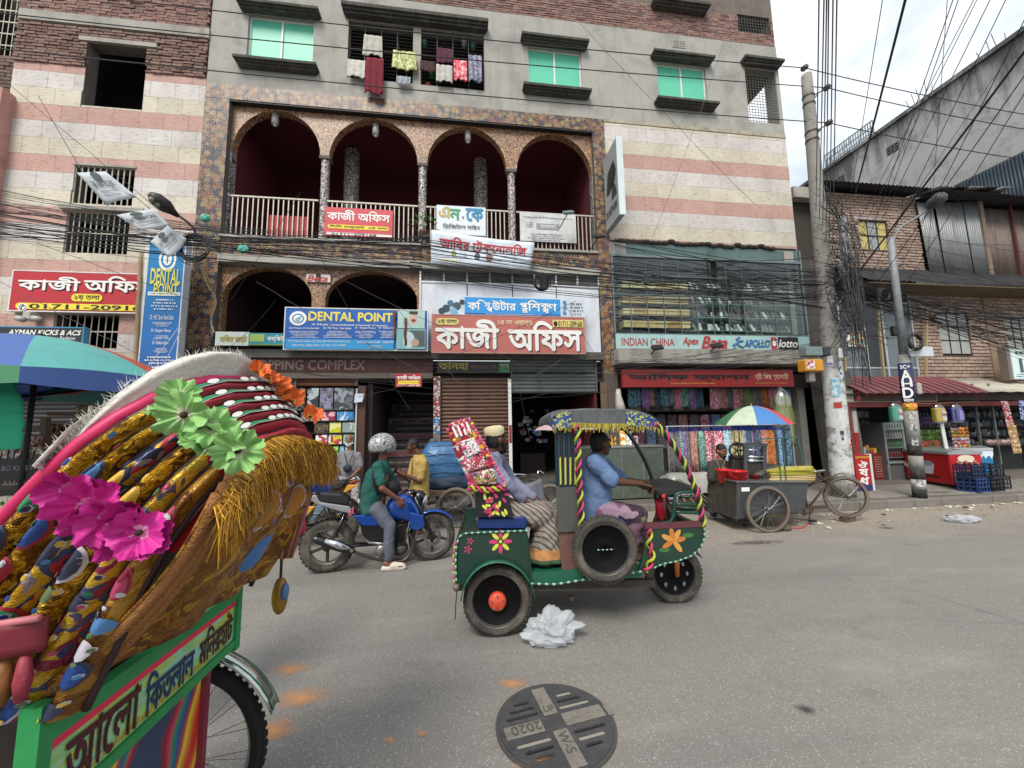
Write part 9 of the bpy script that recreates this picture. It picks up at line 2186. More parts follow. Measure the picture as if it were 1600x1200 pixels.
for k in range(14):
 x=-1.40+k*.036;z=1.14+.004*k;m_=rq.choice(['#4a78a8','#8c2c3c','#5a8c60','#7c4c1c','#2c5c8c','#945c38','#a8405c'])
 b=MB();L_=rq.uniform(.07,.17);b.tube([(x,YN-.07,z),(x+.006,YN-.075,z-L_*.6),(x,YN-.07,z-L_)],[.008,.016,.01],7);b.bd('hanging_tassel',M(m_,.6,bump=.5),rk_,smooth=1)
US=5.9
cols=[M(c_,.7,var=.05,dirt=.2)for c_ in('#4763a0','#58a09c','#b0503f','#4c8c64','#4763a0','#58a09c','#b0503f','#c88c2c')]
ua=P(62,527,US)
um=umbrella((62,527),US,594,1.58,cols,'huge faded umbrella with blue, turquoise and red panels shading the street stall',.0,n=8,rot=rad(-50),pole_r=.03,polem=M('#1c1a1a',.6),valance=True)
_k=lambda s:sorted([c for c in um.children if c.name.startswith(s)],key=lambda c:c.name)
cp,va=_k('canopy_panel'),_k('valance')
for k,c_ in enumerate([1,2,3,0,1,3,0,0]):cp[k].data.materials[0]=cols[c_];va[k].data.materials[0]=cols[[4,7,2,1,0,1,3,3][k]]
def tarp(pts,mat,label,sag=.12,nm='tarpaulin'):
 q=[V3(p)for p in pts];b=MB();b.grid(lambda u,w:q[0].lerp(q[1],u).lerp(q[3].lerp(q[2],u),w)+Z3(-sag*sin(PI*u)*sin(PI*w*.8+.3)+.03*n3((u*6,w*5,1))),18,10);o=b.bd(nm,mat,smooth=1);m=o.modifiers.new('thickness','SOLIDIFY');m.thickness=.006;return tag(o,label,'tarpaulin')
tarp([P(20,622,6.0),P(232,592,6.1),P(228,590,8.0),P(0,605,8.0)],M('#8c3024',.75,var=.15,bump=.3,dirt=.3),'red tarpaulin slung below the huge umbrella');tarp([P(-40,602,5.8),P(100,596,5.9),P(60,620,6.3),P(-40,622,6.2)],M('#3a5ca0',.7,var=.2,bump=.4,dirt=.3),'crumpled blue tarpaulin edge under the huge umbrella',.05)
q=[P(-60,594,5.2),P(28,598,5.2),P(33,702,5.2),P(-60,704,5.2)]
b=MB();b.grid(lambda u,w:q[0].lerp(q[1],u).lerp(q[3].lerp(q[2],u),w)+V3((.05*sin(PI*w)*u-.12*max(0,.25-w)*u,-.12*sin(PI*u)+.03*n3((u*3,w*9,0)),0)),16,20);o=b.bd('green_cloth',M('#2fa47c',.8,var=.08,bump=.25,bscale=16),smooth=1);m=o.modifiers.new('thickness','SOLIDIFY');m.thickness=.02;tag(o,'bulging teal green cloth hung from the umbrella rim at the picture edge','cloth')
sls(-60,600,205,760,F-.1,M('#3a3a3c',.6,.3,dirt=.4),parent=tb)
MB().box(xL-5,xR,F-.5,F-.02,2.72,2.84).bd('canopy_slab',M('#54463f',.9,dirt=.5),tb)
WD=M('#6c5c4c',.85,var=.25,dirt=.4)
sf_=thing('market_stall','rough wooden post frame of the street stall under the umbrella','stall',(P(110,800,6.6).x,6.6,0))
for px0,py0,px1,py1,Y in((72,652,62,860,6.2),(212,606,208,800,6.8),(-10,640,-16,860,6.2)):
 a,c_=P(px0,py0,Y),P(px1,py1,Y);c_.z=.0 if Y<7.2 else .1;MB().bar(a,c_,.07).bd('post',WD,sf_)
for z_ in(1.95,):MB().bar((P(72,660,6.2).x,6.2,z_),(P(212,660,6.8).x,6.8,z_),.05).bd('beam',WD,sf_)
MB().bar((P(72,650,6.2).x,6.2,1.75),(P(72,650,6.2).x-1.6,6.2,1.75),.05).bd('beam',WD,sf_)
SG2='snack strips hanging in the umbrella stall'
for k,(x0_,x1_,y0_,y1_,pal,lb)in enumerate(((120,134,634,656,['#6a7038','#a0a468','#4c5228'],'olive green sachets'),(136,157,637,656,['#a87c54','#c8b088','#7c4c30'],'tan and red sachets'),(158,171,637,657,['#2c2470','#5c58a8','#1c184c'],'deep violet sachets'),(172,204,636,656,['#8c8c90','#b8343c','#d8d4d0'],'silver and red sachets'))):
 snk(x0_,y0_,x1_,y1_,6.75,[foil(pal)],f'strip of {lb} hanging under the umbrella stall beam',2 if k!=3 else 4,2,SG2,th=.02)
snk(78,662,118,700,6.8,[foil(['#6c5030','#a88858','#3c2c1c'])],'rows of dull brown snack bags strung behind the wooden post',4,4,SG2);snk(50,682,66,704,6.1,[foil(['#7c3838','#b89890','#4c2020'])],'small strip of reddish sachets beside the wooden post',2,3,SG2,th=.02)
def counter(px0,px1,ytop,ybot,Y,mat,label,d=.5):
 x0,x1,z0,z1=R(px0,ytop,px1,ybot,Y);t=thing('stall_counter',label,'counter',((x0+x1)/2,Y,0));MB().box(x0,x1,Y,Y+d,0,z1).bd('front_board',mat,t);return t,x0,x1,z1
t,x0,x1,z1=counter(-40,62,718,850,5.9,M('#242628',.6,var=.2,dirt=.4),'black fronted stall counter with worn white lettering under the umbrella')
MB().text('BO KIDS WORLD',((x0+x1)/2+.2,5.9,P(30,731,5.9).z),.6,.06,nrm=(0,-1,0),bold=.03).bd('lettering',M('#84848a',.7),t)
b=MB()
for k in range(26):xx=x0+.35+k*.025;zz=P(30,758,5.9).z;b.box(xx,xx+.015,5.893,5.898,zz,zz+.03*(1+k%2))
kind(b.bd('small_print',M('#8c8880',.7),t),'stuff');MB().box(x0,x1,5.895,5.899,P(30,770,5.9).z,P(30,752,5.9).z).bd('brown_band',M('#4c4038',.8,dirt=.5),t)
BX='small boxes in rows on the umbrella stall'
pals=[(['#8c3c48','#c8a0a0'],'dusty red'),(['#c8c0a8','#8c8468'],'cream'),(['#48444c','#8c8890'],'grey'),(['#7c2c34','#d8c8b8'],'crimson')]
on=['first','second','third','fourth','fifth','sixth','seventh']
for k in range(7):
 xx=P(-6+k*10,712,5.95).x;pi_=k%4;tag(MB().box(xx,xx+.088,5.93,6.1,z1+.001,z1+.10+.02*(k%3)).bd('goods_box',MP(pals[pi_][0],26)),f'{pals[pi_][1]} box, {on[k]} along the black stall counter top','box',BX)
LP=[M('#a8a88c',.6),M('#8c9c70',.6),M('#9c8c90',.6)]
for r_ in range(2):
 for k in range(4):
  a0_,a1_,z0_,z1_=R(-2+k*14,776+r_*24,10+k*14,797+r_*24,5.55);nm=['cream','leaf green','mauve','dusky'][k]
  o=MB().box(a0_,a1_,5.55,5.62,z0_,z1_).bd('tile_box',M('#b0ac94',.6,dirt=.2));b=MB();cx,cz,r1=(a0_+a1_)/2,(z0_+z1_)/2,(a1_-a0_)*.3
  for q in range(6):a=q*PI/3;b.add([(cx+r1*(.5*cos(a)+.45*cos(t_)),5.547,cz+r1*(.5*sin(a)+.45*sin(t_)))for t_ in[j*PI/4 for j in range(8)]],[tuple(range(8))])
  kind(b.bd('printed_flower',M(['#6c8c3c','#4a4c44','#8c2c34','#1c1c1c'][(k+r_)%4],.6),o),'stuff');tag(o,f'{nm} flower printed packet in the {["upper","lower"][r_]} row on the low stall board','packet','flower printed packets on the low board')
x0,x1,z0,z1=R(-40,772,60,850,5.62);o=MB().box(x0,x1+.05,5.63,5.68,0,z1+.02).bd('low_board',M('#2c2826',.8));tag(o,'dark low display board holding the flower printed packets','board')
x0,x1,z0,z1=R(76,705,300,900,6.3);t=thing('stall_table','draped dark stall table behind the wooden post','table',((x0+x1)/2,6.4,0));MB().box(x0,x1,6.35,6.9,0,z1).bd('table_body',M('#3c3632',.8,dirt=.4),t)
hb_=thing('rickshaw_hood','blurred black rickshaw hood with crimson edging seen behind the pleated hood','rickshaw',(P(130,730,2.1).x,2.1,0))
hp=[P(x,y,2.1)for x,y in((72,800),(75,745),(88,705),(112,675),(140,659),(166,658),(180,668),(190,700),(200,800))];hpc=curve(hp,4)
b=MB();n_=len(hpc)-1;b.grid(lambda u,w:hpc[round(u*n_)]+V3((0,.5*w,.03*sin(PI*w))),n_,5);b.bd('hood_cloth',M('#1a1e26',.7,var=.2),hb_,smooth=1)
b=MB();b.poly(hpc,(0,.01,0));b.bd('hood_lining',M('#14161a',.8),hb_);MB().tube(hpc,.022,7).bd('hood_edge',M('#8c1c34',.6),hb_,smooth=1)
b=MB();hq=random.Random(2)
for k in range(130):p=P(hq.uniform(95,132),hq.uniform(680,712),2.07);b.tube([p,p+V3((hq.uniform(.05,.14),0,hq.uniform(-.03,.01)))],[.005,.001],4)
kind(b.bd('hood_tinsel',M('#6c1c34',.5),hb_),'stuff')
MB().bar((hp[0].x+.1,2.3,0),(hp[0].x+.1,2.3,hp[0].z),.03).bar((hp[-1].x-.1,2.3,0),(hp[-1].x-.1,2.3,hp[-1].z),.03).box(hp[0].x,hp[-1].x,2.15,2.6,.7,.95).bd('rickshaw_body',M('#22262c',.5),hb_)
def bundle(c,rx_,ry_,rz_,mat,label,seed,rope=None):
 b=MB();c=V3(c)
 def fn(u,w):
  a=2*PI*u;t_=PI*(w*.96+.02);r=1+.10*n3((cos(a)*2.2+seed,sin(a)*2.2,t_*1.6))+.03*n3((a*6,t_*9,seed))
  sx=sin(t_)**.55;return c+V3((rx_*r*sx*cos(a),ry_*r*sx*sin(a),rz_*r*cos(t_)**1 if abs(cos(t_))<.9 else rz_*.95*cos(t_)))
 b.grid(fn,48,30,cu=1);o=b.bd('goods_bundle',mat,None,smooth=1);tag(o,label,'bundle')
 t_=_root(o);
 if rope:
  rb=MB()
  for k in range(5):
   zz_=(k-2)/2.6;rr_=(1-zz_*zz_)**.28*1.05;rb.tube([c+V3((rx_*rr_*cos(a),ry_*rr_*sin(a),rz_*zz_+.02*sin(a*3)))for a in[2*PI*j/24 for j in range(24)]],.006,4,closed=1)
  rb.bd('rope',rope,o,smooth=1)
 return o
PLB=M('#7c94a0',.3,var=.3,scale=9,bump=1.0,bscale=26,coat=.3);NETB=M('#38648c',.45,var=.35,scale=16,bump=1.0,bscale=30)
c=P(492,748,7.0);bundle((c.x,7.0,.52),.42,.35,.50,PLB,'big bundle wrapped in shiny pale blue plastic by the display rack',1,M('#a8b4b8',.5))
c=P(697,742,7.1);vz=.62
bundle((c.x,7.1,vz+.42),.48,.36,.40,NETB,'heap of blue netting tied on the parked cargo van',4,M('#1c3450',.6));bundle((c.x+.06,7.1,vz+.10),.50,.4,.16,M('#1f2c44',.7,var=.3,bump=.6),'dark navy bale under the blue netting on the cargo van',6)
b=MB();b.poly([P(668,706,6.8),P(700,700,6.8),P(716,712,6.8),P(690,716,6.8)],(0,.3,.0));tag(b.bd('cloth_sheet',M('#8fb4d8',.7)),'pale blue sheet thrown over the blue netting','cloth')
cvn=Frame((P(700,800,6.75).x,6.75),0);t=thing('cargo_van','flat wooden pedal cargo van loaded with blue netting behind the motorcycle','van',(c.x,7.1,0));x_=c.x
MB().box(x_-.65,x_+.75,6.72,7.5,vz-.09,vz-.03).bd('deck',WD,t)
for k in range(7):MB().box(x_-.65,x_+.75,6.715+k*.11,6.805+k*.11,vz-.028,vz-.005).bd('plank',M('#7c6a54',.85,dirt=.4),t)
wheel(t,(P(712,790,6.7).x,6.7,.33),(0,1,0),.33,.045,'thin',tread=40,tyre=OLDT,rim=STL);wheel(t,(P(712,790,6.7).x,7.5,.33),(0,1,0),.33,.045,'thin',tread=30,tyre=OLDT,rim=STL)
pb=Frame((P(815,800,6.7).x,6.7),0);t=thing('parked_bicycle','parked pedal rickshaw front with chrome handlebar and hanging grey cloth','bicycle',pb.O)
hx_=P(828,740,6.7);fw2=V3((hx_.x+.35,6.7,.33));wheel(t,fw2,(0,1,0),.33,.045,'thin',tread=36,tyre=OLDT,rim=STL)
MB().tube([(hx_.x,6.7,hx_.z-.05),(hx_.x+.22,6.65,.55),tuple(fw2+V3((0,-.05,0)))],.014,6).tube([(hx_.x+.22,6.75,.55),tuple(fw2+V3((0,.05,0)))],.014,6).tube([(hx_.x+.06,6.7,.8),(hx_.x-.7,6.7,.75)],.016,6).tube([(hx_.x+.12,6.7,.72),(hx_.x-.5,6.7,.3)],.016,6).bd('frame',RUST,t,smooth=1)
hbx=curve([P(800,745,6.45),P(808,741,6.45),P(822,742,6.5),P(828,740,6.7),P(838,742,6.9),P(842,736,6.95),P(850,740,6.95)],5);MB().tube(hbx,.012,7).bd('handlebar',CHR,t,smooth=1)
MB().tube([P(800,752,6.5),P(842,750,6.8)],.008,6).tube([P(800,758,6.5),P(842,757,6.8)],.008,6).tube([P(841,742,6.9),P(843,760,6.9)],.016,6).bd('brake_rods',RUST,t,smooth=1)
q=[P(806,762,6.5),P(846,748,6.6),P(856,800,6.6),P(800,798,6.5)];b=MB();b.grid(lambda u,w:q[0].lerp(q[1],u).lerp(q[3].lerp(q[2],u),w)+V3((0,.05*sin(u*8),0)),12,8);o=b.bd('grey_cloth',M('#6a6c74',.8,var=.1,bump=.3,bscale=12),t,smooth=1);m=o.modifiers.new('thickness','SOLIDIFY');m.thickness=.012
MB().ball((hx_.x-.55,6.7,.86),.13,.08,.05,10,6).bd('saddle',BLACKP,t,smooth=1)
u2=umbrella((880,648),7.6,672,.62,[M('#b0989c',.7),M('#a84858',.7),M('#b8b0b4',.7),M('#9c5c68',.7)],'pink and white umbrella half hidden behind the battery rickshaw roof',.1,n=8,rot=.2)
def crumple(c,rx_,ry_,rz_,label,seed,mat,spikes=()):
 b=MB();c=V3(c)
 def fn(u,w):
  a=2*PI*u;t_=PI*w;v=V3((cos(a)*sin(t_),sin(a)*sin(t_),cos(t_)))
  r=1.05-.55*abs(mnoise.noise(v*1.5+V3((seed,0,0))))-.38*abs(mnoise.noise(v*3.1+V3((0,seed,0))))-.12*abs(mnoise.noise(v*7+Z3(seed)));
  for(sx,sy,sz,h)in spikes:
   d=v.dot(V3((sx,sy,sz)).normalized());
   if d>.9:r+=h*((d-.9)/.1)**2.2
  p=V3((v.x*rx_*r,v.y*ry_*r,v.z*rz_*r));p.z=max(p.z+rz_*.55,.004+.006*abs(mnoise.noise(v*9)));return c+p
 b.grid(fn,90,60,cu=1);o=b.bd('plastic_bag',mat,None,smooth=1);return tag(o,label,'plastic bag')
def bagmat():
 s=NT('thin_plastic');n=s.noise(9,6);s.out(s.mix(n,(.62,.65,.68),(.85,.87,.89)),.28);s.b.inputs['Transmission Weight'].default_value=0;s.bump(s.noise(22,5,None,.7),.8,.01)
 tr=s.node('BsdfTranslucent');tr.inputs[0].default_value=(.85,.88,.9,1);t2=s.node('BsdfTransparent');ms=s.node('MixShader');ms.inputs[0].default_value=.45;m2_=s.node('MixShader');m2_.inputs[0].default_value=.34
 s.link(s.b.outputs[0],ms.inputs[1]);s.link(tr.outputs[0],ms.inputs[2]);s.link(ms.outputs[0],m2_.inputs[1]);s.link(t2.outputs[0],m2_.inputs[2]);s.link(m2_.outputs[0],s.n['Material Output'].inputs[0]);return s.m
BGM=bagmat();g=G(862,1005)
crumple((g.x,g.y+.05,0),.22,.18,.12,'crumpled translucent white plastic bag lying in the middle of the road',2.3,BGM,((.05,.1,1,.75),(.55,0,.8,.5),(1,-.1,.25,.4),(-.9,-.3,.1,.2)))
g=G(1506,815);crumple((g.x,g.y,0),.3,.16,.07,'flattened white plastic bag on the dirt beside the kerb',5.1,BGM)
def laundry(px0,py0,px1,py1,m_,label,Y=F-.06,seed=0,flare=0):
 x0,x1,z0,z1=R(px0,py0,px1,py1,Y);xm=(x0+x1)/2;w2=(x1-x0)/2
 b=MB();b.grid(lambda u,w:(xm+w2*(2*u-1)*(1+flare*w),Y-.03-.03*abs(sin(u*9+seed))*(.4+w)+.015*n3((u*5,w*5,seed)),z1+(z0-z1)*w*(1+.05*sin(u*7+seed))),20,14)
 o=b.bd('laundry',m_,smooth=1);m=o.modifiers.new('thickness','SOLIDIFY');m.thickness=.012;return tag(o,label,'laundry','laundry on the balcony bars')
CL=lambda h:M(h,.9,var=.12,scale=9,bump=.3,bscale=20)
laundry(570,57,597,92,CL('#b0aca0'),'cream cloth drying high on the balcony bars',seed=1,flare=.12);laundry(544,95,571,125,CL('#bcb8ae'),'white cloth drying at the lower corner of the balcony',seed=2);laundry(572,92,599,151,CL('#6a1020'),'long deep red cloth hanging below the balcony',F-.09,3);laundry(615,81,650,114,MP(['#a0a45c','#c8cc90','#8c9048'],26),'yellow green checked shirt drying on the balcony bars',seed=4,flare=.1);laundry(620,121,642,136,CL('#9098a0'),'small pale grey cloth drying below the checked shirt',seed=5)
laundry(682,77,707,103,CL('#4a1c34'),'dark plum cloth drying in the second balcony bay',seed=6);laundry(682,103,707,132,CL('#b4b0a8'),'white cloth hanging beneath the plum one',seed=7);laundry(709,96,730,130,MP(['#b8142c','#c83848','#d8a0a0'],16),'bright red printed cloth drying on the balcony bars',seed=8);laundry(732,88,753,132,MP(['#4c4a64','#6c6a84','#8c8aa0'],22),'slate violet printed cloth drying at the end of the balcony',seed=9);laundry(657,97,680,116,CL('#3c2420'),'brown cloth drying beside the balcony post',seed=10)
for k,(px,py,c_)in enumerate(((663,70,'#1f6a50'),(739,75,'#1f6a58'),(725,70,'#8c8c88'),(675,118,'#2c7a50'),(669,136,'#a8505c'))):
 p=P(px,py,F+.12);b=MB();b.lathe([(0,-.08),(.05,-.08),(.07,.07),(.075,.08)],p,(0,0,1),10);tag(b.bd('plant_pot' if k!=4 else 'basin',M(c_,.5),smooth=1),['green pot hanging near the balcony post','green pot hanging at the far end of the balcony','pale pot hanging beside the green one on the balcony','small green pot hanging lower among the laundry','pink basin on the balcony floor behind the bars'][k],'pot' if k!=4 else 'basin')
WR=M('#242426',.6,var=.2);WRG=M('#4a4a4c',.6);PG=M('#8a8780',.85,var=.15,bump=.3,dirt=.3)
def cable(p0,p1,sag,r=.006,seed=0,n=16,wob=0):
 p0,p1=V3(p0),V3(p1);return[p0.lerp(p1,i/n)+Z3(-sag*4*(i/n)*(1-i/n))+(V3((0,n3((i*.9,seed,0)),n3((i*.7,0,seed)))))*wob for i in range(n+1)]
def pole_mat():
 s=NT('poster_pole');n=s.noise(5,6,None,.7);col=s.mix(n,C('#6f6c66'),C('#9a968e'));g=s.node('NewGeometry');xyz=s.node('SeparateXYZ');s.link(g.outputs['Position'],xyz.inputs[0])
 f=s.math('MULTIPLY',s.ramp(s.noise(2.6,9,s.co((1,1,1.2)),.78,.3),[(.44,0.0),(.5,1.0)]),s.ramp(s.math('MULTIPLY',xyz.outputs[2],.2),[(.04,0.0),(.12,1.0),(.52,1.0),(.58,0.0)]))
 col=s.mix(f,col,s.mix(s.noise(11,6),C('#b4b6b4'),C('#d0d0cc')));col=s.mix(s.ramp(s.noise(7,9,None,.8),[(.56,0.0),(.62,.75)]),col,C('#2e2c2a'));s.bump(n,.3);return s.out(col,.85)
PY=7.0
pt,pbm=P(1260,118,PY),P(1316,757,PY);pt.y=pbm.y=PY
t=thing('electric_pole','tall concrete electric pole plastered with torn posters and wrapped in cables','pole',(pbm.x,PY,.13))
n_=20;MB().tube([V3((pbm.x,PY,.13)).lerp(pt,i/n_)for i in range(n_+1)],[.205-.10*i/n_ for i in range(n_+1)],18).bd('shaft',pole_mat(),t,smooth=1)
ax_=lambda z:V3((pbm.x,PY,.13)).lerp(pt,(z-.13)/(pt.z-.13));rad_=lambda z:.205-.10*(z-.13)/(pt.z-.13)
ins=[]
for k,(px,py)in enumerate(((1257,106),(1292,137),(1295,192))):
 q=P(px,py,PY);
 if k:
  a=ax_(q.z-.28);MB().tube([a,(a+q)/2+Z3(-.03),q],.014,6).tube([a+Z3(-.2),(a+q)/2+Z3(-.05)],.014,6).bd('bracket',GRM,t,smooth=1)
  b=MB()
  for dz in(-.3,-.5):c_=ax_(q.z+dz);b.lathe([(rad_(c_.z)+.004,-.02),(rad_(c_.z)+.012,-.02),(rad_(c_.z)+.012,.02),(rad_(c_.z)+.004,.02)],c_,(0,0,1),14)
  b.bd('clamp',GRM,t)
 b=MB();b.lathe([(0,-.07),(.05,-.06),(.065,-.03),(.045,0),(.065,.03),(.05,.06),(0,.07)],q,(0,1,.2),12);b.bd('insulator',M('#4a443e',.3),t,smooth=1);ins.append(q)
def pole_patch(zc,h,a0,a1,mat,nm='poster',ax=None,rf=None,o_=.006,parent=None,label=None):
 ax=ax or ax_;rf=rf or rad_;b=MB();b.grid(lambda u,w:ax(zc-h/2+h*w)+V3((cos(a0+(a1-a0)*u),sin(a0+(a1-a0)*u),0))*(rf(zc-h/2+h*w)+o_),10,2);o=b.bd(nm,mat,parent,smooth=1,label=label);return o
fa_=-2.35
for zc,h,a0,a1,m_ in((2.35,.4,fa_-.3,fa_+.5,MP(['#6aa0b8','#b8c8cc','#88a8b0'],14,dist=.4)),(1.98,.12,fa_-.2,fa_+.5,M('#a8382c',.8,dirt=.4)),(1.35,.36,fa_-.2,fa_+.7,M('#bcc0c0',.8,dirt=.3)),(1.22,.16,fa_+.8,fa_+1.3,MP(['#a82c3c','#d0c8c8'],24)),(2.7,.4,fa_+.6,fa_+1.1,MP(['#b8bcc8','#3c4468','#c8ccd0'],22)),(2.9,.22,fa_-.5,fa_+.1,MP(['#a8b0c0','#4c6890','#d0d0d0'],18))):pole_patch(zc,h,a0,a1,m_,'poster',parent=t)
for zc,h,a0,a1,m_ in((1.42,.09,fa_+.12,fa_+.42,M('#2c2a28',.8)),(1.36,.08,fa_+.17,fa_+.38,M('#8c8884',.8)),(1.30,.05,fa_+.18,fa_+.38,M('#3c3a38',.8))):pole_patch(zc,h,a0,a1,m_,'printed_face',o_=.009,parent=t)
def bxp(px0,py0,px1,py1,Y,d,name,mat,label,cat='box',bevel=.02):
 x0,x1,z0,z1=R(px0,py0,px1,py1,Y);o=MB().box(x0,x1,Y,Y+d,z0,z1).bd(name,mat,bevel=bevel);return tag(o,label,cat),(x0,x1,z0,z1)
o,bb=bxp(1258,561,1289,580,PY-.42,.2,'junction_box',M('#c88a14',.5,dirt=.2),'orange yellow junction box strapped to the electric pole')
MB().box(bb[0]+.02,bb[0]+.2,PY-.424,PY-.42,bb[2]+.05,bb[3]-.03).bd('paper_label',MP(['#d0ccc4','#a83c48','#d8d8d4'],30),o,world=0)
bxp(1260,541,1288,556,PY-.40,.2,'meter_box',M('#6a7c7c',.5,dirt=.3),'grey green meter box above the orange box on the pole');bxp(1288,541,1300,556,PY-.38,.18,'splitter_box',M('#2c3034',.5),'dark splitter box beside the grey meter box on the pole');bxp(1311,544,1319,560,PY-.35,.05,'white_tag',M('#b8bcbc',.6),'crumpled white card hanging from the pole cables','card');bxp(1265,580,1276,597,PY-.36,.12,'small_box',M('#7c7a74',.7,dirt=.4),'small worn grey box under the orange box on the pole')
rq=random.Random(17)
def coil(c,r,n,label,rt=.007,plane=None,squash=1.0):
 b=MB();c=V3(c)
 for k in range(n):
  ph=rq.uniform(0,6);rr_=r*rq.uniform(.7,1.1);dx,dz=rq.uniform(-.1,.1)*r,rq.uniform(-.1,.1)*r;tl=rq.uniform(-.3,.3)
  b.tube([c+V3((dx+rr_*cos(a),tl*rr_*sin(a),dz+rr_*squash*sin(a)))for a in[2*PI*j/18 for j in range(18)]],rt,4,closed=1)
 o=b.bd('cable_coil',WR,smooth=1);return tag(o,label,'cable coil')
coil(P(1430,534,6.4),.16,12,'coil of black cable hung on the striped lamp pole');coil(P(1382,460,6.6),.13,12,'smaller coil of cable beside the striped lamp pole');coil(P(303,387,7.1),.28,16,'big loose coil of black cable near the tall dental sign');coil(P(846,441,7.3),.18,8,'black cable coil with a splice box before the white panels')
bxp(844,430,856,452,7.25,.1,'splice_box',BLACKP,'black splice box hanging in the coil before the white panels');
b=MB()
for k in range(70):
 z=rq.uniform(2.9,6.6);a=ax_(z);pts=[a+V3((rq.uniform(-.28,.34),-rq.uniform(.2,.42),rq.uniform(-.3,.3)))for _ in range(4)];b.tube(curve(pts,4),rq.choice([.004,.005,.008]),4)
for k in range(40):
 z0_=rq.uniform(4.6,6.2);x_=rq.uniform(.0,.42);a=ax_(z0_);pts=[a+V3((x_+rq.uniform(-.06,.06),-.32-rq.uniform(0,.12),-j*rq.uniform(.3,.55)))for j in range(6)];b.tube(curve(pts,3),rq.choice([.004,.006,.009]),4)
kind(tag(b.bd('tangled_cables',WR),'dense tangle of black cables knotted round the electric pole','cables'),'stuff')
b=MB()
for k in range(40):
 a=P(rq.uniform(1290,1345),rq.uniform(330,420),7.1);pts=[a+V3((rq.uniform(-.35,.35),rq.uniform(-.1,.1),rq.uniform(-.5,.5)))for _ in range(4)];b.tube(curve(pts,4),.006,4)
for k in range(22):
 a=P(rq.uniform(1320,1350),rq.uniform(490,525),6.9);pts=[a,a+V3((rq.uniform(.1,.4),0,rq.uniform(-.1,.15))),a+V3((rq.uniform(.5,1.0),0,rq.uniform(-.3,.4)))];b.tube(curve(pts,4),.007,4)
kind(tag(b.bd('loose_wires',M('#3a3436',.7)),'loose thin wires looping beside the electric pole','cables'),'stuff')
b=MB()
for k in range(9):a=P(1318+rq.uniform(-5,5),350+k*24,6.95);b.ball(a,.10,.05,.22,7,5)
kind(tag(b.bd('cable_sleeves',M('#8c8c90',.5,var=.4,scale=20,bump=.8)),'pale plastic wrapped cable sleeves bunched beside the pole','cables'),'stuff')
LY_=6.62;lb,lt_=P(1439,789,LY_),P(1391,372,LY_)
t=thing('lamp_pole','slim leaning lamp pole banded black and white with pasted stickers','lamp pole',(lb.x,LY_,.13));lb.z=.13;lb.y=lt_.y=LY_
lax=lambda z:lb.lerp(lt_,(z-.13)/(lt_.z-.13));lr=lambda z:.115 if z<3 else .085
LPM=M('#8a8e90',.6,.2,var=.2,scale=6,dirt=.5,dcol='#3c3a36',dscale=5)
MB().tube([lax(z)for z in(.13,1,2,2.98)],[.108,.104,.10,.096],14).bd('lower_shaft',M('#8c8a84',.8,var=.25,scale=9,dirt=.5,bump=.3),t,smooth=1);MB().tube([lax(z)for z in(2.98,4.5,lt_.z)],[.07,.065,.06],14).bd('upper_shaft',LPM,t,smooth=1)
pp=lambda y:P(1430,y,LY_).z
for y0_,y1_,m_ in((764,792,'#1e1d1c'),(749,764,'#a8a8a4'),(733,749,'#242322'),(712,733,'#8a8884'),(694,712,'#1f1e1d'),(640,694,'#8f8f8c')):
 z0,z1=pp(y1_),pp(y0_);z0=max(z0,.14);MB().tube([lax(z0+.001),lax(z1-.001)],.109,14).bd('painted_band',M(m_,.8,var=.3,scale=14,dirt=.5,dcol='#5c5852',dscale=8),t,smooth=1)
z0,z1=pp(629),pp(568);MB().tube([lax(z0),lax(z1)],.1095,14).bd('sticker',M('#262c54',.6),t,smooth=1)
camd=(Z3(0)-V3((lb.x,LY_,0))).normalized();sdx=V3((-camd.y,camd.x,0))*1
for k,(st,zc,hh)in enumerate((('SC+',pp(574),.07),('A',pp(587),.2),('H',pp(600),.12),('D',pp(614),.2),('লাল',pp(626),.06))):MB().text(st,lax(zc)+camd*.11,.14,hh,sdx if sdx.x>0 else-sdx,(0,0,1),camd,.03,z=.006).bd('lettering',WHT,t)
z0,z1=pp(642),pp(630);MB().tube([lax(z0),lax(z1)],.110,14).bd('sticker',MP(['#b83c28','#c87830','#c8b030'],18),t,smooth=1)
for y0_ in(650,668,690,754):b=MB();zc=pp(y0_);b.grid(lambda u,w:lax(zc-.07+.14*w)+V3((cos(fa_-.4+.9*u),sin(fa_-.4+.9*u),0))*.112,8,2);b.bd('paper_bill',MP(['#b4b2ac','#8c8a86','#c4c2bc','#5c5a58'],26),t,smooth=1)
am=curve([P(1394,385,LY_),P(1397,372,LY_-.02),P(1408,355,LY_-.1),P(1432,340,LY_-.25),P(1452,324,LY_-.4)],5);MB().tube(am,.024,8).bd('lamp_arm',LPM,t,smooth=1)
a0_,a1_=P(1450,325,LY_-.4),P(1476,303,LY_-.7);MB().tube([a0_,a0_.lerp(a1_,.3),a0_.lerp(a1_,.8),a1_],[.05,.12,.12,.06],10).bd('lamp_head',M('#3c4044',.5),t,smooth=1)
bxp(1423,541,1461,558,6.45,.05,'white_board',M('#c0c4c6',.5,dirt=.2),'blank white board fixed behind the cable coil on the lamp pole','board')
bxp(1434,598,1443,616,6.5,.05,'paper_plate',M('#a8a89c',.7,dirt=.4),'small grey notice plate hooked on the lamp pole','sign');bxp(1397,508,1406,524,6.45,.1,'splice_box',BLACKP,'black splice box clamped on the lamp pole')
ls=[P(316,420,7.2),P(308,352,7.2),P(290,338,7.1)];t=thing('street_lamp','dark LED street lamp head on a thin arm before the leaf tile column','street lamp',ls[0])
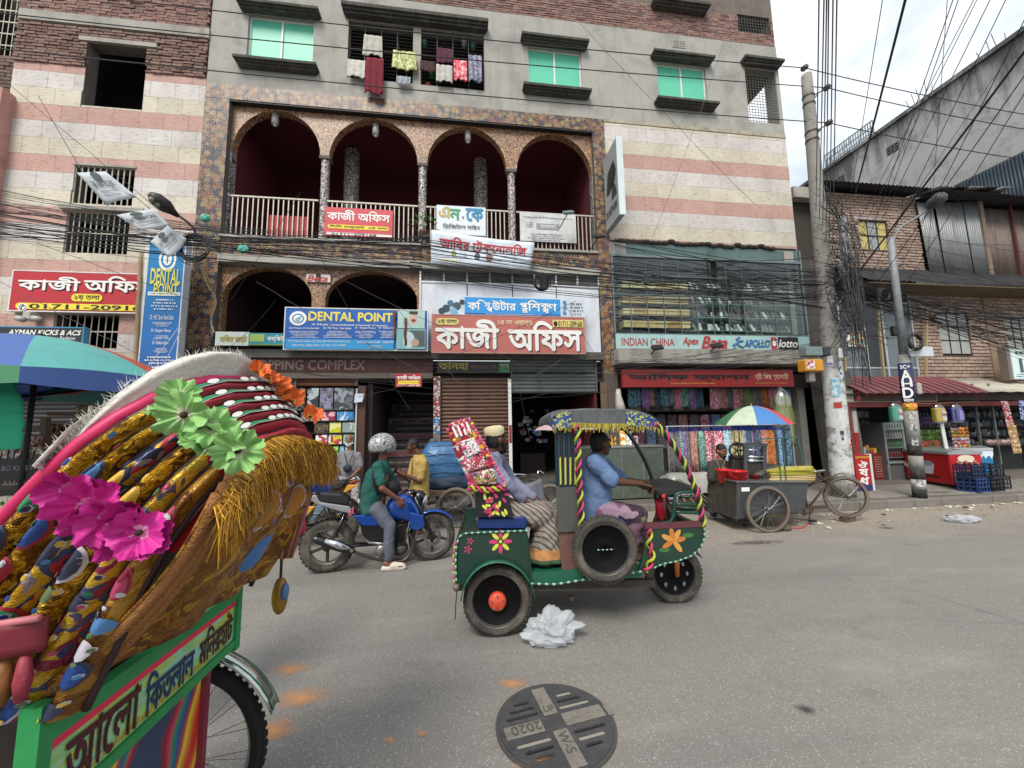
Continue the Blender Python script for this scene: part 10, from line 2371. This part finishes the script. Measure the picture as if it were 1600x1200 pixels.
MB().tube(curve([P(305,420,7.6),P(305,365,7.6),P(296,350,7.3),P(278,336,7.0)],5),.022,7).bd('arm',LPM,t,smooth=1)
a0_,a1_=P(279,338,7.0),P(234,303,6.6);d=(a1_-a0_).normalized();b=MB();sd_=V3((0,1,0)).cross(d)
b.tube([a0_,a0_.lerp(a1_,.2),a0_.lerp(a1_,.45),a0_.lerp(a1_,.8),a1_],[.03,.06,.115,.11,.05],12);b.bd('lamp_head',M('#2c2824',.5),t,smooth=1)
for f in(.62,.82):q=a0_.lerp(a1_,f)+V3((0,-.07,-.07));MB().ball(q,.045,.045,.045,8,6).bd('led_lens',M('#7c7870',.2),t,smooth=1)
def spot(px,py,Y,label,m_=BLACKP):
 c=P(px,py,Y);t=thing('flood_light',label,'light',c);MB().obox(c,(.26,.06,.15),(1,0,.15),(0,.7,-.7)).bd('lamp_body',m_,t,bevel=.01);MB().tube([c,c+V3((-.15,.3,-.25))],.012,5).bd('arm',BLACKP,t);return t
spot(1027,543,F-.6,'black flood light over the letters of the pale green shoe strip');spot(1120,540,F-.6,'black flood light covering the end of the red brand name');spot(936,369,F-.5,'dark lamp head at the foot of the projecting sign');spot(888,332,F-.35,'grey lamp clipped on the rail above the notice banner',M('#6c7478',.5));spot(663,370,F-.35,'dark lamp box on the balcony band beside the potted plant')
t=thing('security_camera','pair of white bullet cameras under the red office board on the striped wall','camera',P(42,500,F-.2))
for x0_,x1_ in((27,36),(52,62)):MB().tube([P(x0_,497,F-.25),P(x1_,499,F-.35)],.055,10).bd('camera_body',M('#a8a4a0',.5),t,smooth=1)
MB().box(P(38,500,F-.2).x,P(50,500,F-.2).x,F-.25,F-.05,P(42,504,F).z,P(42,492,F).z).bd('mount',M('#a8a49c',.5),t,bevel=.01)
t=thing('potted_plant','leafy green potted plant sitting on the balcony band by the shop banner','plant',P(662,372,F-.1));c=P(662,366,F-.12);MB().lathe([(0,-.1),(.09,-.1),(.12,.05)],c,(0,0,1),12).bd('pot',M('#5c4438',.8),t,smooth=1)
for k in range(34):
 a=rq.uniform(0,2*PI);L_=rq.uniform(.12,.34);d=V3((cos(a)*.7,sin(a)*.5,rq.uniform(.2,1.1))).normalized();s_=d.cross(Z3(1)).normalized();p=c+d*L_+Z3(.05);MB().add([p,p+d*.05+s_*.03,p+d*.12,p+d*.05-s_*.03],[(0,1,2,3)]).bd('leaf',M('#3c6c24' if k%2 else '#5c8a34',.5),t)
MB().tube([c,c+Z3(.25)],.012,5).bd('stem',M('#4a5c30',.8),t)
for k,(px,py)in enumerate(((320,343),(380,391))):
 o=crumple(P(px,py,7.15)-Z3(.03),.10,.05,.09,['turquoise plastic scrap snagged on the cables by the leaf tiles','mint plastic scrap snagged on the cables above the lower arch'][k],3+k,M('#4aa08c',.5));
for k,(pts,lb_)in enumerate((([(120,270),(165,268),(212,306),(168,322)],'uppermost white network poster strung diagonally before the barred window'),([(182,336),(240,326),(265,352),(222,362)],'middle white network poster strung on the slanting cord'),([(235,378),(262,352),(293,374),(266,403)],'lowest white network poster hanging over the tall dental sign'))):
 q=[P(x,y,7.0)for x,y in pts];t=thing('hanging_poster',lb_,'poster',q[0],group='white network posters strung on a cord')
 U=(q[1]-q[0]);W_=(q[3]-q[0]);N=U.cross(W_).normalized();N=N if N.y<0 else-N
 b=MB();b.grid(lambda u,w:q[0].lerp(q[1],u).lerp(q[3].lerp(q[2],u),w)+N*(.03*sin(u*5+k)*w),8,6);o=b.bd('poster_sheet',M('#aeb4b8',.6,dirt=.2),t,smooth=1);m=o.modifiers.new('thickness','SOLIDIFY');m.thickness=.004
 V1=-W_.normalized();c=(q[0]+q[1]+q[2]+q[3])/4;dg=M('#34383a',.6)
 MB().text('DK NETWORK',c+N*.035+V1*(W_.length*.05),U.length*.75,W_.length*.16,U,V1,N,.03,z=.005).bd('lettering',dg,t)
 for j in(1,2):MB().text('ইন্টারনেট সংযোগ',c+N*.035-V1*(W_.length*(.05+.12*j)),U.length*.6,W_.length*.07,U,V1,N,.01,z=.005).bd('lettering',dg,t)
 MB().add([c+N*.042+V1*(W_.length*.28)+U*(.16*cos(a))+V1*(.12*W_.length*sin(a))for a in[j*PI/8 for j in range(16)]],[tuple(range(16))]).bd('printed_emblem',M('#3a4a44',.6),t)
o=MB().tube([P(60,150,7.05),P(128,268,7.02),P(215,310,7.02),P(262,350,7.02),P(300,395,7.05)],.006,4).bd('cord',WRG);tag(o,'slanting cord carrying the three white network posters','cord')
def wire(pts,label,r=.010,name='power_line',mat=WR,group=None,cat='cable'):
 o=MB().tube([V3(p)for p in pts],r,5).bd(name,mat,smooth=1);return tag(o,label,cat,group)
WY=7.0
lines_=[((197,0),(400,22),(655,52),(800,66),(1200,97),ins[0]),((-10,19),(400,62),(655,85),(800,99),(1170,125),ins[1]),((-10,75),(320,110),(400,119),(800,154),(1170,180),ins[2])]
nm=['uppermost','middle','lowest'];ends=[(1620,182),(1620,205),(1620,252)]
for k,pl in enumerate(lines_):
 a,e=P(*pl[0],WY),pl[-1];m_=P(*pl[3],WY);chord=a.lerp(e,(m_.x-a.x)/(e.x-a.x));sg_=chord.z-m_.z;f_=(m_.x-a.x)/(e.x-a.x)
 wire(cable(a,e,sg_/(4*f_*(1-f_))),f'{nm[k]} of the three power lines crossing the grey cement storey',group=None)
 wire(cable(e,P(*ends[k],WY),.06),f'{nm[k]} power line running on from the pole past the blind concrete wall')
def bcb(n,x0,y0r,Y0,x1,y1r,Y1,sagr,grp,lab,seed,keep=0,rr_=(.0035,.0045,.006,.009),mid=None):
 r=random.Random(seed);b=MB();
 for k in range(n):
  ya,yb=r.uniform(*y0r),r.uniform(*y1r);p0,p1=P(x0,ya,Y0+r.uniform(-.2,.2)),P(x1,yb,Y1+r.uniform(-.15,.15));pts=cable(p0,p1,r.uniform(*sagr),seed=k+seed,n=18,wob=.02);rt=r.choice(rr_)
  if k<keep:o=MB().tube(pts,rt,4).bd('communication_cable',WR);tag(o,lab,'cable',grp)
  else:b.tube(pts,rt,4)
 if n>keep:kind(tag(b.bd('cable_bundle',WR),lab.replace('one of the black cables','mass of black cables'),'cables'),'stuff')
bcb(30,-20,(325,372),7.3,660,(368,425),7.3,(.0,.22),'cables sagging from the far street end to the arches','one of the black cables sagging across the barred window toward the arches',1,keep=10)
bcb(30,640,(365,432),7.3,1285,(420,470),7.0,(.02,.30),'cables sagging between the arches and the pole','one of the black cables sagging across the white panels and glass front',2,keep=12)
bcb(22,-20,(290,330),7.2,640,(372,420),7.3,(-.02,.2),'upper cables over the striped wall','one of the black cables slanting down over the striped wall',3,keep=8,rr_=(.003,.004))
bcb(56,1290,(418,462),6.95,1650,(488,575),6.9,(.0,.15),'cables running from the pole along the brick shops','one of the black cables running from the pole past the lower brick wall',4,keep=14)
bcb(12,1270,(300,430),6.95,1640,(360,470),6.9,(.02,.25),'thin cables before the tin sheets','one of the black cables crossing the corrugated tin sheets',5,keep=12,rr_=(.0035,.005))
bcb(20,960,(372,470),7.2,1290,(395,500),6.95,(-.1,.25),'cables gathering on the glass front','one of the black cables gathering from the glass front to the pole',6,keep=8)
bcb(10,440,(545,600),7.6,960,(540,620),7.6,(.05,.35),'pale wires sagging before the shutters','one of the black cables sagging in front of the shutters and fascia',7,keep=10,rr_=(.003,.004))
bcb(12,960,(560,590),7.6,1290,(500,560),7.05,(.02,.3),'cables along the clothes shop canopy','one of the black cables slanting up over the clothes shop canopy',8,keep=6,rr_=(.0035,.005))
r=random.Random(44);HWL=[((400,440),(700,600)),((500,400),(640,640)),((430,470),(330,560)),((520,430),(860,590)),((345,560),(290,640)),((0,120),(250,330)),((0,440),(230,560)),((60,380),(300,470)),((700,560),(900,470)),((720,600),(620,480)),((805,565),(830,690)),((835,560),(845,600)),((880,470),(960,600)),((980,0),(800,0)),((905,35),(1180,320)),((1130,70),(1020,370)),((620,60),(640,130)),((470,300),(360,470)),((880,560),(700,640)),((930,590),(660,655)),((560,620),(640,600))]
for k,(a,c_)in enumerate(HWL):
 if a[1]==0 and c_[1]==0:continue
 p0,p1=P(*a,7.5),P(*c_,7.6);o=MB().tube(cable(p0,p1,r.uniform(.0,.15),n=12,seed=k,wob=.02),.0045,4).bd('house_wire',WR if k%3 else WRG);tag(o,'thin slack house wire crossing in front of the arcade facade','wire','slack house wires across the facade')
o=MB().tube(curve([P(313,400,7.4),P(322,440,7.4),P(338,470,7.5),P(330,500,7.6),P(335,520,7.6)],5),.012,5).bd('conduit',M('#8c7c64',.7));tag(o,'tan flexible conduit looping down the leaf tile column','cable')
for k,(a,c_)in enumerate((((282,508),(225,580)),((284,512),(245,590)))):o=MB().tube(cable(P(*a,7.3),P(*c_,7.2),.02,n=8),.007,4).bd('pale_rope',M('#b8bcc0',.7));tag(o,['outer','inner'][k]+' pale cord tied from the tall dental sign down to the umbrella','cord')
grp='wires running overhead from the pole'
for k,x in enumerate((1279,1287,1291,1294,1301,1307)):
 a=P(1275+k*5.2,330+12*k,6.9);e=P(x,-30,2.6);e=a+(e-a)*2.2;o=MB().tube(cable(a,e,.05,n=14),.006,4).bd('overhead_wire',M('#55565c',.6));tag(o,['first','second','third','fourth','fifth','sixth'][k]+' of the near vertical wires rising beside the pole top','wire',grp)
fan=[((1330,300),(1376,0),.008),((1337,300),(1412,-5),.021),((1340,420),(1486,-5),.009),((1380,330),(1496,-10),.009),((1345,340),(1520,-10),.008),((1352,395),(1548,-15),.009),((1362,430),(1570,-10),.009),((1395,440),(1600,20),.010),((1330,440),(1600,70),.021),((1372,440),(1612,90),.012),((1400,470),(1612,115),.009),((1290,470),(1490,60),.007),((1280,520),(1600,40),.006),((1450,400),(1478,0),.006)]
od=['first','second','third','fourth','fifth','sixth','seventh','eighth','ninth','tenth','eleventh','twelfth','thirteenth','fourteenth']
for k,(a,e,rt)in enumerate(fan):
 p0=P(*a,6.95);p1=P(*e,3.2);p1=p0+(p1-p0)*2.4;pts=cable(p0,p1,.08,n=20);o=MB().tube(pts,rt*(.55 if rt<.02 else .7),5).bd('overhead_wire',WR if rt>.007 else WRG,smooth=1);tag(o,f'{od[k]} wire of the fan climbing from the pole over the street, counted from the pole','wire',grp)
